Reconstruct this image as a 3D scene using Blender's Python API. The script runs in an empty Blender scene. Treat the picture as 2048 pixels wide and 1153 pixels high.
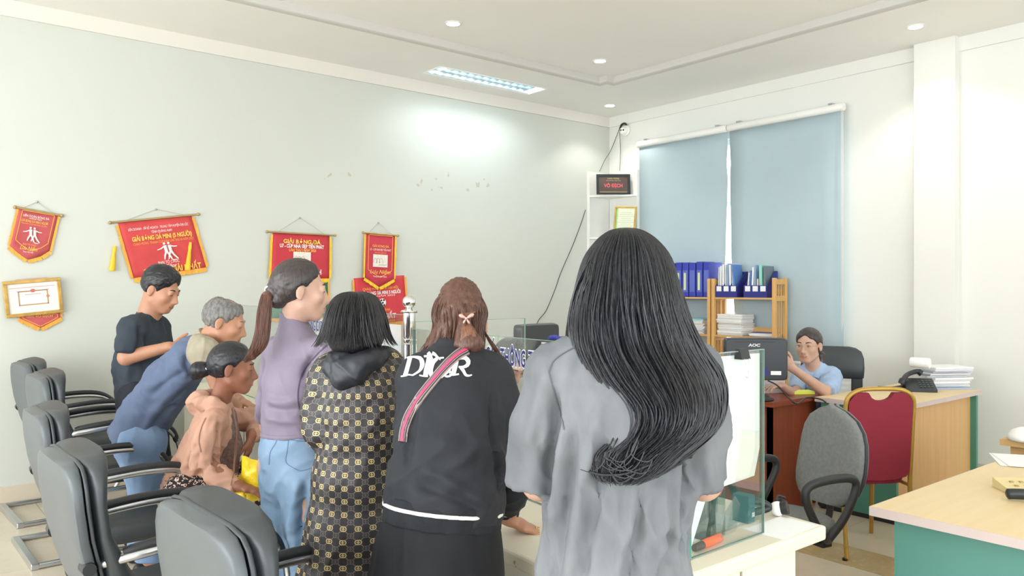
import bpy, bmesh, math, random
import numpy as np
from mathutils import Vector, Matrix
from mathutils.bvhtree import BVHTree

random.seed(7)
SC = bpy.context.scene
COL = SC.collection

# ------------------------------------------------------------------ camera
F_PX, EYE = 1580.0, 1.5
YAW = math.radians(50.8)
FWD = np.array([math.cos(YAW), math.sin(YAW), 0.0])
RGT = np.array([math.sin(YAW), -math.cos(YAW), 0.0])
UP = np.array([0.0, 0.0, 1.0])
cam_d = bpy.data.cameras.new('camera')
cam = bpy.data.objects.new('camera', cam_d)
COL.objects.link(cam)
cam.location = (0, 0, EYE)
cam.rotation_euler = (math.radians(90), 0, YAW - math.radians(90))
cam_d.sensor_width = 36.0
cam_d.lens = 36.0 * F_PX / 2048.0
cam_d.shift_y = 1.5 / 2048.0
cam_d.clip_start = 0.05
SC.camera = cam

# ------------------------------------------------------------------ colour management, sky
SC.view_settings.view_transform = 'Standard'
SC.view_settings.look = 'None'
SC.view_settings.gamma = 1.0
SC.view_settings.use_curve_mapping = False
SC.view_settings.exposure = 0.05

W = bpy.data.worlds.new('sky')
SC.world = W
W.use_nodes = True
bg = W.node_tree.nodes['Background']
bg.inputs['Color'].default_value = (0.90, 0.95, 1.0, 1)
bg.inputs['Strength'].default_value = 4.0

ROOM_X0, ROOM_X1 = -3.2, 6.8
ROOM_Y0, ROOM_Y1 = -3.2, 6.515
CEIL = 3.52

def area_light(name, loc, target, sx, sy, power, color=(1, 1, 1), spread=180):
    d = bpy.data.lights.new(name, 'AREA')
    d.shape = 'RECTANGLE'
    d.size, d.size_y = sx, sy
    d.energy = power
    d.color = color
    d.spread = math.radians(spread)
    o = bpy.data.objects.new(name, d)
    COL.objects.link(o)
    o.location = loc
    v = Vector(target) - Vector(loc)
    o.rotation_euler = v.to_track_quat('-Z', 'Y').to_euler()
    return o

# daylight entering through the glazed fronts on the street side
area_light('daylight_street_front', (ROOM_X0 + 0.02, 2.6, 1.75), (ROOM_X0 + 5, 2.6, -0.6), 6.4, 2.7, 165, (0.96, 0.98, 1.0))
area_light('daylight_side_front', (1.9, ROOM_Y0 + 0.02, 1.75), (1.9, ROOM_Y0 + 5, -0.6), 7.6, 2.7, 48, (0.99, 0.985, 0.97))

# ------------------------------------------------------------------ pixel helper: a point at a real depth in front of the lens
def at(px, py, d):
    lat = (px - 1024.0) / F_PX * d
    p = FWD * d + RGT * lat
    return np.array([p[0], p[1], EYE - (py - 578.0) / F_PX * d])

def on_left_wall(px, py, gap=0.0):
    t = (px - 1024.0) / F_PX
    d = (ROOM_Y1 - gap) / (FWD[1] + RGT[1] * t)
    return at(px, py, d)

def on_right_wall(px, py, gap=0.0):
    t = (px - 1024.0) / F_PX
    d = (ROOM_X1 - gap) / (FWD[0] + RGT[0] * t)
    return at(px, py, d)

def on_plane_z(px, py, z):
    return at(px, py, (EYE - z) * F_PX / (py - 578.0))

# ------------------------------------------------------------------ materials
def srgb(r, g, b):
    def f(c):
        c /= 255.0
        return c / 12.92 if c <= 0.04045 else ((c + 0.055) / 1.055) ** 2.4
    return (f(r), f(g), f(b), 1.0)

class NT:
    def __init__(s, name):
        s.m = bpy.data.materials.new(name)
        s.m.use_nodes = True
        s.t = s.m.node_tree
        s.b = s.t.nodes['Principled BSDF']
    def n(s, kind, **kw):
        nd = s.t.nodes.new(kind)
        for k, v in kw.items():
            setattr(nd, k, v)
        return nd
    def l(s, a, b):
        s.t.links.new(a, b)
    def val(s, nd, **kw):
        for k, v in kw.items():
            nd.inputs[k.replace('_', ' ')].default_value = v
        return nd
    def math(s, op, a, b=None, clamp=False):
        nd = s.n('ShaderNodeMath', operation=op, use_clamp=clamp)
        for i, x in enumerate((a, b)):
            if x is None:
                continue
            if isinstance(x, (int, float)):
                nd.inputs[i].default_value = x
            else:
                s.l(x, nd.inputs[i])
        return nd.outputs[0]
    def mix(s, fac, a, b):
        nd = s.n('ShaderNodeMix', data_type='RGBA')
        for sock, x in ((nd.inputs[0], fac), (nd.inputs[6], a), (nd.inputs[7], b)):
            if isinstance(x, (int, float)):
                sock.default_value = x
            elif isinstance(x, (tuple, list)):
                sock.default_value = x
            else:
                s.l(x, sock)
        return nd.outputs[2]
    def coords(s, kind='Object', scale=(1, 1, 1), rot=(0, 0, 0)):
        tc = s.n('ShaderNodeTexCoord')
        mp = s.n('ShaderNodeMapping')
        mp.inputs['Scale'].default_value = scale
        mp.inputs['Rotation'].default_value = rot
        s.l(tc.outputs[kind], mp.inputs['Vector'])
        return mp.outputs['Vector']
    def noise(s, vec, scale, detail=3, rough=0.55):
        nd = s.n('ShaderNodeTexNoise')
        nd.inputs['Scale'].default_value = scale
        nd.inputs['Detail'].default_value = detail
        nd.inputs['Roughness'].default_value = rough
        s.l(vec, nd.inputs['Vector'])
        return nd.outputs['Fac']
    def ramp(s, fac, lo, hi):
        nd = s.n('ShaderNodeMapRange')
        nd.inputs['From Min'].default_value = lo
        nd.inputs['From Max'].default_value = hi
        s.l(fac, nd.inputs['Value'])
        return nd.outputs['Result']
    def bump(s, h, strength=0.3, dist=0.01):
        nd = s.n('ShaderNodeBump')
        nd.inputs['Strength'].default_value = strength
        nd.inputs['Distance'].default_value = dist
        s.l(h, nd.inputs['Height'])
        s.l(nd.outputs['Normal'], s.b.inputs['Normal'])
    def set(s, **kw):
        for k, v in kw.items():
            s.b.inputs[k.replace('_', ' ')].default_value = v
        return s

_M = {}
def pmat(name, rgb, rough=0.6, metal=0.0, var=0.08, scale=6.0, stretch=(1, 1, 1), bump=0.0, bscale=None, spec=0.5, bdist=0.004, **kw):
    """plain procedural material: colour with slight noise variation, optional fine relief"""
    if name in _M:
        return _M[name]
    t = NT(name)
    base = srgb(*rgb)
    v = t.coords(scale=stretch)
    f = t.noise(v, scale)
    lo = tuple(c * (1 - var) for c in base[:3]) + (1,)
    hi = tuple(min(1, c * (1 + var)) for c in base[:3]) + (1,)
    t.l(t.mix(t.ramp(f, 0.3, 0.7), lo, hi), t.b.inputs['Base Color'])
    t.set(Roughness=rough, Metallic=metal)
    t.b.inputs['Specular IOR Level'].default_value = spec
    if bump:
        t.bump(t.noise(v, bscale or scale * 8, 4), bump, bdist)
    for k, x in kw.items():
        t.b.inputs[k.replace('_', ' ')].default_value = x
    _M[name] = t.m
    return t.m

def wood_mat(name, rgb_a, rgb_b, axis=0, scale=3.0, rough=0.45):
    if name in _M:
        return _M[name]
    t = NT(name)
    st = [18, 18, 18]
    st[axis] = 1.2
    v = t.coords(scale=tuple(st))
    f = t.noise(v, scale, 5, 0.6)
    t.l(t.mix(t.ramp(f, 0.3, 0.7), srgb(*rgb_a), srgb(*rgb_b)), t.b.inputs['Base Color'])
    t.set(Roughness=rough)
    _M[name] = t.m
    return t.m

def glass_mat(name, tint, gloss=0.06, rough=0.0):
    t = NT(name)
    tr = t.n('ShaderNodeBsdfTransparent')
    tr.inputs['Color'].default_value = tint
    gl = t.n('ShaderNodeBsdfGlossy')
    gl.inputs['Roughness'].default_value = rough
    lw = t.n('ShaderNodeLayerWeight')
    lw.inputs['Blend'].default_value = 0.16
    vec = t.coords()
    nz = t.noise(vec, 4.0)
    fac = t.math('ADD', t.math('MULTIPLY', lw.outputs['Fresnel'], 0.42), t.math('MULTIPLY', nz, gloss), True)
    mx = t.n('ShaderNodeMixShader')
    t.l(fac, mx.inputs[0])
    t.l(tr.outputs[0], mx.inputs[1])
    t.l(gl.outputs[0], mx.inputs[2])
    t.l(mx.outputs[0], t.t.nodes['Material Output'].inputs['Surface'])
    _M[name] = t.m
    return t.m

def emit_mat(name, rgb, strength):
    t = NT(name)
    t.b.inputs['Base Color'].default_value = srgb(*rgb)
    t.b.inputs['Emission Color'].default_value = srgb(*rgb)
    t.b.inputs['Emission Strength'].default_value = strength
    _M[name] = t.m
    return t.m

def wall_paint(name, rgb, spots=None, rough=0.5):
    """emulsion paint with faint mottling; spots = (axis_u, u0, u1, z0, z1): flaked patches inside that stretch"""
    t = NT(name)
    v = t.coords('Object')
    base = srgb(*rgb)
    f = t.noise(v, 1.3, 4)
    col = t.mix(t.ramp(f, 0.3, 0.7), tuple(c * 0.975 for c in base[:3]) + (1,), base)
    if spots:
        ax, u0, u1, z0, z1 = spots
        sp = t.n('ShaderNodeSeparateXYZ')
        t.l(v, sp.inputs[0])
        def band(x, a, b, soft):
            lo = t.ramp(x, a, a + soft)
            hi = t.ramp(x, b, b - soft)
            return t.math('MULTIPLY', lo, hi)
        msk = t.math('MULTIPLY', band(sp.outputs[ax], u0, u1, 0.6), band(sp.outputs['Z'], z0, z1, 0.35))
        n1 = t.noise(v, 15.0, 1)
        n2 = t.noise(v, 1.7, 1)
        q = t.math('MULTIPLY', n1, t.math('MULTIPLY', msk, t.ramp(n2, 0.25, 0.50)))
        flake = t.ramp(q, 0.625, 0.66)
        col = t.mix(t.math('MULTIPLY', flake, 0.6), col, srgb(176, 166, 140))
    t.l(col, t.b.inputs['Base Color'])
    t.set(Roughness=rough)
    t.b.inputs['Specular IOR Level'].default_value = 0.35
    t.bump(t.noise(v, 160, 2), 0.05, 0.002)
    _M[name] = t.m
    return t.m

# ------------------------------------------------------------------ mesh helpers
def link(o, parent=None):
    COL.objects.link(o)
    if parent is not None:
        o.parent = parent
    return o

def tag(o, label=None, cat=None, group=None, kind=None):
    if label:
        o['label'] = label
    if cat:
        o['category'] = cat
    if group:
        o['group'] = group
    if kind:
        o['kind'] = kind
    return o

def empty(name, loc=(0, 0, 0), rz=0.0, label=None, cat=None, group=None, kind=None, parent=None, rot=None):
    o = bpy.data.objects.new(name, None)
    o.empty_display_size = 0.1
    o.location = tuple(float(x) for x in loc)
    o.rotation_euler = rot if rot else (0, 0, rz)
    link(o, parent)
    return tag(o, label, cat, group, kind)

class MB:
    """collects shapes; build() links them as ONE mesh object"""
    def __init__(s):
        s.v, s.f, s.mi, s.cur = [], [], [], 0
        s.mats = []
    def mat(s, m):
        if m not in s.mats:
            s.mats.append(m)
        s.cur = s.mats.index(m)
        return s
    def add(s, verts, faces):
        o = len(s.v)
        s.v.extend([tuple(float(c) for c in p) for p in verts])
        s.f.extend([tuple(i + o for i in f) for f in faces])
        s.mi.extend([s.cur] * len(faces))
        return s
    def box(s, x0, y0, z0, x1, y1, z1, bev=0.0):
        if bev <= 0:
            vs = [(x0, y0, z0), (x1, y0, z0), (x1, y1, z0), (x0, y1, z0), (x0, y0, z1), (x1, y0, z1), (x1, y1, z1), (x0, y1, z1)]
            return s.add(vs, [(3, 2, 1, 0), (4, 5, 6, 7), (0, 1, 5, 4), (1, 2, 6, 5), (2, 3, 7, 6), (3, 0, 4, 7)])
        bm = bmesh.new()
        bmesh.ops.create_cube(bm, size=1.0)
        for v in bm.verts:
            v.co = Vector(((x0 + x1) / 2 + v.co.x * (x1 - x0), (y0 + y1) / 2 + v.co.y * (y1 - y0), (z0 + z1) / 2 + v.co.z * (z1 - z0)))
        bmesh.ops.bevel(bm, geom=bm.edges[:], offset=bev, segments=2, affect='EDGES', profile=0.5)
        return s.bm(bm)
    def bm(s, bm):
        bm.verts.index_update()
        s.add([v.co[:] for v in bm.verts], [[v.index for v in f.verts] for f in bm.faces])
        bm.free()
        return s
    def tube(s, pts, r, n=10, caps=True, closed=False):
        pts = [Vector(tuple(float(c) for c in p)) for p in pts]
        m = len(pts)
        rs = r if isinstance(r, (list, tuple)) else [r] * m
        prev = None
        vs, fs = [], []
        for i, p in enumerate(pts):
            if closed:
                d = pts[(i + 1) % m] - pts[i - 1]
            else:
                d = pts[min(i + 1, m - 1)] - pts[max(i - 1, 0)]
            if d.length < 1e-9:
                d = Vector((0, 0, 1))
            d.normalize()
            if prev is None:
                a = Vector((0, 0, 1)) if abs(d.z) < 0.9 else Vector((1, 0, 0))
                u = d.cross(a).normalized()
            else:
                u = (prev - d * prev.dot(d))
                u = u.normalized() if u.length > 1e-6 else d.orthogonal().normalized()
            prev = u
            w = d.cross(u)
            for k in range(n):
                a = 2 * math.pi * k / n
                vs.append(p + (u * math.cos(a) + w * math.sin(a)) * rs[i])
        rng = m if closed else m - 1
        for i in range(rng):
            j = (i + 1) % m
            for k in range(n):
                k2 = (k + 1) % n
                fs.append((i * n + k, i * n + k2, j * n + k2, j * n + k))
        if caps and not closed:
            fs.append(tuple(range(n - 1, -1, -1)))
            fs.append(tuple(range((m - 1) * n, m * n)))
        return s.add(vs, fs)
    def cyl(s, a, b, r0, r1=None, n=16):
        return s.tube([a, b], [r0, r1 if r1 is not None else r0], n)
    def lathe(s, prof, c=(0, 0, 0), n=24, axis='z', ringed=False):
        vs, fs = [], []
        for (r, z) in prof:
            for k in range(n):
                a = 2 * math.pi * k / n
                p = (r * math.cos(a), r * math.sin(a), z)
                if axis == 'x':
                    p = (p[2], p[0], p[1])
                elif axis == 'y':
                    p = (p[1], p[2], p[0])
                vs.append((p[0] + c[0], p[1] + c[1], p[2] + c[2]))
        for i in range(len(prof) - 1):
            for k in range(n):
                k2 = (k + 1) % n
                fs.append((i * n + k, i * n + k2, (i + 1) * n + k2, (i + 1) * n + k))
        if ringed:
            m = len(prof) - 1
            fs += [(m * n + k, m * n + (k + 1) % n, (k + 1) % n, k) for k in range(n)]
        else:
            fs.append(tuple(range(n - 1, -1, -1)))
            fs.append(tuple(range((len(prof) - 1) * n, len(prof) * n)))
        return s.add(vs, fs)
    def loft(s, rings, cap=True):
        n = len(rings[0])
        vs = [p for r in rings for p in r]
        fs = []
        for i in range(len(rings) - 1):
            for k in range(n):
                k2 = (k + 1) % n
                fs.append((i * n + k, i * n + k2, (i + 1) * n + k2, (i + 1) * n + k))
        if cap:
            fs.append(tuple(range(n - 1, -1, -1)))
            fs.append(tuple(range((len(rings) - 1) * n, len(rings) * n)))
        return s.add(vs, fs)
    def prism(s, poly, origin, u, v, thick):
        """2D polygon (list of (a,b)) placed at origin + a*u + b*v, extruded by thick along u x v"""
        origin, u, v = Vector(origin), Vector(u), Vector(v)
        w = u.cross(v).normalized() * thick
        n = len(poly)
        vs = [origin + u * a + v * b for a, b in poly] + [origin + u * a + v * b + w for a, b in poly]
        fs = [tuple(range(n - 1, -1, -1)), tuple(range(n, 2 * n))]
        for k in range(n):
            k2 = (k + 1) % n
            fs.append((k, k2, n + k2, n + k))
        return s.add(vs, fs)
    def sphere(s, c, r, n=14, m=10, sq=(1, 1, 1)):
        prof = []
        vs, fs = [], []
        for i in range(m + 1):
            th = math.pi * i / m
            for k in range(n):
                a = 2 * math.pi * k / n
                vs.append((c[0] + r * sq[0] * math.sin(th) * math.cos(a), c[1] + r * sq[1] * math.sin(th) * math.sin(a), c[2] + r * sq[2] * math.cos(th)))
        for i in range(m):
            for k in range(n):
                k2 = (k + 1) % n
                fs.append((i * n + k, (i + 1) * n + k, (i + 1) * n + k2, i * n + k2))
        return s.add(vs, fs)
    def mesh(s, name, material=None, smooth=False, weld=False):
        me = bpy.data.meshes.new(name)
        me.from_pydata(s.v, [], s.f)
        mats = s.mats if s.mats else [material]
        for m in mats:
            me.materials.append(m)
        if s.mats:
            me.polygons.foreach_set('material_index', s.mi)
        bm = bmesh.new()
        bm.from_mesh(me)
        if weld:
            bmesh.ops.remove_doubles(bm, verts=bm.verts[:], dist=1e-5)
        bmesh.ops.recalc_face_normals(bm, faces=bm.faces[:])
        bm.to_mesh(me)
        bm.free()
        if smooth:
            shade(me, 40 if smooth is True else smooth)
        me.update()
        return me
    def build(s, name, material=None, parent=None, smooth=False, loc=None, rz=0.0, rot=None, label=None, cat=None, group=None, kind=None):
        o = bpy.data.objects.new(name, s.mesh(name, material, smooth))
        if loc is not None:
            o.location = tuple(float(x) for x in loc)
        o.rotation_euler = rot if rot else (0, 0, rz)
        link(o, parent)
        return tag(o, label, cat, group, kind)

def shade(me, angle=40):
    me.polygons.foreach_set('use_smooth', [True] * len(me.polygons))
    bm = bmesh.new()
    bm.from_mesh(me)
    lim = math.radians(angle)
    for e in bm.edges:
        if len(e.link_faces) == 2 and e.calc_face_angle(0) > lim:
            e.smooth = False
    bm.to_mesh(me)
    bm.free()

def copy_tree(o, parent=None):
    c = o.copy()
    COL.objects.link(c)
    c.parent = parent
    for ch in list(o.children):
        copy_tree(ch, c)
    return c

def ring(c, u, v, ru, rv, n=24, e=2.0):
    """superellipse ring about c"""
    out = []
    for k in range(n):
        a = 2 * math.pi * k / n
        ca, sa = math.cos(a), math.sin(a)
        x = math.copysign(abs(ca) ** (2 / e), ca) * ru
        y = math.copysign(abs(sa) ** (2 / e), sa) * rv
        out.append((c[0] + u[0] * x + v[0] * y, c[1] + u[1] * x + v[1] * y, c[2] + u[2] * x + v[2] * y))
    return out

def smooth_path(pts, n=8):
    """Catmull-Rom through the points"""
    P = [np.array(p, float) for p in pts]
    P = [2 * P[0] - P[1]] + P + [2 * P[-1] - P[-2]]
    out = []
    for i in range(1, len(P) - 2):
        for k in range(n):
            t = k / n
            a, b, c, d = P[i - 1], P[i], P[i + 1], P[i + 2]
            out.append(0.5 * ((2 * b) + (c - a) * t + (2 * a - 5 * b + 4 * c - d) * t * t + (3 * b - a - 3 * c + d) * t ** 3))
    out.append(P[-2])
    return out

_dg = None
def text_polys(body, size=1.0, bold=0.0, shear=0.0, width=1.0, spacing=1.0):
    """flat mesh data (verts 2D, faces) of a line of lettering, centred on x"""
    c = bpy.data.curves.new('lettering', 'FONT')
    c.body = body
    c.size = size
    c.align_x = 'CENTER'
    c.align_y = 'CENTER'
    c.offset = bold
    c.shear = shear
    c.space_character = spacing
    c.resolution_u = 3
    o = bpy.data.objects.new('lettering_tmp', c)
    COL.objects.link(o)
    dg = bpy.context.evaluated_depsgraph_get()
    me = bpy.data.meshes.new_from_object(o.evaluated_get(dg))
    vs = [(v.co.x * width, v.co.y) for v in me.vertices]
    fs = [tuple(p.vertices) for p in me.polygons]
    bpy.data.objects.remove(o)
    bpy.data.curves.remove(c)
    bpy.data.meshes.remove(me)
    return vs, fs

def text_on(mb, body, size, origin, u, v, lift=0.0, fit=None, **kw):
    """adds lettering to mb in the plane origin + a*u + b*v; fit = width to fill"""
    vs, fs = text_polys(body, size, **kw)
    if not vs:
        return
    if fit:
        w = max(a for a, b in vs) - min(a for a, b in vs)
        k = fit / w
        vs = [(a * k, b) for a, b in vs]
    origin, u, v = Vector(origin), Vector(u).normalized(), Vector(v).normalized()
    w = u.cross(v).normalized()
    mb.add([origin + u * a + v * b + w * lift for a, b in vs], fs)
# ================================================================== the room
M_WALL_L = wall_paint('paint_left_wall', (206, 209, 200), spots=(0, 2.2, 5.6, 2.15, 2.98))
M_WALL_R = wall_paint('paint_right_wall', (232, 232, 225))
M_CEIL = wall_paint('paint_ceiling', (240, 239, 233), rough=0.8)
M_TRIM = wall_paint('paint_trim', (226, 222, 213), rough=0.6)
M_WHITE = pmat('white_lacquer', (240, 240, 234), 0.4, var=0.02)
M_CHROME = pmat('polished_steel', (225, 226, 226), 0.12, 1.0, var=0.03)
M_STEEL = pmat('brushed_chrome', (200, 203, 206), 0.28, 1.0, var=0.04)
M_BLACKPL = pmat('black_plastic', (34, 36, 38), 0.45, var=0.1)
M_GLASS = glass_mat('clear_glass', (0.988, 0.996, 0.992, 1))
M_GLASSEDGE = pmat('green_glass_edge', (70, 150, 125), 0.15, var=0.15, scale=3)
M_PAPER = pmat('white_paper', (240, 241, 240), 0.8, var=0.02, scale=3)

# floor: slab + tiles
def tile_material(name, a, b, vein, sc, mixv=0.5, rough=0.25):
    t = NT(name)
    v = t.coords('Object')
    oi = t.n('ShaderNodeObjectInfo')
    addv = t.n('ShaderNodeVectorMath', operation='ADD')
    cmb = t.n('ShaderNodeCombineXYZ')
    r = t.math('MULTIPLY', oi.outputs['Random'], 37.0)
    t.l(r, cmb.inputs[0]); t.l(r, cmb.inputs[1])
    t.l(v, addv.inputs[0]); t.l(cmb.outputs[0], addv.inputs[1])
    f = t.noise(addv.outputs[0], sc, 6, 0.6)
    g = t.noise(addv.outputs[0], sc * 4.5, 5, 0.7)
    c = t.mix(t.ramp(f, 0.3, 0.7), srgb(*a), srgb(*b))
    c = t.mix(t.math('MULTIPLY', t.ramp(g, 0.55, 0.72), mixv), c, srgb(*vein))
    t.l(c, t.b.inputs['Base Color'])
    t.set(Roughness=rough)
    _M[name] = t.m
    return t.m
M_TILE = tile_material('beige_porcelain_tile', (203, 190, 168), (214, 202, 182), (196, 182, 158), 1.6, 0.35)
M_BAND = tile_material('brown_marble_band', (172, 148, 108), (196, 172, 130), (222, 208, 178), 5.0, 0.8, 0.3)
M_GROUT = pmat('grout', (168, 158, 140), 0.9, var=0.05)
floor = MB().box(ROOM_X0, ROOM_Y0, -0.08, ROOM_X1, ROOM_Y1, -0.006).build('floor', M_GROUT, kind='structure')
T = 0.8
_tile_meshes = {}
def tile(x0, y0, x1, y1, m):
    w, h = round(x1 - x0, 4), round(y1 - y0, 4)
    key = (w, h, m.name)
    if key not in _tile_meshes:
        g = 0.0015
        _tile_meshes[key] = MB().box(g, g, -0.02, w - g, h - g, 0.0).mesh('floor_tile', m)
    o = bpy.data.objects.new('floor_tile', _tile_meshes[key])
    o.location = (x0, y0, 0)
    link(o, floor)
xs = [(4.11 - T * (k + 1), 4.11 - T * k) for k in range(9)] + [(4.43 + T * k, min(4.43 + T * (k + 1), ROOM_X1)) for k in range(3)]
for (x0, x1) in xs:
    for r in range(13):
        y1 = ROOM_Y1 - T * r
        y0 = max(y1 - T, ROOM_Y0)
        if y1 - y0 > 0.05:
            tile(max(x0, ROOM_X0), y0, x1, y1, M_TILE)
for r in range(13):
    y1 = ROOM_Y1 - T * r
    y0 = max(y1 - T, ROOM_Y0)
    if y1 - y0 > 0.05:
        tile(4.11, y0, 4.43, y1, M_BAND)

# ceiling: border, raised middle tray, opening for the louvre light
TX0, TX1, TY0, TY1 = -2.1, 5.70, -2.1, 5.50
LX0, LX1, LY0, LY1 = 4.03, 5.30, 5.965, 6.235
TRAY = CEIL + 0.07      # raised middle tray
M_RISER = wall_paint('shaded_tray_edge', (203, 201, 195), rough=0.8)  # shade along the tray riser put into its colour, greyer than the ceiling
mb = MB()
mb.mat(M_CEIL)
def cquad(x0, y0, x1, y1, z):
    mb.add([(x0, y0, z), (x1, y0, z), (x1, y1, z), (x0, y1, z)], [(0, 3, 2, 1)])
TX0 -= 0.05; TX1 += 0.05; TY0 -= 0.05; TY1 += 0.05
cquad(ROOM_X0, ROOM_Y0, ROOM_X1, TY0, CEIL)
cquad(ROOM_X0, TY0, TX0, ROOM_Y1, CEIL)
cquad(TX1, TY0, ROOM_X1, ROOM_Y1, CEIL)
cquad(TX0, TY1, LX0, ROOM_Y1, CEIL)
cquad(LX1, TY1, TX1, ROOM_Y1, CEIL)
cquad(LX0, TY1, LX1, LY0, CEIL)
cquad(LX0, LY1, LX1, ROOM_Y1, CEIL)
TX0 += 0.05; TX1 -= 0.05; TY0 += 0.05; TY1 -= 0.05
nt = 0.10   # notched corner of the tray
loop = [(TX0, TY0), (TX1, TY0), (TX1, TY1 - nt), (TX1 - nt, TY1 - nt), (TX1 - nt, TY1), (TX0, TY1)]
n = len(loop)
prof = [(-0.05, CEIL), (-0.025, CEIL + 0.004), (-0.008, CEIL + 0.016), (0.0, CEIL + 0.035), (0.0, TRAY)]
cxm, cym = (TX0 + TX1) / 2, (TY0 + TY1) / 2
vs = []
for (off, z) in prof:
    for (x, y) in loop:
        vs.append((x + (off if x < cxm else -off), y + (off if y < cym else -off), z))
fs = []
for i in range(len(prof) - 1):
    for k in range(n):
        k2 = (k + 1) % n
        fs.append((i * n + k, i * n + k2, (i + 1) * n + k2, (i + 1) * n + k))
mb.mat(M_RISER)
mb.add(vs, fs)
mb.mat(M_CEIL)
mb.add(vs[-n:], [tuple(range(n))])
cquad(TX1 - nt + 0.05, TY1 - nt + 0.05, TX1 + 0.05, TY1 + 0.05, CEIL)
mb.box(ROOM_X0, ROOM_Y0, CEIL + 0.2, ROOM_X1, ROOM_Y1, CEIL + 0.3)
ceiling = mb.build('ceiling', None, smooth=30, kind='structure')

# walls
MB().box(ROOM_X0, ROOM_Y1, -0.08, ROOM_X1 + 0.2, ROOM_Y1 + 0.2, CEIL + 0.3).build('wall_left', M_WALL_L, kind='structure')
WY0, WY1, WZ0, WZ1 = 3.62, 5.93, 0.86, 3.03
mb = MB()
mb.box(ROOM_X1, ROOM_Y0, -0.08, ROOM_X1 + 0.2, WY0, CEIL + 0.3)
mb.box(ROOM_X1, WY1, -0.08, ROOM_X1 + 0.2, ROOM_Y1, CEIL + 0.3)
mb.box(ROOM_X1, WY0, -0.08, ROOM_X1 + 0.2, WY1, WZ0)
mb.box(ROOM_X1, WY0, WZ1, ROOM_X1 + 0.2, WY1, CEIL + 0.3)
mb.build('wall_right', M_WALL_R, kind='structure')
MB().box(6.71, 2.645, 0, ROOM_X1, 2.965, CEIL).build('wall_pillar', M_WALL_R, kind='structure')
mb = MB()
mb.box(ROOM_X0 - 0.2, ROOM_Y0 - 0.2, -0.08, ROOM_X0 - 0.04, ROOM_Y1 + 0.2, 0.4)
mb.box(ROOM_X0 - 0.2, ROOM_Y0 - 0.2, 3.1, ROOM_X0 - 0.04, ROOM_Y1 + 0.2, CEIL + 0.3)
for y in (-3.3, -1.2, -0.65, 2.55, 5.8):
    mb.box(ROOM_X0 - 0.2, y, 0.4, ROOM_X0 - 0.04, y + (0.5 if y in (-1.2, 5.8) else 0.1), 3.1)
mb.build('wall_street_side', M_WALL_L, kind='structure')
mb = MB()
mb.box(ROOM_X0 - 0.2, ROOM_Y0 - 0.2, -0.08, ROOM_X1 + 0.2, ROOM_Y0 - 0.04, 0.4)
mb.box(ROOM_X0 - 0.2, ROOM_Y0 - 0.2, 3.1, ROOM_X1 + 0.2, ROOM_Y0 - 0.04, CEIL + 0.3)
for x in (-3.3, -2.0, 1.85, 5.7):
    mb.box(x, ROOM_Y0 - 0.2, 0.4, x + (1.2 if x == 5.7 else 0.12), ROOM_Y0 - 0.04, 3.1)
mb.build('wall_behind_camera', M_WALL_R, kind='structure')

# cornice strips and baseboards
MB().box(ROOM_X0, ROOM_Y1 - 0.02, CEIL - 0.115, ROOM_X1 - 0.02, ROOM_Y1, CEIL).build('trim_1', M_TRIM, kind='structure')
MB().box(ROOM_X1 - 0.02, ROOM_Y0, CEIL - 0.115, ROOM_X1, 2.645, CEIL).box(ROOM_X1 - 0.02, 2.965, CEIL - 0.115, ROOM_X1, ROOM_Y1, CEIL).build('trim_2', M_WALL_R, kind='structure')
bb = MB().box(ROOM_X0, ROOM_Y1 - 0.006, 0, ROOM_X1, ROOM_Y1, 0.115).build('baseboard_left', M_GROUT, kind='structure')
M_BASE = tile_material('baseboard_tile', (205, 194, 172), (214, 203, 183), (198, 184, 160), 2.0, 0.3)
bmesh_ = MB().box(0.001, -0.016, 0.001, 0.599, 0, 0.118).mesh('baseboard_tile', M_BASE)
for k in range(16):
    o = bpy.data.objects.new('baseboard_tile', bmesh_)
    o.location = (-2.93 + 0.6 * k, ROOM_Y1, 0)
    link(o, bb)
MB().box(ROOM_X1 - 0.016, 2.97, 0, ROOM_X1, ROOM_Y1 - 0.02, 0.118).box(ROOM_X1 - 0.016, ROOM_Y0, 0, ROOM_X1, 2.64, 0.118).build('baseboard_right', M_BASE, kind='structure')

# window behind the blinds
M_ALU = pmat('white_aluminium', (236, 238, 238), 0.4, var=0.02)
win = empty('window_1', (ROOM_X1 + 0.1, (WY0 + WY1) / 2, WZ0), kind='structure')
hw, hh = (WY1 - WY0) / 2, WZ1 - WZ0
mb = MB()
mb.box(-0.03, -hw, 0, 0.03, hw, 0.05).box(-0.03, -hw, hh - 0.05, 0.03, hw, hh)
for y in (-hw, -hw / 2 - 0.025, hw / 2 - 0.025, hw - 0.05):
    mb.box(-0.03, y, 0.05, 0.03, y + 0.05, hh - 0.05)
mb.box(-0.025, -hw + 0.05, 1.5, 0.025, hw - 0.05, 1.54)
mb.build('window_frame', M_ALU, win)
for (a, b) in ((-hw + 0.05, -hw / 2 - 0.025), (-hw / 2 + 0.025, hw / 2 - 0.025), (hw / 2 + 0.025, hw - 0.05)):
    for (z0, z1) in ((0.05, 1.5), (1.54, hh - 0.05)):
        MB().box(-0.004, a, z0, 0.004, b, z1).build('pane', M_GLASS, win)
MB().box(-0.1, -hw, -0.03, -0.02, hw, 0.0).build('window_sill', M_ALU, win)

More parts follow.
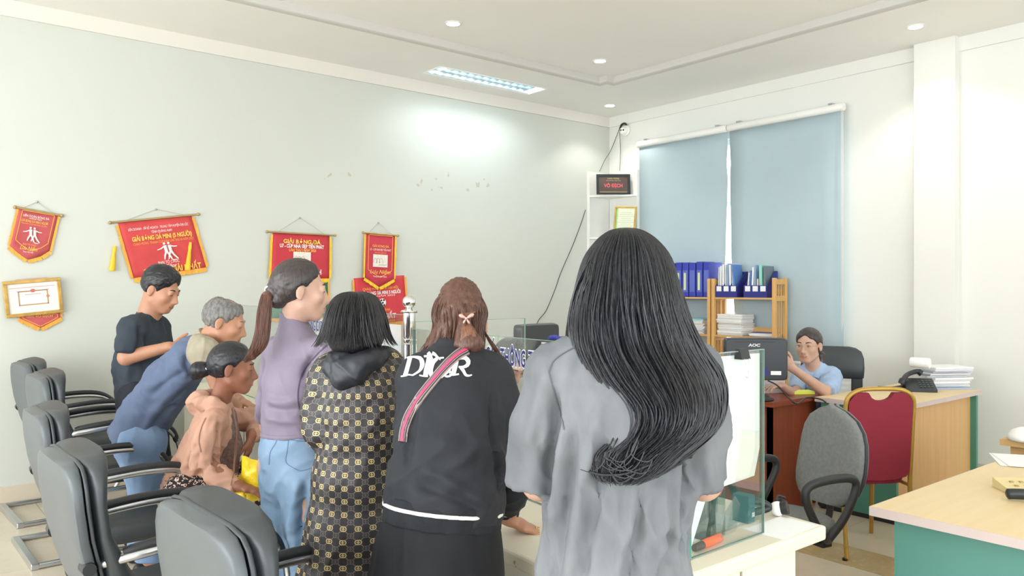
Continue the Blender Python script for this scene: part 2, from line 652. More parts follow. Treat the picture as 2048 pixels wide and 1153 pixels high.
# roller blinds
M_BLIND = pmat('grey_blue_blind_fabric', (178, 196, 202), 0.85, var=0.03, scale=2, bump=0.15, bscale=500, bdist=0.001)
gapz = [(3.08, 0.010), (2.92, 0.014), (2.76, 0.024), (2.62, 0.013), (2.4, 0.018), (2.1, 0.030), (1.8, 0.036), (1.5, 0.06), (1.2, 0.09), (0.82, 0.12)]
def blind(side, label):
    y_in = 4.78
    r = empty('roller_blind', (6.70, y_in, 0.0), label=label, cat='roller blind', group='roller blinds over the window')
    y_out = 1.185 if side > 0 else -1.205
    a, b = (0.006, y_out + 0.012) if side > 0 else (y_out - 0.012, -0.006)
    mb = MB()
    cs = MB().lathe([(0.0, a), (0.034, a), (0.036, a + 0.004), (0.036, b - 0.004), (0.034, b), (0.0, b)], (0, 0, 3.115), 20, 'y')
    cs.build('cassette', M_WHITE, r, smooth=50)
    # hanging sheet, the free inner edge bows
    vs, fs = [], []
    N = len(gapz)
    for i, (z, g) in enumerate(gapz):
        yi = side * g
        curl = -0.05 * max(0, g - 0.012)
        for k in range(7):
            u = k / 6
            y = yi + (y_out - yi) * u
            x = 0.012 + curl * (1 - u) ** 3 * 6 + 0.004 * math.sin(u * 5 + i * 0.4)
            vs.append((x, y, z))
    for i in range(N - 1):
        for k in range(6):
            fs.append((i * 7 + k, i * 7 + k + 1, (i + 1) * 7 + k + 1, (i + 1) * 7 + k))
    m2 = MB()
    m2.add(vs, fs)
    o = m2.build('blind_fabric', M_BLIND, r, smooth=60)
    md = o.modifiers.new('thickness', 'SOLIDIFY')
    md.thickness = 0.0012
    ya, yb = sorted((side * 0.12, y_out))
    MB().box(0.004, ya, 0.80, 0.022, yb, 0.825, 0.004).build('bottom_bar', M_ALU, r)
    for s in (0.1, 0.9):
        yy = a + (b - a) * s
        MB().box(-0.02, yy - 0.02, 3.145, 0.1, yy + 0.02, 3.165).build('bracket', M_STEEL, r)
    if side < 0:
        yc = y_out - 0.004
        MB().tube([(-0.03, yc, 3.10), (-0.032, yc, 1.2), (-0.03, yc - 0.004, 1.12), (-0.028, yc - 0.012, 1.2), (-0.028, yc - 0.012, 3.10)], 0.0022, 6).build('bead_chain', M_WHITE, r, smooth=True)
    return r
blind(1, 'grey-blue roller blind nearer the white corner shelf')
blind(-1, 'grey-blue roller blind nearer the white wall pillar')

# lights in the ceiling
M_LAMP = emit_mat('lamp_disc', (255, 252, 244), 30.0)
def downlight(x, y, z, label, power):
    r = empty('ceiling_downlight', (x, y, z), label=label, cat='downlight', group='round ceiling downlights')
    MB().lathe([(0.042, -0.004), (0.062, -0.006), (0.07, -0.003), (0.07, 0.0), (0.042, 0.0)], n=28, ringed=True).build('trim_ring', M_WHITE, r, smooth=40)
    MB().lathe([(0.001, -0.005), (0.052, -0.005), (0.052, -0.001), (0.001, -0.001)], n=28).build('lamp_disc', M_LAMP, r)
    d = bpy.data.lights.new('downlight_beam', 'SPOT')
    d.energy = power
    d.spot_size = math.radians(118)
    d.spot_blend = 0.5
    d.shadow_soft_size = 0.045
    d.color = (1.0, 0.97, 0.9)
    o = bpy.data.objects.new('downlight_beam', d)
    o.location = (0, 0, -0.02)
    link(o, r)
    return r
downlight(3.57, 5.11, TRAY, 'round ceiling downlight left of the long louvre light, in the raised ceiling tray', 22)
downlight(5.20, 5.10, TRAY, 'round ceiling downlight near the corner of the raised ceiling tray', 22)
downlight(6.33, 6.06, CEIL, 'small round downlight in the room corner above the white shelf', 22)
downlight(6.25, 2.75, CEIL, 'round ceiling downlight shining on the white pillar', 40)

lv = empty('louvre_light', ((LX0 + LX1) / 2, (LY0 + LY1) / 2, CEIL), label='long recessed fluorescent ceiling light with silver louvres', cat='ceiling light')
hx, hy = (LX1 - LX0) / 2, (LY1 - LY0) / 2
M_MIRROR = pmat('mirror_louvre', (215, 225, 228), 0.18, 1.0, var=0.03)
mb = MB()
H = 0.09
mb.box(-hx, -hy, H, hx, hy, H + 0.005).box(-hx, -hy, 0, -hx + 0.004, hy, H).box(hx - 0.004, -hy, 0, hx, hy, H)
mb.box(-hx, -hy, 0, hx, -hy + 0.004, H).box(-hx, hy - 0.004, 0, hx, hy, H)
mb.build('housing', M_WHITE, lv)
mb = MB()
for (a, b, c, d) in ((-hx - 0.012, -hy - 0.012, hx + 0.012, -hy), (-hx - 0.012, hy, hx + 0.012, hy + 0.012), (-hx - 0.012, -hy, -hx, hy), (hx, -hy, hx + 0.012, hy)):
    mb.box(a, b, -0.006, c, d, 0.0)
mb.build('frame', M_ALU, lv)
for y in (-0.062, 0.062):
    MB().cyl((-hx + 0.03, y, 0.055), (hx - 0.03, y, 0.055), 0.013, n=12).build('fluorescent_tube', emit_mat('fluorescent_tube', (240, 250, 255), 58.0), lv, smooth=40)
    m2 = MB()
    pr = [(-0.06, 0.0), (-0.054, 0.04), (-0.03, 0.075), (0.03, 0.075), (0.054, 0.04), (0.06, 0.0)]
    vs, fs = [], []
    for x in (-hx + 0.006, hx - 0.006):
        for (a, z) in pr:
            vs.append((x, y + a, z))
    for k in range(5):
        fs.append((k, k + 1, 6 + k + 1, 6 + k))
    m2.add(vs, fs).build('reflector', M_MIRROR, lv, smooth=50)
bl = MB().prism([(-0.06, 0), (0.06, 0), (0.052, 0.04), (0.0, 0.028), (-0.052, 0.04)], (0, 0, 0), (0, 1, 0), (0, 0, 1), 0.003).mesh('louvre_blade', M_MIRROR)
for k in range(13):
    for y in (-0.062, 0.062):
        o = bpy.data.objects.new('louvre_blade', bl)
        o.location = (-hx + 0.09 * (k + 0.9), y, 0.0)
        link(o, lv)
# ================================================================== furniture
M_LEATHER = pmat('black_leatherette', (56, 61, 64), 0.42, var=0.10, scale=3, bump=0.12, bscale=120, bdist=0.002)
M_SHELL = pmat('grey_rear_leatherette', (88, 94, 97), 0.40, var=0.06, scale=2, bump=0.08, bscale=140, bdist=0.002)
M_PAD = pmat('black_arm_pad', (40, 43, 46), 0.4, var=0.08)

def visitor_chair():
    r = empty('visitor_chair')
    tilt = math.radians(12)
    ax = np.array([-math.sin(tilt), 0, math.cos(tilt)])      # up along the back
    nx = np.array([math.cos(tilt), 0, math.sin(tilt)])       # out of the back towards the sitter
    base = np.array([-0.20, 0, 0.36])
    Y = np.array([0, 1.0, 0])
    def back_rings(off, thick, wadd, zs, dome):
        out = []
        for (s, w) in zs:
            c = base + ax * s + nx * (off + 0.045 * math.sin(s / 0.72 * math.pi) * -1.0)
            rg = ring(c, Y, nx, w + wadd, thick, 28, 4.5)
            out.append(rg)
        return out
    K = 0.88
    prof = [(0.0, 0.16), (0.012, 0.185), (0.04, 0.205), (0.15, 0.228), (0.30, 0.246), (0.45, 0.262), (0.56, 0.268), (0.63, 0.262), (0.67, 0.245), (0.695, 0.215), (0.706, 0.15)]
    prof = [(s * K, w * 1.05) for s, w in prof]
    rear = MB().loft(back_rings(-0.022, 0.024, 0.0, prof, 0))
    rear.build('rear_shell', M_SHELL, r, smooth=50)
    prof2 = [(0.03, 0.16), (0.04, 0.19), (0.07, 0.21), (0.15, 0.226), (0.30, 0.244), (0.45, 0.258), (0.56, 0.262), (0.63, 0.257), (0.675, 0.24), (0.70, 0.21), (0.712, 0.15)]
    prof2 = [(s * K, w * 1.15) for s, w in prof2]
    rings = []
    for (s, w) in prof2:
        th = 0.040 + 0.018 * math.sin(min(1, s / 0.7) * math.pi * 2.2 + 0.3)
        c = base + ax * s + nx * (0.026 + th * 0.45 - 0.045 * math.sin(s / 0.72 * math.pi))
        rings.append(ring(c, Y, nx, w, th, 28, 3.6))
    MB().loft(rings).build('backrest', M_LEATHER, r, smooth=50)
    # piping between shell and cushion
    pp = []
    for (s, w) in prof:
        c = base + ax * s + nx * (0.002 - 0.045 * math.sin(s / 0.72 * math.pi))
        pp.append((c, w))
    path = [c + Y * w for c, w in pp] + [c - Y * w for c, w in reversed(pp)]
    MB().tube(path, 0.006, 6, closed=True).build('piping', M_LEATHER, r, smooth=60)
    seam = []
    for k in range(15):
        y = -0.24 + 0.48 * k / 14
        s = 0.17
        c = base + ax * s + nx * (-0.0465 - 0.045 * math.sin(s / 0.72 * math.pi) + 0.008 * (y / 0.24) ** 6)
        seam.append(c + Y * y * 0.94)
    MB().tube(seam, 0.003, 5).build('seam', M_LEATHER, r)
    # seat cushion
    rs = []
    for (z, gx) in ((0.365, 0.21), (0.372, 0.235), (0.40, 0.252), (0.44, 0.252), (0.462, 0.235), (0.474, 0.20)):
        rs.append(ring((0.045, 0, z), (1, 0, 0), (0, 1, 0), gx + 0.015, gx, 28, 4.0))
    MB().loft(rs).build('seat', M_LEATHER, r, smooth=60)
    # cantilever frame, one loop closed on the floor behind
    for s in (-1, 1):
        y = 0.285 * s
        arm = smooth_path([(-0.30, y * 0.86, 0.655), (-0.2, y, 0.675), (0.02, y, 0.69), (0.18, y, 0.668), (0.27, y, 0.58), (0.295, y, 0.44), (0.285, y, 0.12), (0.265, y, 0.035), (0.22, y, 0.0165), (0.0, y, 0.0165), (-0.42, y, 0.0165)], 6)
        MB().tube(arm, 0.0155, 12).build('side_frame', M_STEEL, r, smooth=50)
        pad = smooth_path([(-0.24, y * 0.95, 0.688), (-0.12, y, 0.705), (0.04, y, 0.712), (0.16, y, 0.695), (0.24, y, 0.64), (0.275, y, 0.56)], 6)
        MB().tube(pad, [0.011] + [0.0165] * (len(pad) - 2) + [0.011], 10).build('armrest', M_PAD, r, smooth=60)
        MB().cyl((-0.335, y * 0.80, 0.655), (-0.335, y * 0.98, 0.655), 0.022, 0.02, 14).build('arm_knob', M_PAD, r, smooth=50)
    MB().box(-0.445, -0.30, 0.0, -0.405, 0.30, 0.033, 0.006).build('rear_foot_bar', M_STEEL, r)
    MB().cyl((0.2, -0.285, 0.35), (0.2, 0.285, 0.35), 0.013, n=10).cyl((-0.12, -0.285, 0.35), (-0.12, 0.285, 0.35), 0.013, n=10).cyl((0.288, -0.285, 0.35), (-0.14, -0.285, 0.35), 0.012, n=10).cyl((0.288, 0.285, 0.35), (-0.14, 0.285, 0.35), 0.012, n=10).build('seat_support', M_STEEL, r, smooth=50)
    return r

chair0 = visitor_chair()
chair_spots = [
    (0.975, 1.95, 0.03, 1.0, 'black leather visitor chair closest to the camera, cut by the bottom edge'),
    (0.845, 2.92, 0.02, 1.0, 'black leather visitor chair second from the camera, left of the seated woman'),
    (0.94, 4.02, 0.0, 1.0, 'third black leather visitor chair from the camera, in the middle of the row'),
    (1.13, 5.18, 0.02, 1.05, 'fourth black leather visitor chair, its top showing between two others'),
    (1.17, 6.10, 0.05, 1.05, 'farthest black leather visitor chair, next to the banner wall'),
]
for i, (x, y, a, k, lab) in enumerate(chair_spots):
    o = chair0 if i == 0 else copy_tree(chair0)
    o.location = (x, y, 0)
    o.rotation_euler = (0, 0, a)
    o.scale = (k, k, k)
    tag(o, lab, 'chair', 'black visitor chairs along the counter')

# ------------------------------------------------------------------ reception counter with glass screens
# the counter's long sides lie 4 degrees off the room's axis, its near end is square to the wall
CX0, CX1, CY0, CY1, CZ = 1.372, 2.32, 1.29, 6.38, 0.76
SK = 0.073
def cx(x, y):
    return x + SK * (y - CY0)
SKA = math.atan2(1.0, SK)
M_CBODY = pmat('cream_counter_body', (226, 222, 206), 0.5, var=0.03, scale=3)
ct = empty('reception_counter', (CX0, CY0, 0), label='long cream reception counter under the glass screens', cat='counter')
mt = NT('cream_counter_top_worn')
vv = mt.coords('Object')
wn = mt.noise(vv, 14, 4)
geo = mt.n('ShaderNodeNewGeometry')
sepn = mt.n('ShaderNodeSeparateXYZ'); mt.l(geo.outputs['Normal'], sepn.inputs[0])
side = mt.math('SUBTRACT', 1.0, mt.math('ABSOLUTE', sepn.outputs['Z']))
chip = mt.math('MULTIPLY', mt.ramp(wn, 0.64, 0.70), side)
mt.l(mt.mix(chip, srgb(226, 218, 196), srgb(150, 124, 84)), mt.b.inputs['Base Color'])
mt.set(Roughness=0.4)
def skew_box(name, x0, y0, z0, x1, y1, z1, m, bev=0.0):
    bm = bmesh.new()
    bmesh.ops.create_cube(bm, size=1.0)
    for v in bm.verts:
        y = (y0 + y1) / 2 + v.co.y * (y1 - y0)
        v.co = Vector(((x0 + x1) / 2 + v.co.x * (x1 - x0) + SK * y, y, (z0 + z1) / 2 + v.co.z * (z1 - z0)))
    if bev:
        bmesh.ops.bevel(bm, geom=bm.edges[:], offset=bev, segments=2, affect='EDGES', profile=0.5)
    return MB().bm(bm).build(name, m, ct)
CW, L = CX1 - CX0, CY1 - CY0
skew_box('counter_top', 0, 0, CZ - 0.045, CW, L, CZ, mt.m, 0.008)
skew_box('front_panel', 0.16, 0.05, 0.0, 0.20, L - 0.03, CZ - 0.045, M_CBODY)
skew_box('end_panel', 0.20, 0.05, 0.0, CW - 0.10, 0.09, CZ - 0.045, M_CBODY)
skew_box('end_panel', 0.20, L - 0.07, 0.0, CW - 0.10, L - 0.03, CZ - 0.045, M_CBODY)
for k in range(1, 6):
    skew_box('panel_joint', 0.154, 0.05 + k * 0.86, 0.08, 0.16, 0.056 + k * 0.86, CZ - 0.06, M_GROUT)
skew_box('panel_joint', 0.56, 0.046, 0.02, 0.566, 0.05, CZ - 0.06, M_GROUT)
skew_box('pedestal', CW - 0.14, 0.09, 0.0, CW - 0.10, 0.55, CZ - 0.045, M_CBODY)

M_PALEEDGE = pmat('pale_glass_edge', (128, 158, 146), 0.2, var=0.1, scale=4)
GX = 1.74
PY = 3.0
def gx(y):
    return GX + SK * (y - 1.378)
def glass_pane(name, x0, y0, x1, y1, z0, z1, label, parent=None, group='glass screens on the counter'):
    th = 0.008
    r = empty(name, (x0, y0, z0), label=label, cat='glass screen', group=group)
    dx, dy = x1 - x0, y1 - y0
    ln = math.hypot(dx, dy)
    r.rotation_euler = (0, 0, math.atan2(dy, dx))
    e = 0.0022
    MB().box(e, -th / 2, e, ln - e, th / 2, z1 - z0 - e).build('pane', M_GLASS, r)
    mb = MB()
    H = z1 - z0
    mb.box(0, -th / 2, 0, ln, th / 2, e).box(0, -th / 2, H - e, ln, th / 2, H)
    mb.box(0, -th / 2, e, e, th / 2, H - e).box(ln - e, -th / 2, e, ln, th / 2, H - e)
    mb.build('polished_edge', M_PALEEDGE, r)
    return r
g_end = glass_pane('counter_glass', GX, 1.365, 2.10, 1.372, CZ + 0.001, 1.318, 'clear glass end screen with green edges at the near end of the counter')
MB().box(-0.012, -0.006, 0.0, 0.0, 0.006, 1.317 - CZ, 0.002).build('corner_edge', M_GLASSEDGE, g_end)
g_front = glass_pane('counter_glass', GX, 1.378, gx(PY - 0.04), PY - 0.04, CZ + 0.001, 1.325, 'long clear front glass screen carrying the blue lettering')
g_part = glass_pane('counter_glass', gx(PY) + 0.03, PY, 2.53, PY, CZ + 0.001, 1.354, 'clear glass partition beside the steel post, square to the front screen')
g_far = glass_pane('counter_glass', gx(PY + 0.04), PY + 0.04, gx(6.3), 6.3, CZ + 0.001, 1.385, 'far front glass screen beyond the steel post, behind the two men')

# lettering on the glass, read from the customers' side (pane frame: x along the pane, +y the customers' side)
M_BLUE = pmat('blue_vinyl', (44, 44, 120), 0.5, var=0.05)
M_WHITEV = pmat('white_vinyl', (240, 242, 245), 0.5, var=0.02)
for (nm, m, bold, lift) in (('lettering_outline', M_WHITEV, 0.006, 0.0004), ('lettering', M_BLUE, 0.0018, 0.0012)):
    mb = MB()
    text_on(mb, 'CUNG CẤP THÔNG TIN VÀ', 0.082, (0.86, 0.0054, 1.248 - CZ), (-1, 0, 0), (0, 0, 1), lift, width=0.49, bold=bold, spacing=1.12)
    mb.build(nm, m, g_front)
for (nm, m, bold, lift) in (('lettering_outline', M_WHITEV, 0.006, 0.0004), ('lettering', M_BLUE, 0.0018, 0.0012)):
    mb = MB()
    text_on(mb, 'CUNG CẤP THÔNG TIN', 0.082, (0.95, 0.0054, 1.29 - CZ), (-1, 0, 0), (0, 0, 1), lift, width=0.49, bold=bold, spacing=1.12)
    mb.build(nm, m, g_far)
MB().box(0.05, -0.0085, 0.04, 1.28, -0.0062, 0.575).build('notice_board_sheet', M_PAPER, loc=g_far.location, rz=g_far.rotation_euler[2], label='white sheet backing the far glass beside the steel post', cat='sheet')
MB().box(0.24, -0.0080, 0.19, 0.665, -0.0062, 0.556).build('notice_sheet', M_PAPER, loc=g_front.location, rz=g_front.rotation_euler[2], label='white sheet on the front glass beside the blue lettering', cat='sheet')
# white sheet hung on the end glass with a binder clip
M_SHEETW = pmat('white_board_sheet', (226, 236, 230), 0.18, var=0.015, scale=2)
sheet = MB().prism([(0.012, 0.0), (0.012, 0.30), (0.02, 0.545), (0.353, 0.545), (0.353, 0.26), (0.325, 0.178), (0.1, 0.165)], (GX, 1.3795, CZ), (1, 0, 0.0), (0, 0, 1), -0.0012)
sheet.build('white_sheet', M_SHEETW, label='glossy white sheet clipped inside the near glass screen', cat='sheet')
cl = empty('binder_clip', (1.985, 1.368, 1.322), label='black binder clip on top of the near glass screen', cat='clip')
MB().prism([(-0.016, -0.028), (0.016, -0.028), (0.006, 0.004), (-0.006, 0.004)], (-0.021, 0, 0), (0, 1, 0), (0, 0, 1), 0.042).build('clip_body', M_BLACKPL, cl)
for s in (-1, 1):
    MB().tube(smooth_path([(-0.012, s * 0.017, -0.026), (-0.004, s * 0.018, -0.05), (-0.009, s * 0.018, -0.072), (0, s * 0.018, -0.082), (0.009, s * 0.018, -0.072), (0.004, s * 0.018, -0.05), (0.012, s * 0.017, -0.026)], 5), 0.0011, 6).build('wire_handle', M_STEEL, cl, smooth=True)

# steel post with ball finial
post = empty('steel_post', (gx(PY), PY, CZ), label='polished steel post with a ball finial on the counter', cat='post')
MB().lathe([(0.0, 0), (0.045, 0), (0.045, 0.008), (0.028, 0.02), (0.027, 0.49), (0.0275, 0.495), (0.023, 0.50), (0.0275, 0.508), (0.0275, 0.515), (0.0225, 0.52), (0.027, 0.53), (0.027, 0.632), (0.0, 0.632)], n=28).build('post_tube', M_CHROME, post, smooth=40)
MB().lathe([(0.0, 0.632), (0.036, 0.634), (0.038, 0.639), (0.036, 0.644), (0.020, 0.648), (0.012, 0.655), (0.0, 0.655)], n=28).build('collar', M_CHROME, post, smooth=40)
MB().sphere((0, 0, 0.682), 0.0295, 28, 18).build('ball_finial', M_CHROME, post, smooth=80)

# small things on the near end of the counter
def holder():
    M_ACR = glass_mat('clear_acrylic', (0.93, 0.95, 0.95, 1), 0.12)
    r = empty('acrylic_holder', (1.90, 1.42, CZ), rz=0.15, label='clear acrylic brochure holder inside the near glass', cat='holder')
    t = 0.003
    mb = MB().box(0, 0, 0, 0.10, t, 0.14).box(0, 0.06, 0, 0.10, 0.06 + t, 0.22).box(0, 0, 0, 0.10, 0.06, t)
    mb.prism([(0, 0), (0.06, 0), (0.06, 0.22), (0, 0.14)], (0, 0, 0), (0, 1, 0), (0, 0, 1), t)
    mb.prism([(0, 0), (0.06, 0), (0.06, 0.22), (0, 0.14)], (0.10 - t, 0, 0), (0, 1, 0), (0, 0, 1), t)
    mb.build('holder_body', M_ACR, r)
    MB().prism([(0, 0.02), (0.09, 0.02), (0.09, 0.10), (0.045, 0.135), (0, 0.10)], (0.005, -0.03, 0), (1, 0, 0), (0, -0.18, 1), 0.003).build('front_pocket', M_ACR, r)
    return r
holder()
M_RED = pmat('red_plastic', (226, 60, 50), 0.4, var=0.05)
M_ORANGE = pmat('orange_plastic', (244, 96, 34), 0.35, var=0.05)
for k, (x, y, lab) in enumerate(((1.935, 1.452, 'red capped stamp leaning in the acrylic holder'), (1.975, 1.458, 'second red capped stamp in the acrylic holder'))):
    r = empty('ink_stamp', (x, y, CZ + 0.004), label=lab, cat='stamp', group='red stamps in the holder')
    r.rotation_euler = (0.05, 0.25 - 0.4 * k, 0)
    MB().cyl((0, 0, 0), (0, 0, 0.12), 0.006, n=12).build('stem', M_BLACKPL, r, smooth=50)
    MB().lathe([(0.0, 0.12), (0.014, 0.125), (0.019, 0.15), (0.012, 0.17), (0, 0.172)], n=16).build('cap', M_RED, r, smooth=50)
r = empty('marker_pen', (1.868, 1.400, CZ + 0.0125), rz=0.10, label='orange marker pen with dark cap lying at the glass foot', cat='marker')
MB().lathe([(0, -0.03), (0.0105, -0.03), (0.0125, -0.02), (0.0125, 0.06), (0.0115, 0.068), (0, 0.07)], n=18, axis='x').build('barrel', M_ORANGE, r, smooth=50)
MB().lathe([(0, -0.075), (0.009, -0.075), (0.0105, -0.07), (0.0115, -0.031), (0, -0.03)], n=18, axis='x').build('cap', M_BLACKPL, r, smooth=50)
r = empty('desk_calculator', (2.07, 1.66, CZ), rz=0.3, label='grey desk calculator with a raised sloping display behind the glass', cat='calculator')
M_GREYP = pmat('grey_plastic', (150, 152, 148), 0.5, var=0.05)
MB().prism([(0, 0), (0.16, 0), (0.16, 0.075), (0.0, 0.05)], (-0.10, -0.09, 0), (0, 1, 0), (0, 0, 1), 0.2).build('case', M_GREYP, r)
kb = MB().box(0, 0, 0, 0.026, 0.02, 0.008, 0.002).mesh('key', M_PAPER)
for a in range(5):
    for b in range(3):
        o = bpy.data.objects.new('key', kb)
        o.location = (-0.085 + a * 0.034, -0.075 + b * 0.032, 0.053 + b * 0.005)
        o.rotation_euler = (0.155, 0, 0)
        link(o, r)
MB().box(-0.085, 0.035, 0.068, 0.085, 0.06, 0.082, 0.003).build('display', M_BLACKPL, r)
r = empty('teal_box', (2.15, 1.49, CZ), rz=0.05, label='dark teal carton with a small white square standing behind the glass', cat='box')
M_TEALBOX = pmat('dark_teal_card', (44, 92, 98), 0.5, var=0.05)
MB().box(-0.012, -0.04, 0, 0.026, 0.02, 0.088, 0.004).build('carton', M_TEALBOX, r)
mb = MB()
for a in (0, 1):
    for b in (0, 1):
        mb.box(0.006 + a * 0.0075, -0.0412, 0.02 + b * 0.0075, 0.012 + a * 0.0075, -0.0398, 0.026 + b * 0.0075)
mb.build('white_square', M_PAPER, r)
r = empty('webcam', (2.275, 1.455, CZ), rz=-0.5, label='black and white webcam lying on the counter beside the teal carton', cat='webcam')
MB().tube(smooth_path([(-0.09, 0.0, 0.045), (-0.05, 0, 0.052), (-0.01, 0, 0.03), (-0.08, -0.005, 0.015)], 6), 0.012, 10).build('clip_arm', M_BLACKPL, r, smooth=60)
MB().sphere((0.02, 0, 0.024), 0.024, 18, 12).build('white_body', M_WHITE, r, smooth=80)
MB().cyl((0.02, 0, 0.024), (0.045, -0.02, 0.032), 0.02, 0.022, 18).build('lens_ring', M_BLACKPL, r, smooth=50)
MB().sphere((0.05, 0.03, 0.028), 0.022, 16, 10, (0.6, 1, 1)).build('ear_pad', M_BLACKPL, r, smooth=80)
MB().tube(smooth_path([(0.02, 0.01, 0.048), (0.04, 0.03, 0.058), (0.06, 0.02, 0.052)], 4), 0.004, 8).build('hinge', M_BLACKPL, r, smooth=80)
MB().box(0, 0, 0, 0.40, 0.16, 0.0012).build('paper_sheet', M_PAPER, loc=(1.78, 1.44, CZ), rz=0.1, label='printed sheet lying flat under the near glass', cat='paper')
MB().box(0, 0, 0, 0.21, 0.13, 0.0012).build('paper_sheet', M_PAPER, loc=(2.09, 1.30, CZ), rz=0.03, label='pale form lying at the outer end of the counter', cat='paper')
# papers in front of the seated woman
MB().box(-0.10, -0.14, 0, 0.10, 0.14, 0.004).build('paper_sheet', pmat('pale_blue_form', (206, 212, 222), 0.7, var=0.04), loc=(1.72, 3.35, CZ), rz=0.35, label='pale form on the counter beside the seated woman\'s elbow', cat='paper')
# folded blue ribbon on the glass top
M_BLUED = pmat('royal_blue_plastic', (44, 50, 150), 0.45, var=0.08)
MB().tube(smooth_path([(gx(1.99), 1.99, 1.333), (gx(1.96) + 0.004, 1.96, 1.337), (gx(1.93), 1.93, 1.334), (gx(1.90) + 0.003, 1.90, 1.336), (gx(1.86), 1.86, 1.332)], 5), [0.004] + [0.008] * 19 + [0.004], 8).build('blue_strap', M_BLUED, smooth=60, label='rolled blue strap lying along the top of the front glass', cat='strap')

# ------------------------------------------------------------------ office desks
M_TEAL = pmat('teal_laminate', (88, 144, 134), 0.45, var=0.04, scale=2)
M_TEALD = pmat('green_teal_laminate', (78, 140, 122), 0.45, var=0.05, scale=2)
M_WOODT = wood_mat('oak_laminate_top', (222, 196, 148), (228, 204, 158), 0, 2.0)
M_WOODP = wood_mat('oak_laminate_panel', (206, 164, 108), (216, 176, 120), 2, 1.5)
M_EDGE = pmat('lilac_edge_band', (204, 188, 184), 0.5, var=0.03)
M_MAHO = wood_mat('mahogany_laminate', (122, 56, 36), (146, 70, 44), 1, 2.0, 0.35)
M_MAHOP = wood_mat('mahogany_panel', (134, 64, 42), (152, 76, 50), 2, 2.0, 0.4)

def desk(name, x0, y0, x1, y1, label, top, edge, wood_face, teal, h=0.76):
    r = empty(name, (x0, y0, 0), label=label, cat='desk')
    w, d = x1 - x0, y1 - y0
    e = 0.004
    MB().box(e, e, h - 0.03, w - e, d - e, h).build('desk_top', top, r)
    MB().box(0, 0, h - 0.031, w, e, h - 0.001).box(0, d - e, h - 0.031, w, d, h - 0.001).box(0, e, h - 0.031, e, d - e, h - 0.001).box(w - e, e, h - 0.031, w, d - e, h - 0.001).build('edge_band', edge, r)
    return r, w, d, h
r, w, d, h = desk('teal_desk', 2.64, 0.45, 3.98, 1.315, 'large oak-topped teal desk in the right foreground', M_WOODT, M_EDGE, None, None)
MB().box(0.055, 0.03, 0, 0.085, d - 0.06, h - 0.031).build('end_panel', M_TEAL, r)
MB().box(w - 0.085, 0.03, 0, w - 0.055, d - 0.06, h - 0.031).build('end_panel', M_TEAL, r)
MB().box(0.085, d - 0.12, 0.12, w - 0.085, d - 0.10, h - 0.031).build('modesty_panel', M_WOODP, r)
r, w, d, h = desk('teal_desk', 5.02, 2.30, 6.30, 2.88, 'oak and teal desk against the right wall carrying the black telephone', M_WOODT, M_EDGE, None, None)
MB().box(0.03, 0.04, 0.03, 0.06, d - 0.03, h - 0.031).build('end_panel', M_TEALD, r)
MB().box(0.032, 0.04, 0.0, 0.058, d - 0.03, 0.03).build('plinth', M_BLACKPL, r)
MB().box(w - 0.05, 0.02, 0, w - 0.02, d - 0.03, h - 0.031).build('end_panel', M_TEALD, r)
MB().box(0.06, 0.06, 0.10, w - 0.05, 0.08, h - 0.031).build('modesty_panel', M_WOODP, r)
r, w, d, h = desk('teal_desk', 4.30, 0.55, 5.5, 1.49, 'oak cabinet desk with teal inlay at the right edge of the picture', M_WOODP, M_WOODP, None, None, 0.765)
MB().box(0.05, 0.03, 0, 0.08, d - 0.03, h - 0.031).build('end_panel', M_WOODP, r)
MB().box(0.08, d - 0.07, 0.05, w - 0.08, d - 0.04, h - 0.031).build('front_panel', M_WOODP, r)
MB().box(0.12, 0.1, h, w - 0.1, d - 0.06, h + 0.002).build('teal_inlay', M_TEAL, r)

r, w, d, h = desk('mahogany_desk', 4.54, 2.90, 5.22, 4.35, 'mahogany computer desk under the big monitor', M_MAHO, M_MAHO, None, None)
MB().box(0.06, 0.05, 0, 0.09, 0.55, h - 0.031).build('pedestal_panel', M_MAHOP, r)
MB().box(0.06, 0.05, 0, w - 0.06, 0.08, h - 0.031).build('end_panel', M_MAHOP, r)
MB().box(0.06, d - 0.08, 0, w - 0.06, d - 0.05, h - 0.031).build('end_panel', M_MAHOP, r)
MB().box(0.10, 0.08, 0.35, 0.12, d - 0.08, h - 0.031).build('modesty_panel', M_MAHOP, r)

# small dark computer desk behind the partition
r, w, d, h = desk('mahogany_desk', 2.85, 3.25, 3.45, 4.3, 'brown computer desk behind the glass partition', M_MAHO, M_MAHO, None, None)
for (a, b) in ((0.04, 0.04), (0.04, d - 0.07), (w - 0.07, 0.04), (w - 0.07, d - 0.07)):
    MB().box(a, b, 0, a + 0.03, b + 0.03, h - 0.031).build('leg', M_MAHOP, r)

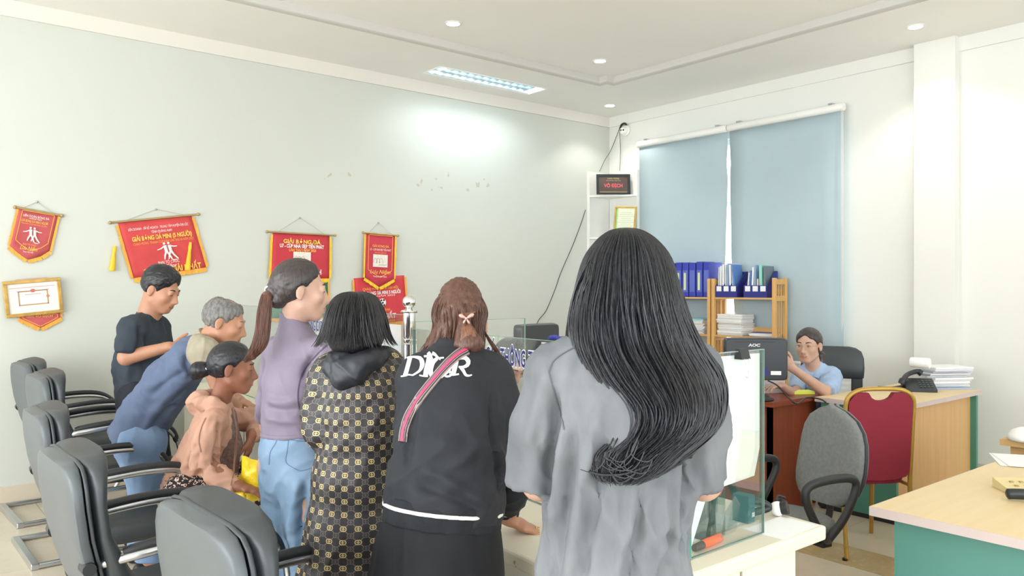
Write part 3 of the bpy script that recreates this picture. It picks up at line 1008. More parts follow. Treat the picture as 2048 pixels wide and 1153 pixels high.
# monitors
M_MON = pmat('monitor_black', (44, 48, 52), 0.35, var=0.06, scale=2)
def monitor(loc, rz, w, hgt, z0, label, logo=None):
    r = empty('computer_monitor', loc, rz=rz, label=label, cat='monitor')
    # local: back faces -y, screen +y
    rs = []
    for (y, k) in ((-0.034, 0.925), (-0.031, 0.95), (-0.008, 0.99), (0.0, 1.0), (0.016, 1.0), (0.02, 0.995)):
        rs.append(ring((0, y, z0 + hgt / 2), (1, 0, 0), (0, 0, 1), w / 2 * k, hgt / 2 * k, 48, 16))
    MB().loft(rs).build('casing', M_MON, r, smooth=25)
    MB().box(-w / 2 + 0.012, 0.0201, z0 + 0.02, w / 2 - 0.012, 0.021, z0 + hgt - 0.012).build('screen', pmat('dark_screen', (16, 18, 22), 0.1, var=0.02), r)
    MB().box(-0.04, -0.06, 0.012, 0.04, -0.028, z0 + hgt * 0.45, 0.006).build('stand', M_BLACKPL, r)
    MB().lathe([(0, 0), (0.11, 0), (0.115, 0.005), (0.10, 0.012), (0, 0.014)], (0, -0.03, 0), 28).build('base', M_BLACKPL, r, smooth=40)
    if logo:
        mb = MB()
        text_on(mb, logo, 0.026, (-0.015, -0.0345, z0 + hgt * 0.83), (1, 0, 0), (0, 0, 1), 0.0004, bold=0.0012, shear=0.1, width=1.3)
        mb.build('logo', pmat('silver_print', (200, 204, 208), 0.3, var=0.02), r)
        MB().box(-w * 0.36, -0.0348, z0 + hgt * 0.905, w * 0.30, -0.0335, z0 + hgt * 0.912).build('vent_slot', pmat('slot_black', (14, 15, 16), 0.7, var=0.02), r)
        MB().box(w * 0.10, -0.0350, z0 + 0.03, w * 0.18, -0.0335, z0 + 0.09).build('blue_sticker', M_BLUE, r)
        MB().box(w * 0.22, -0.0350, z0 + 0.04, w * 0.38, -0.0335, z0 + 0.066).build('white_sticker', M_PAPER, r)
    return r
pm = at(1511, 735, 5.30)
monitor((pm[0], pm[1], 0.761), math.radians(-39.2 - 6), 0.42, 0.285, 0.125, 'large black monitor seen from behind on the mahogany desk', 'AOC')
pm = at(1073, 700, 4.62)
monitor((pm[0], pm[1], 0.761), math.radians(-39.2 + 48), 0.36, 0.30, 0.235, 'dark monitor behind the glass partition')
# things on the mahogany desk
MB().tube(smooth_path([at(1536, 762, 5.20), at(1556, 773, 5.14), at(1590, 786, 5.0) * np.array([1, 1, 0]) + np.array([0, 0, 0.775]), np.append(on_plane_z(1612, 795, 0.772)[:2], 0.768), np.append(on_plane_z(1640, 797, 0.772)[:2], 0.766), at(1652, 806, 5.35)], 6), 0.005, 8).build('monitor_cable', M_BLACKPL, smooth=60, label='black cable looping over the mahogany desk', cat='cable')
p = on_plane_z(1606, 786, 0.775)
MB().box(-0.075, -0.05, 0, 0.075, 0.05, 0.022, 0.004).build('notepad', pmat('yellow_pad', (226, 232, 90), 0.6, var=0.03), loc=(p[0] + 0.05, p[1] + 0.04, 0.76), rz=-0.6, label='bright yellow notepad on the mahogany desk', cat='notepad')
p = on_plane_z(1545, 785, 0.77)
MB().box(-0.1, -0.07, 0, 0.1, 0.07, 0.10, 0.006).build('desk_box', pmat('pale_grey_card', (214, 212, 216), 0.6, var=0.03), loc=(p[0] + 0.03, p[1] + 0.06, 0.76), rz=-0.5, label='pale grey box on the mahogany desk under the monitor', cat='box')
p = on_plane_z(1530, 797, 0.77)
MB().box(-0.12, -0.03, 0, 0.1, 0.06, 0.02, 0.005).build('keyboard', M_BLACKPL, loc=(p[0] + 0.0, p[1] + 0.09, 0.76), rz=-0.65, label='black keyboard edge on the mahogany desk', cat='keyboard')

# ------------------------------------------------------------------ grey swivel chair
def swivel_chair(loc, rz):
    M_FAB = pmat('grey_chair_fabric', (120, 122, 120), 0.95, var=0.12, scale=60, bump=0.25, bscale=260, bdist=0.002)
    M_RIM = pmat('black_chair_shell', (40, 43, 45), 0.5, var=0.06)
    r = empty('swivel_chair', loc, rz=rz, label='grey fabric swivel chair with black loop armrests behind the counter', cat='chair')
    tilt = 0.16
    ax = np.array([-math.sin(tilt), 0, math.cos(tilt)])
    nx = np.array([math.cos(tilt), 0, math.sin(tilt)])
    b0 = np.array([-0.23, 0, 0.52])
    def bk(off, th, k, sc):
        rs = []
        for i in range(13):
            u = i / 12
            s = 0.48 * (0.5 - 0.5 * math.cos(math.pi * u))
            w = 0.215 * (max(0.0, 1 - abs(2 * s / 0.48 - 0.92) ** 3.2)) ** 0.5 * (0.93 + 0.14 * (1 - s / 0.48)) * sc + 0.003
            t2 = th * (0.35 + 0.65 * math.sin(math.pi * min(max(u, 0.05), 0.95)) ** 0.5)
            c = b0 + ax * s + nx * (off - 0.03 * math.sin(s / 0.48 * math.pi * 1.0))
            rs.append(ring(c, np.array([0, 1.0, 0]), nx, w, t2, 26, 2.6))
        return rs
    MB().loft(bk(0.018, 0.032, 0, 1.0)).build('backrest', M_FAB, r, smooth=70)
    MB().loft(bk(-0.004, 0.020, 0, 1.035)).build('back_rim', M_RIM, r, smooth=70)
    MB().loft(bk(-0.018, 0.024, 0, 0.985)).build('back_cover', M_FAB, r, smooth=70)
    rs = []
    for (z, g) in ((0.42, 0.19), (0.43, 0.215), (0.455, 0.23), (0.48, 0.225), (0.495, 0.20), (0.50, 0.15)):
        rs.append(ring((0.06, 0, z), (1, 0, 0), (0, 1, 0), g + 0.01, g + 0.01, 30, 2.7))
    MB().loft(rs).build('seat', M_FAB, r, smooth=70)
    MB().loft([ring((0.06, 0, z), (1, 0, 0), (0, 1, 0), g, g, 26, 2.7) for (z, g) in ((0.40, 0.17), (0.405, 0.20), (0.425, 0.22), (0.44, 0.215))]).build('seat_shell', M_RIM, r, smooth=60)
    MB().tube(smooth_path([(-0.02, 0, 0.405), (-0.2, 0, 0.40), (-0.27, 0, 0.46), (-0.28, 0, 0.66)], 5), 0.018, 10).build('back_bracket', M_RIM, r, smooth=60)
    for s in (-1, 1):
        y = s * 0.275
        loop = smooth_path([(0.0, y * 0.92, 0.43), (-0.08, y, 0.52), (-0.15, y, 0.62), (-0.16, y, 0.675), (-0.11, y, 0.70), (0.03, y, 0.705), (0.14, y, 0.69), (0.165, y, 0.645), (0.12, y, 0.55), (0.05, y, 0.455), (0.0, y * 0.92, 0.43)], 5)
        MB().tube(loop[:-1], 0.020, 10, closed=True).build('armrest', M_RIM, r, smooth=70)
        MB().box(-0.02, min(y * 0.6, y * 0.95), 0.40, 0.04, max(y * 0.6, y * 0.95), 0.425, 0.005).build('arm_bracket', M_RIM, r)
    MB().cyl((0.04, 0, 0.08), (0.04, 0, 0.40), 0.028, 0.022, 14).build('gas_column', M_RIM, r, smooth=50)
    for k in range(5):
        a = 2 * math.pi * k / 5 + 0.3
        c, s = math.cos(a), math.sin(a)
        MB().tube([(0.04, 0, 0.10), (0.04 + 0.27 * c, 0.27 * s, 0.075)], [0.028, 0.016], 8).build('foot', M_RIM, r, smooth=50)
        MB().cyl((0.04 + 0.27 * c - 0.012 * s, 0.27 * s + 0.012 * c, 0.027), (0.04 + 0.27 * c + 0.012 * s, 0.27 * s - 0.012 * c, 0.027), 0.027, n=14).build('caster', M_BLACKPL, r, smooth=40)
    return r
swivel_chair((3.25, 1.985, 0), math.radians(168)).scale = (0.94, 0.84, 0.965)

# black high-back chair of the clerk
def mesh_back_chair(loc, rz):
    r = empty('office_chair', loc, rz=rz, label='black high-back office chair with white slats behind the clerk', cat='chair')
    b0 = np.array([-0.24, 0, 0.455])
    ax = np.array([-0.14, 0, 0.99]); nx = np.array([0.99, 0, 0.14]); Y = np.array([0, 1.0, 0])
    MB().loft([ring(b0 + ax * s, Y, nx, w, t, 26, 5) for (s, w, t) in ((0.36, 0.235, 0.03), (0.37, 0.255, 0.038), (0.45, 0.26, 0.042), (0.53, 0.255, 0.04), (0.585, 0.235, 0.034), (0.615, 0.19, 0.026), (0.625, 0.14, 0.016))]).build('headrest_pad', M_LEATHER, r, smooth=50)
    for s in (-1, 1):
        MB().box(-0.02, 0.2 * s - 0.045, 0, 0.02, 0.2 * s + 0.045, 0.38, 0.01).build('side_frame', M_BLACKPL, r, loc=b0 + ax * 0.0, rot=(0, -0.14, 0))
    for k in range(8):
        c = b0 + ax * (0.03 + k * 0.042)
        MB().box(-0.004, -0.165, -0.011, 0.004, 0.165, 0.011).build('slat', M_PAPER, r, loc=c, rot=(0, -0.14, 0))
        if k % 2:
            MB().cyl((-0.02, -0.19, 0), (0.023, -0.19, 0), 0.008, n=10).build('button', M_PAPER, r, loc=c)
    MB().loft([ring((0.02, 0, z), (1, 0, 0), (0, 1, 0), g, g, 26, 4) for (z, g) in ((0.42, 0.21), (0.43, 0.245), (0.47, 0.25), (0.495, 0.22))]).build('seat', M_LEATHER, r, smooth=50)
    MB().cyl((0, 0, 0.06), (0, 0, 0.42), 0.03, n=14).build('gas_column', M_BLACKPL, r, smooth=50)
    for k in range(5):
        a = 2 * math.pi * k / 5
        MB().tube([(0, 0, 0.10), (0.29 * math.cos(a), 0.29 * math.sin(a), 0.04)], [0.028, 0.02], 8).build('foot', M_BLACKPL, r, smooth=50)
    return r

# red banquet chair seen from behind
def banquet_chair(loc, rz):
    M_GOLD = pmat('gold_painted_tube', (178, 142, 66), 0.35, 0.35, var=0.1, scale=20)
    M_REDF = pmat('wine_red_fabric', (134, 34, 52), 0.85, var=0.06, scale=8, bump=0.15, bscale=300, bdist=0.001)
    r = empty('banquet_chair', loc, rz=rz, label='wine-red banquet chair with gold frame seen from behind', cat='chair')
    # local: faces +y, back at y=0; origin between the rear feet
    w = 0.195
    def yb(z):
        return -0.02 - 0.10 * max(0, z - 0.42) ** 1.0 * 0.9 if z > 0.42 else -0.06 + 0.095 * z
    path = []
    for z in (0.0, 0.15, 0.30, 0.42, 0.6, 0.78, 0.86):
        path.append((-w + 0.012 * (0.42 - z if z < 0.42 else 0), yb(z), z))
    path += [(-w + 0.015, yb(0.91), 0.905), (-w + 0.06, yb(0.94), 0.935), (-0.08, yb(0.95), 0.945), (0, yb(0.95), 0.947)]
    full = smooth_path(path + [(-x, y, z) for (x, y, z) in reversed(path[:-1])], 4)
    MB().tube(full, 0.0125, 10).build('back_frame', M_GOLD, r, smooth=50)
    # upholstered back with a dip at the top
    N = 20
    def outline():
        pts = []
        for k in range(N + 1):
            u = -1 + 2 * k / N
            x = u * (w - 0.012)
            edge = 0.925 - 0.05 * max(0, abs(u) - 0.78) / 0.22
            dip = 0.045 * max(0.0, 1 - (u / 0.38) ** 2) ** 0.5 if abs(u) < 0.38 else 0
            pts.append((x, edge - dip))
        pts += [(w - 0.012, 0.48), (w - 0.03, 0.45), (0.1, 0.435), (0, 0.43), (-0.1, 0.435), (-w + 0.03, 0.45), (-w + 0.012, 0.48)]
        return pts
    ol = outline()
    vs = [(x, yb(z) - 0.012, z) for x, z in ol] + [(x, yb(z) + 0.022, z) for x, z in ol]
    n = len(ol)
    fs = [tuple(range(n)), tuple(range(2 * n - 1, n - 1, -1))] + [(k, (k + 1) % n, n + (k + 1) % n, n + k) for k in range(n)]
    MB().add(vs, fs).build('backrest', M_REDF, r)
    MB().loft([ring((0, 0.20, z), (1, 0, 0), (0, 1, 0), g, g + 0.005, 28, 4) for (z, g) in ((0.40, 0.18), (0.405, 0.20), (0.43, 0.208), (0.455, 0.20), (0.468, 0.17))]).build('seat', M_REDF, r, smooth=50)
    for s in (-1, 1):
        MB().tube([(s * 0.19, 0.37, 0.41), (s * 0.198, 0.40, 0.0)], 0.0125, 10).build('front_leg', M_GOLD, r, smooth=50)
        MB().cyl((s * (w - 0.004), -0.02, 0.40), (s * 0.19, 0.37, 0.40), 0.011, n=8).build('seat_rail', M_GOLD, r, smooth=50)
        MB().cyl((s * (w + 0.005), yb(0) - 0.0, 0), (s * (w + 0.005), yb(0), 0.012), 0.015, n=10).build('foot_cap', M_BLACKPL, r)
    return r
_f = on_plane_z(1690, 1120, 0.0)
_bc = np.array([_f[0], _f[1], 0]) + RGT * 0.19 + FWD * 0.06
banquet_chair((_bc[0], _bc[1], 0), math.radians(-39.2 + 4))
mesh_back_chair((5.76, 3.18, 0), math.radians(205)).scale = (0.94, 0.92, 0.965)
# ================================================================== shelves, wall hangings, small things
M_BAMBOO = wood_mat('bamboo', (206, 158, 92), (222, 176, 110), 2, 2.0, 0.5)
M_BAMBOOS = wood_mat('bamboo_shelf', (206, 158, 92), (222, 176, 110), 1, 2.0, 0.5)
def bamboo_rack(y0, y1, label):
    x0, x1, H = 6.45, 6.66, 1.60
    r = empty('bamboo_rack', (x0, y0, 0), label=label, cat='shelf', group='bamboo racks in front of the window')
    w, d = y1 - y0, x1 - x0
    for y in (0, w - 0.035):
        for x in (0, d - 0.035):
            MB().box(x, y, 0, x + 0.035, y + 0.035, H, 0.005).build('post', M_BAMBOO, r)
        for z in (H - 0.06, 1.385, 0.99, 0.60, 0.2):
            MB().box(0.035, y + 0.006, z, d - 0.035, y + 0.03, z + 0.05).build('side_rail', M_BAMBOOS, r)
        for (z0, z1) in ((1.435, H - 0.06), (1.04, 1.385), (0.65, 0.99), (0.25, 0.60)):
            for x in (0.075, 0.12):
                MB().box(x, y + 0.012, z0, x + 0.012, y + 0.024, z1).build('side_slat', M_BAMBOO, r)
    for z in (1.40, 1.03, 0.63, 0.22):
        for k in range(4):
            MB().box(0.004 + k * 0.052, 0.0355, z, 0.05 + k * 0.052, w - 0.0355, z + 0.016).build('shelf_slat', M_BAMBOOS, r)
        MB().box(d - 0.03, 0.0355, z + 0.05, d - 0.018, w - 0.0355, z + 0.10).build('back_rail', M_BAMBOOS, r)
    return r
RB0, RB1, RA0, RA1 = 4.09, 4.80, 4.815, 5.55
bamboo_rack(RB0, RB1, 'bamboo slatted rack holding the magazine files, nearer the clerk')
bamboo_rack(RA0, RA1, 'bamboo slatted rack holding the blue ring binders, partly behind the long-haired woman')

M_BINDER = pmat('blue_binder', (48, 62, 168), 0.45, var=0.08, scale=3)
M_BINDERL = pmat('blue_binder_pocket', (92, 106, 188), 0.25, var=0.05, scale=3)
M_LABELY = pmat('yellow_green_label', (214, 226, 158), 0.7, var=0.04)
zA = 1.417
ords = ['leftmost of the row', 'second of the row', 'third of the row', 'fourth of the row', 'fifth of the row', 'sixth of the row', 'seventh of the row', 'rightmost of the row']
for k in range(8):
    y = 5.53 - 0.087 * k
    lean = 0.03 * math.sin(k * 1.7)
    r = empty('ring_binder', (6.475, y - 0.082, zA), label='upright blue ring binder on the bamboo rack, ' + ords[k], cat='binder', group='blue ring binders on the rack')
    r.rotation_euler = (0, 0, lean)
    hgt = 0.35 + 0.006 * math.sin(k * 2.3)
    MB().box(0, 0, 0, 0.20, 0.076, hgt, 0.006).build('cover', M_BINDER, r)
    MB().box(-0.002, 0.008, 0.05, 0.0, 0.068, 0.27).build('spine_pocket', M_BINDERL, r)
    if k in (1, 3, 4, 6):
        MB().box(-0.0035, 0.028, 0.07, -0.002, 0.052, 0.245).build('spine_label', M_LABELY, r)
# stack on the lower shelf of the binder rack
zL = 1.047
for k in range(3):
    MB().box(0, 0, 0, 0.18, 0.16, 0.055, 0.004).build('ring_binder', M_BINDER, loc=(6.475, 5.26, zL + 0.057 * k), label=('blue ring binder lying flat on the lower shelf, ' + ('lowest', 'middle', 'topmost')[k] + ' of its stack'), cat='binder', group='flat blue binders')
M_CYAN = pmat('cyan_folder', (120, 200, 208), 0.5, var=0.05)
def paper_stack(name, loc, rz, w, d, n, thick, label, top=None, spread=0.012, group=None, cat='papers', seed=1):
    rnd = random.Random(seed)
    r = empty(name, loc, rz=rz, label=label, cat=cat, group=group)
    z = 0
    for k in range(n):
        h = thick * rnd.uniform(0.7, 1.3)
        a, b = rnd.uniform(-spread, spread), rnd.uniform(-spread, spread)
        m = top if (top is not None and k == n - 1) else (M_PAPER, pmat('off_white_paper', (228, 226, 220), 0.8, var=0.03), pmat('grey_white_paper', (214, 216, 220), 0.8, var=0.03))[rnd.randrange(3)]
        MB().box(-w / 2, -d / 2, 0, w / 2, d / 2, h - 0.0006, 0.0012).build('sheaf', m, r, loc=(a, b, z), rz=rnd.uniform(-0.05, 0.05))
        z += h
    return r, z
paper_stack('paper_stack', (6.555, 5.02, zL), 0.05, 0.17, 0.21, 12, 0.013, 'stack of papers under a cyan folder on the binder rack', M_CYAN, seed=3)
paper_stack('paper_stack', (6.57, 4.60, zL), -0.08, 0.18, 0.30, 17, 0.0118, 'thick stack of stapled papers on the bamboo rack behind the monitor', seed=5, spread=0.01)
r, z = paper_stack('paper_stack', (6.56, 4.26, zL), 0.25, 0.18, 0.25, 6, 0.008, 'low slanting stack of papers and a dark blue folder on the rack', pmat('navy_folder', (52, 58, 128), 0.4, var=0.05), seed=8, spread=0.02)
r.rotation_euler = (0.0, 0.0, 0.2)

def magazine_file(y, label, items):
    r = empty('magazine_file', (6.47, y, zA), label=label, cat='file box', group='blue magazine files on the rack')
    M_NAVY = pmat('navy_file_plastic', (40, 46, 130), 0.4, var=0.08)
    W3 = 0.25
    MB().box(0, 0, 0, 0.006, W3, 0.115).build('front', M_NAVY, r)
    for s in range(4):
        yy = s * (W3 - 0.004) / 3
        MB().prism([(0, 0), (0.175, 0), (0.175, 0.25), (0.13, 0.25), (0, 0.10)], (0.0062, yy + 0.004, 0), (1, 0, 0), (0, 0, 1), 0.004).build('divider', M_NAVY, r)
    MB().box(0.0062, 0.004, 0, 0.18, W3, 0.004).build('base', M_NAVY, r)
    MB().box(0.178, 0, 0.004, 0.182, W3, 0.25).build('rear', M_NAVY, r)
    for s in range(3):
        MB().box(-0.0015, 0.012 + s * 0.083, 0.058, 0.0, 0.068 + s * 0.083, 0.108).build('label', M_PAPER, r)
    rnd = random.Random(int(y * 100))
    for (yy, th, h, m, tilt, lab) in items:
        MB().box(0, 0, 0, 0.145, th, h, 0.001).build('document', m, loc=(6.47 + 0.018 + rnd.uniform(0, 0.012), y + yy, zA + 0.006), rot=(tilt, 0, 0), label=lab, cat='document', group='documents in the magazine files')
    return r
M_PLB = pmat('pale_blue_sleeve', (150, 176, 216), 0.35, var=0.05)
M_MID = pmat('mid_blue_folder', (96, 136, 200), 0.4, var=0.05)
M_MINT = pmat('mint_folder', (150, 214, 200), 0.4, var=0.05)
M_PCH = pmat('peach_paper', (232, 206, 184), 0.8, var=0.05)
M_CLR = pmat('clear_sleeve_grey', (208, 216, 222), 0.25, var=0.05)
M_DGR = pmat('dark_grey_folder', (110, 124, 136), 0.5, var=0.05)
magazine_file(4.515, 'navy magazine file with bulging plastic sleeves, nearer the binders', [
    (0.225, 0.012, 0.29, M_CLR, 0.04, 'clear grey sleeve leftmost in the magazine files'), (0.20, 0.014, 0.30, M_PAPER, 0.02, 'white papers beside the leftmost clear sleeve'), (0.165, 0.022, 0.315, M_PAPER, 0.0, 'thick white papers standing tallest in the left magazine file'),
    (0.135, 0.014, 0.31, M_CLR, 0.0, 'clear sleeve right of the thick white papers'), (0.115, 0.012, 0.325, M_PLB, 0.0, 'pale blue sleeve in the left magazine file'), (0.085, 0.02, 0.31, M_PAPER, -0.02, 'white papers right of the pale blue sleeve'),
    (0.058, 0.012, 0.32, M_CLR, -0.03, 'clear sleeve next to the bowed blue folder'), (0.03, 0.018, 0.315, M_MID, -0.10, 'mid-blue folder bowing out of the left magazine file')])
magazine_file(4.19, 'navy magazine file holding the mint green folder, nearer the clerk', [
    (0.225, 0.012, 0.23, M_PAPER, 0.10, 'short white papers leaning left in the right magazine file'), (0.20, 0.012, 0.25, M_MID, 0.06, 'narrow mid-blue folder in the right magazine file'), (0.165, 0.018, 0.28, M_PAPER, 0.05, 'white papers in the middle of the right magazine file'),
    (0.135, 0.014, 0.30, M_PLB, 0.0, 'pale blue folder behind the peach slips'), (0.108, 0.016, 0.17, M_PCH, 0.0, 'short peach coloured slips in the right magazine file'), (0.06, 0.03, 0.30, M_MINT, -0.02, 'mint green folder in the right magazine file'), (0.02, 0.02, 0.29, M_DGR, -0.03, 'grey folder at the right end of the magazine file')])

# white corner shelf
cs = empty('corner_shelf', (ROOM_X1, ROOM_Y1, 0), label='tall white corner shelf in the room corner', cat='shelf')
wa, wb, H = 0.37, 0.47, 2.85
g = 0.003
MB().box(-wa, -0.018 - g, 0, -0.02 - g, -g, H).build('side_panel', M_WHITE, cs)
MB().box(-0.018 - g, -wb, 0, -g, -0.02 - g, H).build('side_panel', M_WHITE, cs)
MB().box(-wa - 0.006, -0.045, 0, -wa, -g, H).build('front_stile', M_WHITE, cs)
MB().box(-0.045, -wb - 0.006, 0, -g, -wb, H).build('front_stile', M_WHITE, cs)
for z in (2.555, 2.075, 1.6, 1.12, 0.64, 0.12):
    MB().prism([(-0.022, -0.022), (-wa, -0.022), (-wa, -0.05), (-0.05, -wb), (-0.022, -wb)], (0, 0, z), (1, 0, 0), (0, 1, 0), 0.016).build('shelf_board', M_WHITE, cs)

# black award plaque (VÔ ĐỊCH)
ctr = np.array([6.57, 6.23, 2.573])
face = -FWD
az = math.atan2(FWD[1], FWD[0]) - math.pi / 2
r = empty('award_plaque', ctr, label='black framed award plaque with red lettering on the corner shelf', cat='plaque')
r.rotation_euler = (math.radians(-8), 0, az)
pw, ph = 0.385, 0.235
mb = MB()
b = 0.028
mb.box(-pw / 2, -0.01, 0, -pw / 2 + b, 0.01, ph).box(pw / 2 - b, -0.01, 0, pw / 2, 0.01, ph).box(-pw / 2 + b, -0.01, 0, pw / 2 - b, 0.01, b * 0.6).box(-pw / 2 + b, -0.01, ph - b, pw / 2 - b, 0.01, ph)
mb.build('frame', pmat('black_frame', (36, 44, 50), 0.4, var=0.05), r)
MB().box(-pw / 2 + b, -0.004, b * 0.6, pw / 2 - b, 0.006, ph - b).build('plate', pmat('dark_brown_plate', (84, 70, 64), 0.4, var=0.15, scale=8), r)
mb = MB(); text_on(mb, 'VÔ ĐỊCH', 0.058, (0, -0.005, 0.10), (1, 0, 0), (0, 0, 1), 0.0004, bold=0.0015, width=0.85); mb.build('red_lettering', pmat('red_print', (232, 96, 104), 0.5, var=0.03), r)
mb = MB(); text_on(mb, 'CHÚC MỪNG', 0.022, (0, -0.005, 0.184), (1, 0, 0), (0, 0, 1), 0.0004); text_on(mb, 'ĐỘI BÓNG ĐẠT THÀNH TÍCH', 0.012, (0, -0.005, 0.16), (1, 0, 0), (0, 0, 1), 0.0004); mb.build('yellow_lettering', pmat('yellow_print', (214, 196, 130), 0.5, var=0.03), r)
MB().box(-pw / 2 + b + 0.01, -0.0046, 0.026, pw / 2 - b - 0.01, -0.004, 0.031).build('gold_line', pmat('gold_print', (200, 176, 110), 0.4, var=0.05), r)

M_GOLDF = pmat('gold_frame', (196, 158, 84), 0.35, 0.45, var=0.18, scale=24)
def picture_frame(name, w, h, border, parent_args, paper_mat, depth=0.02):
    r = empty(name, **parent_args)
    mb = MB()
    for (x0, z0, x1, z1) in ((0, 0, w, border), (0, h - border, w, h), (0, border, border, h - border), (w - border, border, w, h - border)):
        mb.box(x0 - w / 2, -depth, z0, x1 - w / 2, 0, z1, 0.003)
    mb.build('frame', M_GOLDF, r)
    MB().box(-w / 2 + border, -depth * 0.5, border, w / 2 - border, -0.001, h - border).build('sheet', paper_mat, r)
    return r
M_GREENP = pmat('pale_green_certificate', (226, 234, 206), 0.6, var=0.04, scale=10)
r = picture_frame('certificate_frame', 0.25, 0.345, 0.02, dict(loc=(6.62, 6.12, 2.093), label='gold framed pale green certificate leaning on the corner shelf', cat='picture frame', rot=(math.radians(-9), math.radians(3), az - 0.35)), M_GREENP)
MB().box(-0.105, -0.0108, 0.02, -0.085, -0.0102, 0.325).build('green_stripe', pmat('green_print', (150, 200, 120), 0.6, var=0.1), r)
mb = MB()
for k in range(9):
    ww = 0.06 + 0.02 * ((k * 7) % 3)
    mb.box(0.01 - ww, -0.0109, 0.27 - k * 0.022, 0.01 + ww, -0.0102, 0.273 - k * 0.022)
mb.build('printed_lines', pmat('grey_print', (150, 152, 130), 0.7, var=0.05), r)

# security camera and wires
pc = on_right_wall(1253, 262, 0.0)
sc = empty('security_camera', (ROOM_X1, pc[1], pc[2]), label='round white security camera with two dark lenses high in the corner', cat='camera')
MB().lathe([(0, 0), (0.055, 0), (0.062, -0.008), (0.062, -0.025), (0.055, -0.032), (0, -0.034)], n=28, axis='x').build('base', M_WHITE, sc, smooth=40)
MB().sphere((-0.05, 0, -0.005), 0.045, 24, 16).build('head', M_WHITE, sc, smooth=80)
for yy in (0.016, -0.012):
    c = Vector((-0.05, 0, -0.005)) + Vector((-0.74, yy * 22 - 0.35, 0.02)).normalized() * 0.043
    MB().sphere(c, 0.010, 12, 8).build('lens', M_BLACKPL, sc, smooth=80)
MB().tube(smooth_path([(-0.03, 0.075, 0.03), (-0.04, 0.04, 0.07), (-0.05, -0.01, 0.078), (-0.045, -0.04, 0.06)], 5), 0.012, 8).build('cable_bundle', M_BLACKPL, sc, smooth=60)
M_WIRE = pmat('dark_wire', (62, 64, 62), 0.6, var=0.05)
w0 = (6.76, pc[1] + 0.075, pc[2] + 0.03)
MB().tube(smooth_path([w0, on_right_wall(1241, 300, 0.05), on_right_wall(1239.5, 342, 0.06)], 6), 0.0035, 6).build('camera_wire', M_WIRE, smooth=60, label='thin dark wire hanging straight down from the security camera', cat='wire')
MB().tube(smooth_path([w0, on_left_wall(1222, 300, 0.06), on_left_wall(1210, 320, 0.05), on_left_wall(1199, 343, 0.02)], 6), 0.0035, 6).build('camera_wire', M_WIRE, smooth=60, label='thin dark wire slanting from the security camera to the corner shelf', cat='wire')
MB().tube(smooth_path([on_left_wall(1171, 420, 0.006), on_left_wall(1163, 445, 0.006), on_left_wall(1146, 490, 0.006), on_left_wall(1122, 545, 0.006), on_left_wall(1110, 580, 0.006), on_left_wall(1092, 622, 0.006), on_left_wall(1074, 648, 0.006), on_left_wall(1068, 700, 0.006)], 5), 0.004, 6).build('wall_wire', M_WIRE, smooth=60, label='long dark wire sagging across the wall left of the corner shelf', cat='wire')

# ------------------------------------------------------------------ pennants on the left wall
M_FRINGE = pmat('golden_fringe', (242, 196, 56), 0.8, var=0.18, scale=90, stretch=(1, 1, 0.15), bump=0.4, bscale=300)
M_FRINGEO = pmat('orange_fringe', (238, 172, 72), 0.8, var=0.18, scale=90, stretch=(1, 1, 0.15), bump=0.4, bscale=300)
M_YTX = pmat('yellow_lettering', (246, 206, 84), 0.6, var=0.03)
M_WTX = pmat('white_lettering', (244, 236, 232), 0.6, var=0.03)
M_OTX = pmat('orange_lettering', (242, 172, 76), 0.6, var=0.03)
M_ROD = pmat('brass_rod', (176, 152, 104), 0.4, 0.4, var=0.1)
def red(name, rgb):
    return pmat(name, rgb, 0.75, var=0.10, scale=5, bump=0.2, bscale=9, bdist=0.02)

def frame2(P0, P1):
    """wall frame: u along P0->P1 (top edge), v upwards, both in the wall plane"""
    u = Vector((P1[0] - P0[0], 0, P1[2] - P0[2]))
    w = u.length
    u.normalize()
    v = Vector((-u.z, 0, u.x))
    return u, v, w

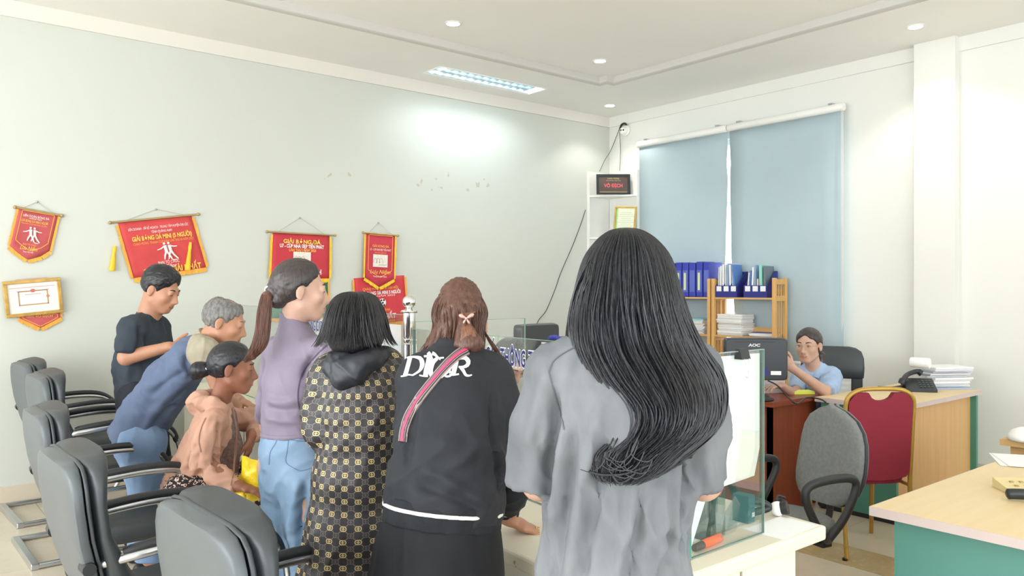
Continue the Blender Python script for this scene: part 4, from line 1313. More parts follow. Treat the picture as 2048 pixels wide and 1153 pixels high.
def pennant(name, TL, TR, shape, cloth, fringe, label, texts=(), rod=True, nail=None, gap=0.012, fringe_w=0.026, tassels=(), group='award pennants on the wall', sides=True, border=None, figure=None, patch=None, ball=None):
    """shape: outline [(a, b)] in fractions of the width, b downwards in units of the width; hangs from TL..TR"""
    P0, P1 = on_left_wall(*TL, gap), on_left_wall(*TR, gap)
    u, v, w = frame2(P0, P1)
    root = empty(name, P0, label=label, cat='pennant', group=group)
    rnd = random.Random(int(TL[0]))
    def P(a, b, off=0.0):
        q = u * (a * w) - v * (b * w)
        return Vector((q.x, -off, q.z))
    # cloth: extruded outline, soft ripple through a fan of strips
    N = 14
    def edge(a):            # lower edge depth at fraction a
        lo = 0.0
        pts = shape
        for (a0, b0), (a1, b1) in zip(pts[:-1], pts[1:]):
            if min(a0, a1) - 1e-9 <= a <= max(a0, a1) + 1e-9 and abs(a1 - a0) > 1e-6:
                lo = max(lo, b0 + (b1 - b0) * (a - a0) / (a1 - a0))
        return lo
    amin, amax = min(p[0] for p in shape), max(p[0] for p in shape)
    R = 8
    vs, fs = [], []
    for i in range(N + 1):
        f = i / N
        for j in range(R + 1):
            g = j / R
            a_top = f
            a = a_top
            # the sides may flare: interpolate between the top width (0..1) and the lowest width
            flare_l, flare_r = shape[0][0], shape[-1][0]
            al = flare_l * g
            ar = 1 + (flare_r - 1) * g
            a = al + (ar - al) * f
            b = edge(flare_l + (flare_r - flare_l) * f) * g
            off = 0.004 * math.sin(f * 9 + g * 2 + TL[0]) * g
            vs.append(P(a, b, off))
    for i in range(N):
        for j in range(R):
            q = i * (R + 1) + j
            fs.append((q, q + 1, q + R + 2, q + R + 1))
    m = MB().add(vs, fs)
    o = m.build('cloth', cloth, root, smooth=60)
    md = o.modifiers.new('thickness', 'SOLIDIFY')
    md.thickness = 0.003
    # fringe threads round the sides and the lower edge (one strip each, comb edge)
    low = [(shape[0][0], shape[0][1])] + list(shape[1:])
    def comb(pts, nm, fw=1.0):
        mbf = MB()
        for (p, q) in zip(pts[:-1], pts[1:]):
            d = Vector(q) - Vector(p)
            ln = d.length
            if ln < 1e-6:
                continue
            nrm = Vector((-d.y, d.x)).normalized()
            k = max(2, int(ln * w / 0.012))
            for i in range(k):
                c0 = Vector(p) + d * (i / k)
                c1 = Vector(p) + d * ((i + 1.02) / k)
                L = fw * fringe_w / w * rnd.uniform(0.9, 1.12)
                dz = 0.5 * L
                e0, e1 = c0 + nrm * L, c1 + nrm * L
                q0, q1, q2, q3 = P(c0.x, c0.y, 0.002), P(c1.x, c1.y, 0.002), P(e1.x, e1.y, 0.001 + rnd.uniform(0, 0.004)), P(e0.x, e0.y, 0.001 + rnd.uniform(0, 0.004))
                t = Vector((0, 0.003, 0))
                mbf.add([q0, q1, q2, q3, q0 + t, q1 + t, q2 + t, q3 + t], [(0, 1, 2, 3), (7, 6, 5, 4), (0, 4, 5, 1), (1, 5, 6, 2), (2, 6, 7, 3), (3, 7, 4, 0)])
        mbf.build(nm, fringe, root)
    if sides:
        comb([(0, 0.03), shape[0]], 'fringe', 0.6)
        comb([shape[-1], (1, 0.03)], 'fringe', 0.6)
    comb(shape, 'fringe')
    if border:
        bm_, k = border
        pts = [(0.5 + (a - 0.5) * k, (b - 0.02) * k + 0.03) for a, b in ([(0, 0.03)] + list(shape) + [(1, 0.03)])]
        mbb = MB()
        for p, q in zip(pts, pts[1:] + pts[:1]):
            d = Vector(q) - Vector(p)
            if d.length < 1e-6:
                continue
            nrm = Vector((-d.y, d.x)).normalized() * 0.018
            mbb.add([P(p[0], p[1], 0.0075), P(q[0], q[1], 0.0075), P(q[0] + nrm.x, q[1] + nrm.y, 0.0075), P(p[0] + nrm.x, p[1] + nrm.y, 0.0075)], [(0, 1, 2, 3)])
        mbb.build('border_print', bm_, root)
    if rod:
        MB().tube([P(-0.10, -0.012, 0.004), P(1.10, -0.012, 0.004)], 0.008, 8).build('rod', M_ROD, root, smooth=50)
        for a in (-0.10, 1.10):
            MB().sphere(P(a, -0.012, 0.004), 0.013, 10, 8).build('rod_knob', M_ROD, root, smooth=80)
    if nail:
        Nn = Vector(on_left_wall(*nail, 0.006)) - Vector(P0)
        MB().sphere(Nn, 0.009, 8, 6).build('nail', M_STEEL, root)
        for a in (0.08, 0.92):
            MB().tube([Nn, P(a, -0.014, 0.004)], 0.0022, 5).build('cord', M_WIRE if False else pmat('pale_cord', (188, 184, 168), 0.8, var=0.05), root)
    for (body, a, b, size, m2, fit, kw) in texts:
        mt = MB()
        text_on(mt, body, size * w, P(a, b, 0.0075), u, v, 0.0004, fit=fit * w if fit else None, **kw)
        mt.build('lettering', m2, root)
    if figure:
        a0, b0, s = figure
        mf = MB()
        def st(pts, r0, r1):
            pts = [P(a0 + x * s, b0 + y * s, 0.0078) for x, y in pts]
            n = len(pts)
            mf.tube(pts, [w * s * (r0 + (r1 - r0) * i / (n - 1)) for i in range(n)], 6)
        for sx in (0, 0.22):
            mf.sphere(P(a0 + (-0.12 + sx) * s, b0 - 0.42 * s, 0.008), 0.065 * s * w, 10, 8, (1, 0.25, 1))
            st([(-0.10 + sx, -0.32), (-0.05 + sx, 0.05)], 0.09, 0.08)
            st([(-0.06 + sx, 0.0), (-0.16 + sx, 0.22), (-0.2 + sx, 0.42)], 0.06, 0.03)
            st([(-0.04 + sx, 0.0), (0.08 + sx, 0.22), (0.18 + sx * 1.4, 0.45)], 0.06, 0.035)
        st([(-0.12, -0.28), (-0.32, -0.16), (-0.5, -0.12)], 0.045, 0.025)
        st([(0.16, -0.28), (0.36, -0.22), (0.52, -0.22)], 0.045, 0.025)
        st([(0.2, 0.48), (0.42, 0.5)], 0.03, 0.02)
        mf.build('player_print', M_WTX, root)
    if patch:
        a0, b0, aw, bh = patch
        MB().prism([(-aw / 2 * w, -bh / 2 * w), (aw / 2 * w, -bh / 2 * w), (aw / 2 * w, bh / 2 * w), (-aw / 2 * w, bh / 2 * w)], P(a0, b0, 0.0072), u, v, 0.0012).build('white_patch', pmat('off_white_print', (232, 224, 214), 0.7, var=0.08, scale=40), root)
        mp = MB()
        c = P(a0, b0, 0.009)
        for k in range(3):
            pts = [c + u * (w * aw * (-0.35 + k * 0.2 + 0.12 * math.cos(t))) + v * (w * bh * (-0.2 + 0.4 * math.sin(t))) for t in [math.pi * i / 8 for i in range(9)]]
            mp.tube(pts, 0.0022, 5)
        mp.tube([c + u * (-w * aw * 0.1) - v * (w * bh * 0.32), c + u * (w * aw * 0.42) - v * (w * bh * 0.30)], 0.003, 5)
        mp.build('patch_drawing', pmat('olive_print', (176, 172, 140), 0.7, var=0.1), root)
    if ball:
        a0, b0, rr = ball
        c = P(a0, b0, 0.008)
        MB().sphere(c, rr * w, 18, 12, (1, 0.18, 1)).build('ball_print', M_WTX, root, smooth=80)
        mp = MB()
        for k in range(6):
            t = k * math.pi / 3
            q = c + (u * math.cos(t) + v * math.sin(t)) * (rr * w * (0.68 if k else 0.0)) + Vector((0, -rr * w * (0.15 if k else 0.17), 0))
            mp.sphere(q, rr * w * 0.26, 6, 5, (1, 0.3, 1))
        mp.build('ball_patches', M_BLACKPL, root)
    for (px, py0, py1) in tassels:
        A, B = Vector(on_left_wall(px[0], py0, gap + 0.012)) - Vector(P0), Vector(on_left_wall(px[1], py1, gap + 0.012)) - Vector(P0)
        m3 = A + (B - A) * 0.18
        MB().tube([A, m3, A + (B - A) * 0.3, A + (B - A) * 0.6, B], [0.010, 0.014, 0.012, 0.017, 0.022], 10).build('tassel', M_FRINGE, root, smooth=60)
    return root

B = dict(bold=0.0015)
pennant('award_pennant', (38, 417), (116, 431), [(-0.06, 1.12), (0.10, 1.24), (0.42, 1.44), (0.74, 1.28), (0.94, 1.08)], red('red_satin_a', (186, 82, 84)), M_FRINGEO, 'shield-shaped red pennant with two players, leftmost on the wall',
        texts=[('LIÊN ĐOÀN BÓNG ĐÁ', 0.46, 0.17, 0.09, M_WTX, 0.66, {}), ('HUYỆN BỐ TRẠCH', 0.45, 0.235, 0.06, M_WTX, 0.32, {}), ('GIẢI BÓNG ĐÁ MINI 5 NGƯỜI', 0.44, 0.32, 0.10, M_YTX, 0.68, {}), ('TRANH CÚP MỪNG XUÂN', 0.44, 0.40, 0.06, M_OTX, 0.66, {}), ('BAN TỔ CHỨC', 0.41, 1.00, 0.07, M_OTX, 0.34, {}), ('Lưu Niệm', 0.40, 1.11, 0.16, M_YTX, 0.44, dict(shear=0.3)), ('Tháng 3 Năm 2022', 0.40, 1.215, 0.05, M_WTX, 0.26, {})],
        nail=(74, 404), border=(M_OTX, 0.80), figure=(0.42, 0.70, 0.46))
pennant('award_pennant', (236, 446), (383, 432), [(0.08, 0.79), (0.3, 0.785), (0.7, 0.78), (1.09, 0.775)], red('red_satin_b', (206, 72, 72)), M_FRINGEO, 'large slanting red banner with tassels behind the man in the dark polo',
        texts=[('LIÊN DOANH - SỞ KẾ HOẠCH - TRUNG TÂM HUYỆN ĐẠI LỘC', 0.52, 0.115, 0.05, M_WTX, 0.82, {}), ('TỈNH QUẢNG NAM', 0.55, 0.175, 0.05, M_WTX, 0.28, {}), ('GIẢI BÓNG ĐÁ MINI (5 NGƯỜI)', 0.55, 0.255, 0.085, M_YTX, 0.82, B), ('CHÀO MỪNG TRANH CÚP NĂM LẦN THỨ III NĂM 2023', 0.56, 0.325, 0.05, M_OTX, 0.82, {}), ('BAN TỔ CHỨC', 0.58, 0.625, 0.06, M_WTX, 0.29, {}), ('Tặng', 0.60, 0.68, 0.06, M_WTX, 0.14, dict(shear=0.3)), ('ĐỘI ĐẠT GIẢI NHẤT', 0.62, 0.735, 0.11, M_YTX, 0.80, B)],
        nail=(312, 419), tassels=[((230, 224), 492, 542), ((381, 375), 485, 541)], figure=(0.585, 0.47, 0.27), fringe_w=0.036, sides=True)
pennant('award_pennant', (546, 466), (659, 472), [(-0.03, 0.735), (0.3, 0.74), (0.7, 0.74), (1.0, 0.73)], red('red_satin_c', (196, 56, 68)), M_FRINGE, 'red football banner with white square behind the ponytailed woman\'s head',
        texts=[('GIẢI BÓNG ĐÁ', 0.5, 0.13, 0.09, M_YTX, 0.66, B), ('U7 - CÚP NHÀ ĐẸP TIẾN PHÁT', 0.5, 0.205, 0.08, M_WTX, 0.78, B), ('LẦN THỨ I NĂM 2023', 0.51, 0.27, 0.06, M_OTX, 0.48, B), ('ĐỘI VÔ ĐỊCH', 0.5, 0.63, 0.12, M_WTX, 0.70, B)],
        nail=(600, 436), patch=(0.5, 0.42, 0.31, 0.25), fringe_w=0.034, gap=0.026)
pennant('award_pennant', (541, 556), (655, 557), [(-0.01, 0.66), (0.3, 0.66), (0.7, 0.66), (1.02, 0.66)], red('green_satin', (36, 128, 104)), M_FRINGEO, 'dark green banner hanging below the red football banner', fringe_w=0.028, gap=0.010, rod=False)
pennant('award_pennant', (732, 467), (790, 472), [(0.0, 1.33), (0.25, 1.46), (0.5, 1.60), (0.75, 1.47), (1.0, 1.33)], red('red_satin_d', (196, 58, 74)), M_FRINGE, 'small shield-shaped red pennant hanging above the football banner',
        texts=[('GIẢI BÓNG ĐÁ', 0.5, 0.36, 0.10, M_YTX, 0.56, {}), ('U7 - CÚP NHÀ ĐẸP TIẾN PHÁT', 0.5, 0.47, 0.09, M_WTX, 0.72, {}), ('LẦN THỨ I NĂM 2023', 0.5, 0.56, 0.06, M_OTX, 0.40, {}), ('Lưu Niệm', 0.5, 1.14, 0.17, M_YTX, 0.70, dict(shear=0.3)), ('Tháng 8 Năm 2023', 0.5, 1.28, 0.06, M_WTX, 0.46, {})],
        nail=(757, 446), border=(M_OTX, 0.80), patch=(0.5, 0.80, 0.50, 0.38), fringe_w=0.028, gap=0.042)
pennant('award_pennant', (708, 557), (808, 551), [(0.0, 0.82), (0.3, 0.82), (0.7, 0.82), (1.02, 0.82)], red('red_satin_e', (208, 62, 72)), M_FRINGEO, 'red football banner with a printed ball beside the steel post',
        texts=[('CHÀO MỪNG GIẢI ĐẠI HỘI', 0.5, 0.205, 0.06, M_YTX, 0.70, {}), ('GIẢI BÓNG ĐÁ MINI 5 NGƯỜI', 0.5, 0.285, 0.085, M_WTX, 0.80, B), ('NĂM 2023', 0.6, 0.34, 0.04, M_WTX, 0.36, {}), ('GIẢI NHẤT', 0.5, 0.71, 0.12, M_WTX, 0.56, B), ('NĂM 2023', 0.6, 0.79, 0.05, M_YTX, 0.3, {}), ('TẶNG', 0.60, 0.59, 0.05, M_YTX, 0.14, {})],
        fringe_w=0.034, ball=(0.52, 0.46, 0.075), gap=0.014, rod=False)
pennant('award_pennant', (40, 628), (120, 626), [(-0.01, 0.13), (0.2, 0.25), (0.5, 0.42), (0.8, 0.26), (1.01, 0.13)], red('red_satin_f', (200, 92, 94)), M_FRINGEO, 'red pennant tip showing below the gold framed certificate', texts=[('GIẢI VÔ ĐỊCH', 0.48, 0.085, 0.10, M_YTX, 0.66, {})], rod=False, gap=0.010, border=(M_OTX, 0.84))

# gold framed certificate on the left wall
c0, c1, c2 = on_left_wall(12, 637, 0.03), on_left_wall(127, 625, 0.03), on_left_wall(3, 563, 0.03)
wd = math.hypot(c1[0] - c0[0], c1[2] - c0[2]); hd = math.hypot(c2[0] - c0[0], c2[2] - c0[2])
ang = -math.atan2(c1[2] - c0[2], c1[0] - c0[0])
mid = (c0 + c1) / 2
r = picture_frame('certificate_frame', wd, hd * 0.99, 0.024, dict(loc=(mid[0], ROOM_Y1 - 0.02, mid[2]), label='gold framed certificate hanging on the left wall', cat='picture frame', rot=(math.radians(3), ang, 0)), pmat('certificate_paper', (236, 234, 226), 0.6, var=0.02), 0.025)
mb = MB()
x0, x1, z0, z1 = -wd / 2 + 0.085, wd / 2 - 0.085, 0.075, hd - 0.08
for (a, b, c, d) in ((x0, z0, x1, z0 + 0.008), (x0, z1 - 0.008, x1, z1), (x0, z0, x0 + 0.008, z1), (x1 - 0.008, z0, x1, z1)):
    mb.box(a, -0.0139, b, c, -0.0125, d)
mb.build('ornamental_border', pmat('tan_border_print', (186, 150, 108), 0.6, var=0.1), r)
mb = MB()
for k, (ww, zz) in enumerate(((0.10, 0.26), (0.13, 0.235), (0.14, 0.20), (0.10, 0.175), (0.05, 0.15))):
    mb.box(-ww, -0.0139, zz, ww, -0.0125, zz + 0.004)
mb.build('printed_lines', pmat('pink_print', (208, 150, 140), 0.6, var=0.1), r)
MB().sphere((0, -0.013, z1 - 0.002), 0.016, 14, 8, (1, 0.08, 0.8)).build('emblem', pmat('faded_red_print', (206, 110, 104), 0.6, var=0.1), r)
MB().sphere((0.09, -0.013, 0.13), 0.011, 12, 8, (1, 0.08, 1)).build('red_seal', pmat('pink_seal', (222, 130, 120), 0.6, var=0.1), r)

# ------------------------------------------------------------------ things on the right-hand desks
M_PHONE = pmat('phone_black', (36, 42, 44), 0.4, var=0.08)
p = on_plane_z(1838, 778, 0.775)
r = empty('desk_telephone', (p[0], p[1], 0.76), rz=az - 0.25, label='black desk telephone on the far oak desk', cat='telephone')
MB().prism([(-0.09, 0), (0.10, 0), (0.10, 0.075), (0.06, 0.085), (-0.09, 0.02)], (-0.10, 0, 0), (0, 1, 0), (0, 0, 1), 0.2).build('phone_body', M_PHONE, r)
kb2 = MB().box(-0.008, -0.006, 0, 0.008, 0.006, 0.006, 0.0015).mesh('key', pmat('phone_key', (70, 76, 78), 0.4, var=0.05))
for a in range(4):
    for b in range(4):
        o = bpy.data.objects.new('key', kb2)
        o.location = (0.0 + a * 0.024, -0.06 + b * 0.026, 0.034 + b * 0.011)
        o.rotation_euler = (0.42, 0, 0)
        link(o, r)
MB().tube(smooth_path([(-0.13, -0.06, 0.055), (-0.115, -0.05, 0.085), (-0.07, 0.02, 0.115), (0.0, 0.06, 0.135), (0.03, 0.065, 0.12)], 6), [0.024] * 6 + [0.017] * 14 + [0.022] * 4 + [0.024], 12).build('handset', M_PHONE, r, smooth=60)
MB().tube(smooth_path([(-0.10, 0.0, 0.03), (-0.17, -0.02, 0.02), (-0.21, -0.03, 0.018), (-0.28, -0.02, 0.018)], 6), 0.011, 8).build('coiled_cord', M_PHONE, r, smooth=60)
p = on_plane_z(1893, 779, 0.76)
MB().box(-0.16, -0.12, 0, 0.16, 0.12, 0.008, 0.002).build('blue_folder', pmat('pale_blue_folder', (168, 186, 214), 0.5, var=0.04), loc=(p[0] + 0.08, p[1] + 0.06, 0.76), rz=az + 0.12, label='pale blue folder under the papers on the far oak desk', cat='folder')
paper_stack('paper_stack', (p[0] + 0.15, p[1] + 0.10, 0.769), az + 0.15, 0.32, 0.24, 11, 0.0125, 'tall untidy stack of papers on the far oak desk', M_PAPER, seed=11, spread=0.022)
p = at(1858, 742, 5.75)
MB().lathe([(0.012, -0.065), (0.036, -0.065), (0.038, -0.06), (0.038, 0.06), (0.036, 0.065), (0.012, 0.065)], n=24, axis='y').build('paper_roll', M_PAPER, loc=(p[0] + 0.02, p[1] + 0.07, 0.769 + 0.148 + 0.038), rz=0.1, smooth=40, label='white paper roll lying on the tall paper stack', cat='paper roll')

p = on_plane_z(2020, 928, 0.76)
r, z = paper_stack('paper_stack', (p[0] + 0.10, p[1] - 0.03, 0.761), az - 0.35, 0.21, 0.27, 2, 0.003, 'few white sheets on the foreground teal desk', M_PAPER, seed=4, spread=0.02)
p = on_plane_z(2028, 985, 0.76)
r = empty('desk_phone', (p[0] + 0.035, p[1] - 0.02, 0.761), rz=az - 0.1, label='beige telephone base on the foreground desk, cut by the frame', cat='telephone')
M_BEIGE = pmat('beige_plastic', (220, 202, 148), 0.5, var=0.05)
MB().prism([(-0.05, 0), (0.07, 0), (0.07, 0.034), (-0.05, 0.014)], (-0.075, 0, 0), (0, 1, 0), (0, 0, 1), 0.2).build('base', M_BEIGE, r)
for a in range(5):
    for b in range(2):
        MB().box(-0.006, -0.006, 0, 0.006, 0.006, 0.006).build('key', M_ROD, r, loc=(-0.03 + a * 0.034, -0.01 + b * 0.035, 0.0185 + b * 0.006))
p = on_plane_z(2042, 1004, 0.76)
MB().tube(smooth_path([(-0.05, 0, 0.022), (-0.02, 0, 0.024), (0.05, 0, 0.024), (0.14, 0, 0.022)], 5), [0.010] + [0.019] * 14 + [0.014], 12).build('phone_handset', M_PHONE, loc=(p[0] + 0.01, p[1], 0.76), rz=az - 0.2, smooth=60, label='dark handset lying on the foreground desk at the frame edge', cat='handset')
p = on_plane_z(2040, 884, 0.767)
MB().loft([ring((0, 0, zz), (1, 0, 0), (0, 1, 0), gx, gx * 0.8, 26, 2.3) for (zz, gx) in ((0, 0.085), (0.01, 0.095), (0.03, 0.09), (0.05, 0.072), (0.062, 0.045), (0.066, 0.01))]).build('white_device', M_WHITE, loc=(p[0] + 0.06, p[1] - 0.02, 0.767), rz=az, smooth=60, label='smooth white rounded device on the cabinet desk at the right edge', cat='device')
# ================================================================== figure modelling: smooth implicit volumes meshed with surface nets
def unit(v):
    v = np.array(v, float)
    return v / max(1e-9, np.linalg.norm(v))

def vnoise(P, seed=0):
    P = np.asarray(P, float)
    I = np.floor(P).astype(np.int64)
    f = P - I
    u = f * f * (3 - 2 * f)
    out = 0
    for dx in (0, 1):
        for dy in (0, 1):
            for dz in (0, 1):
                h = (I[:, 0] + dx) * 73856093 ^ (I[:, 1] + dy) * 19349663 ^ (I[:, 2] + dz) * 83492791 ^ (seed * 2654435761)
                h = (h ^ (h >> 13)) * 1274126177 & 0x7fffffff
                r = ((h ^ (h >> 16)) & 0xffff) / 65535.0
                w = (u[:, 0] if dx else 1 - u[:, 0]) * (u[:, 1] if dy else 1 - u[:, 1]) * (u[:, 2] if dz else 1 - u[:, 2])
                out = out + w * r
    return out

class Sdf:
    def __init__(s, h=0.007):
        s.h, s.ops = h, []
    # every op: (kind, function(X, Y, Z), lo, hi, k)
    def seg(s, a, b, ra, rb, side=(1, 0, 0), k=0.02, flat=(False, False), kind='add'):
        """limb segment; ra/rb = radius or (half width along side, half depth)"""
        a, b = np.array(a, float), np.array(b, float)
        ra = ra if isinstance(ra, (tuple, list)) else (ra, ra)
        rb = rb if isinstance(rb, (tuple, list)) else (rb, rb)
        L = max(1e-6, np.linalg.norm(b - a))
        w = (b - a) / L
        sd = np.array(side, float)
        u = sd - w * sd.dot(w)
        if np.linalg.norm(u) < 1e-4:
            u = np.cross(w, [0.3, 0.9, 0.1])
        u = unit(u)
        v = np.cross(w, u)
        def f(X, Y, Z):
            dx, dy, dz = X - a[0], Y - a[1], Z - a[2]
            pw = dx * w[0] + dy * w[1] + dz * w[2]
            pu = dx * u[0] + dy * u[1] + dz * u[2]
            pv = dx * v[0] + dy * v[1] + dz * v[2]
            t = np.clip(pw / L, 0, 1)
            ru = ra[0] + (rb[0] - ra[0]) * t
            rv = ra[1] + (rb[1] - ra[1]) * t
            rm = np.minimum(ru, rv)
            ex = pw - t * L
            d = (np.sqrt((pu / ru) ** 2 + (pv / rv) ** 2 + (ex / rm) ** 2) - 1) * rm
            if flat[0]:
                d = np.maximum(d, -pw)
            if flat[1]:
                d = np.maximum(d, pw - L)
            return d
        R = max(*ra, *rb) + k + 3 * s.h
        s.ops.append((kind, f, np.minimum(a, b) - R, np.maximum(a, b) + R, k))
        return s
    def chain(s, pts, radii, side=(1, 0, 0), k=0.02, flat=(False, False)):
        n = len(pts)
        for i in range(n - 1):
            s.seg(pts[i], pts[i + 1], radii[i], radii[i + 1], side, k, (flat[0] and i == 0, flat[1] and i == n - 2))
        return s
    def ell(s, c, r, axes=None, k=0.02, kind='add', cut=None):
        """ellipsoid; axes = three unit vectors; cut = f(x, y, z) in local coordinates, negative inside"""
        c, r = np.array(c, float), np.array(r, float)
        A = np.array(axes if axes is not None else np.eye(3), float)
        rm = r.min()
        def f(X, Y, Z):
            dx, dy, dz = X - c[0], Y - c[1], Z - c[2]
            q = [dx * A[i, 0] + dy * A[i, 1] + dz * A[i, 2] for i in range(3)]
            k0 = np.sqrt(sum((q[i] / r[i]) ** 2 for i in range(3)))
            k1 = np.sqrt(sum((q[i] / r[i] ** 2) ** 2 for i in range(3))) + 1e-9
            d = k0 * (k0 - 1) / k1
            if cut is not None:
                d = np.maximum(d, cut(*q))
            return d
        ext = np.sqrt(((A * r[:, None]) ** 2).sum(0)) + k + 3 * s.h
        s.ops.append((kind, f, c - ext, c + ext, k))
        return s
    def cut_plane(s, p, n, lo, hi):
        """removes everything on the +n side of the plane inside the box lo..hi"""
        p, n = np.array(p, float), unit(n)
        def f(X, Y, Z):
            return -((X - p[0]) * n[0] + (Y - p[1]) * n[1] + (Z - p[2]) * n[2])
        s.ops.append(('cut', f, np.array(lo, float), np.array(hi, float), 0.004))
        return s
    def mesh(s, smooth=1):
        adds = [o for o in s.ops if o[0] == 'add']
        lo = np.min([o[2] for o in adds], 0)
        hi = np.max([o[3] for o in adds], 0)
        h = s.h
        n = np.ceil((hi - lo) / h).astype(int) + 2
        D = np.full(tuple(n), 10.0, np.float32)
        for kind, f, l, u, k in s.ops:
            i0 = np.maximum(0, np.floor((l - lo) / h).astype(int))
            i1 = np.minimum(n, np.ceil((u - lo) / h).astype(int) + 1)
            if np.any(i1 <= i0):
                continue
            X = (lo[0] + np.arange(i0[0], i1[0], dtype=np.float32) * h)[:, None, None]
            Y = (lo[1] + np.arange(i0[1], i1[1], dtype=np.float32) * h)[None, :, None]
            Z = (lo[2] + np.arange(i0[2], i1[2], dtype=np.float32) * h)[None, None, :]
            d = f(X, Y, Z).astype(np.float32)
            sl = (slice(i0[0], i1[0]), slice(i0[1], i1[1]), slice(i0[2], i1[2]))
            a = D[sl]
            if kind == 'add':
                t = np.clip(0.5 + 0.5 * (a - d) / k, 0, 1)
                D[sl] = a * (1 - t) + d * t - k * t * (1 - t)
            else:
                nd = -d
                t = np.clip(0.5 + 0.5 * (nd - a) / k, 0, 1)
                D[sl] = np.where(a > 5, a, a * (1 - t) + nd * t + k * t * (1 - t))
        return surface_nets(D, lo, h, smooth)

def surface_nets(D, lo, h, smooth=1):
    S = D < 0
    c = np.zeros(tuple(np.array(D.shape) - 1), np.uint8)
    offs = [(a, b, d) for a in (0, 1) for b in (0, 1) for d in (0, 1)]
    nx, ny, nz = c.shape
    for (a, b, d) in offs:
        c += S[a:a + nx, b:b + ny, d:d + nz]
    act = np.argwhere((c > 0) & (c < 8))
    if len(act) == 0:
        return np.zeros((0, 3)), np.zeros((0, 4), int)
    idx = np.full(c.shape, -1, np.int32)
    idx[act[:, 0], act[:, 1], act[:, 2]] = np.arange(len(act))
    V = {o: D[act[:, 0] + o[0], act[:, 1] + o[1], act[:, 2] + o[2]].astype(float) for o in offs}
    acc = np.zeros((len(act), 3))
    cnt = np.zeros(len(act))
    for ax in range(3):
        for o in offs:
            if o[ax]:
                continue
            o2 = list(o); o2[ax] = 1
            a, b = V[o], V[tuple(o2)]
            m = (a < 0) != (b < 0)
            t = np.where(m, a / np.where(m, a - b, 1), 0)
            p = np.zeros((len(act), 3)) + np.array(o, float)
            p[:, ax] += t
            acc += p * m[:, None]
            cnt += m
    P = lo + (act + acc / cnt[:, None]) * h
    quads = []
    for ax in range(3):
        b1, b2 = (ax + 1) % 3, (ax + 2) % 3
        sl0 = [slice(None)] * 3; sl1 = [slice(None)] * 3
        sl0[ax] = slice(0, -1); sl1[ax] = slice(1, None)
        s0, s1 = S[tuple(sl0)], S[tuple(sl1)]
        e = np.argwhere(s0 != s1)
        e = e[(e[:, b1] > 0) & (e[:, b2] > 0) & (e[:, b1] < D.shape[b1] - 1) & (e[:, b2] < D.shape[b2] - 1)]
        ins = s0[e[:, 0], e[:, 1], e[:, 2]]
        q = []
        for (d1, d2) in ((-1, -1), (0, -1), (0, 0), (-1, 0)):
            f = e.copy()
            f[:, b1] += d1; f[:, b2] += d2
            q.append(idx[f[:, 0], f[:, 1], f[:, 2]])
        q = np.stack(q, 1)
        q[~ins] = q[~ins][:, ::-1]
        quads.append(q)
    Q = np.concatenate(quads)
    for _ in range(smooth):
        acc = np.zeros_like(P); cnt = np.zeros(len(P))
        for i in range(4):
            j = (i + 1) % 4
            np.add.at(acc, Q[:, i], P[Q[:, j]]); np.add.at(cnt, Q[:, i], 1)
        P = P * 0.5 + 0.5 * acc / np.maximum(cnt, 1)[:, None]
    return P, Q

def vert_normals(P, Q):
    n = np.cross(P[Q[:, 2]] - P[Q[:, 0]], P[Q[:, 3]] - P[Q[:, 1]])
    N = np.zeros_like(P)
    for i in range(4):
        np.add.at(N, Q[:, i], n)
    return N / np.maximum(1e-9, np.linalg.norm(N, axis=1))[:, None]

def fold(P, Q, specs):
    """cloth folds: (amplitude, direction along the fold, spacing, length, seed[, weight(P)])"""
    if not specs:
        return P
    N = vert_normals(P, Q)
    disp = np.zeros(len(P))
    for sp in specs:
        amp, d, lam, ln, seed = sp[:5]
        d = unit(d)
        a = unit(np.cross(d, [0.31, 0.52, 0.79]))
        b = np.cross(d, a)
        C = np.stack([P @ d / ln, P @ a / lam, P @ b / lam], 1)
        n = vnoise(C, seed) * 0.7 + vnoise(C * 2.1 + 7, seed + 5) * 0.3
        r = 1 - np.abs(2 * n - 1) ** 0.8 * 1.7
        x = amp * (np.maximum(r, -0.4) - 0.42)
        if len(sp) > 5:
            x = x * sp[5](P)
        disp += x
    return P + N * disp[:, None]

def np_object(name, P, Q, material, parent, origin, uv=None, smooth=True):
    me = bpy.data.meshes.new(name)
    P = P - np.array(origin)
    me.vertices.add(len(P))
    me.vertices.foreach_set('co', P.astype(np.float32).ravel())
    me.loops.add(len(Q) * 4)
    me.loops.foreach_set('vertex_index', Q.astype(np.int32).ravel())
    me.polygons.add(len(Q))
    me.polygons.foreach_set('loop_start', (np.arange(len(Q)) * 4).astype(np.int32))
    me.polygons.foreach_set('use_smooth', np.ones(len(Q), bool))
    me.update(calc_edges=True)
    me.validate()
    me.materials.append(material)
    if uv is not None:
        l = me.uv_layers.new(name='UVMap')
        vi = np.empty(len(me.loops), np.int32)
        me.loops.foreach_get('vertex_index', vi)
        l.data.foreach_set('uv', uv[vi].astype(np.float32).ravel())
    o = bpy.data.objects.new(name, me)
    return link(o, parent)

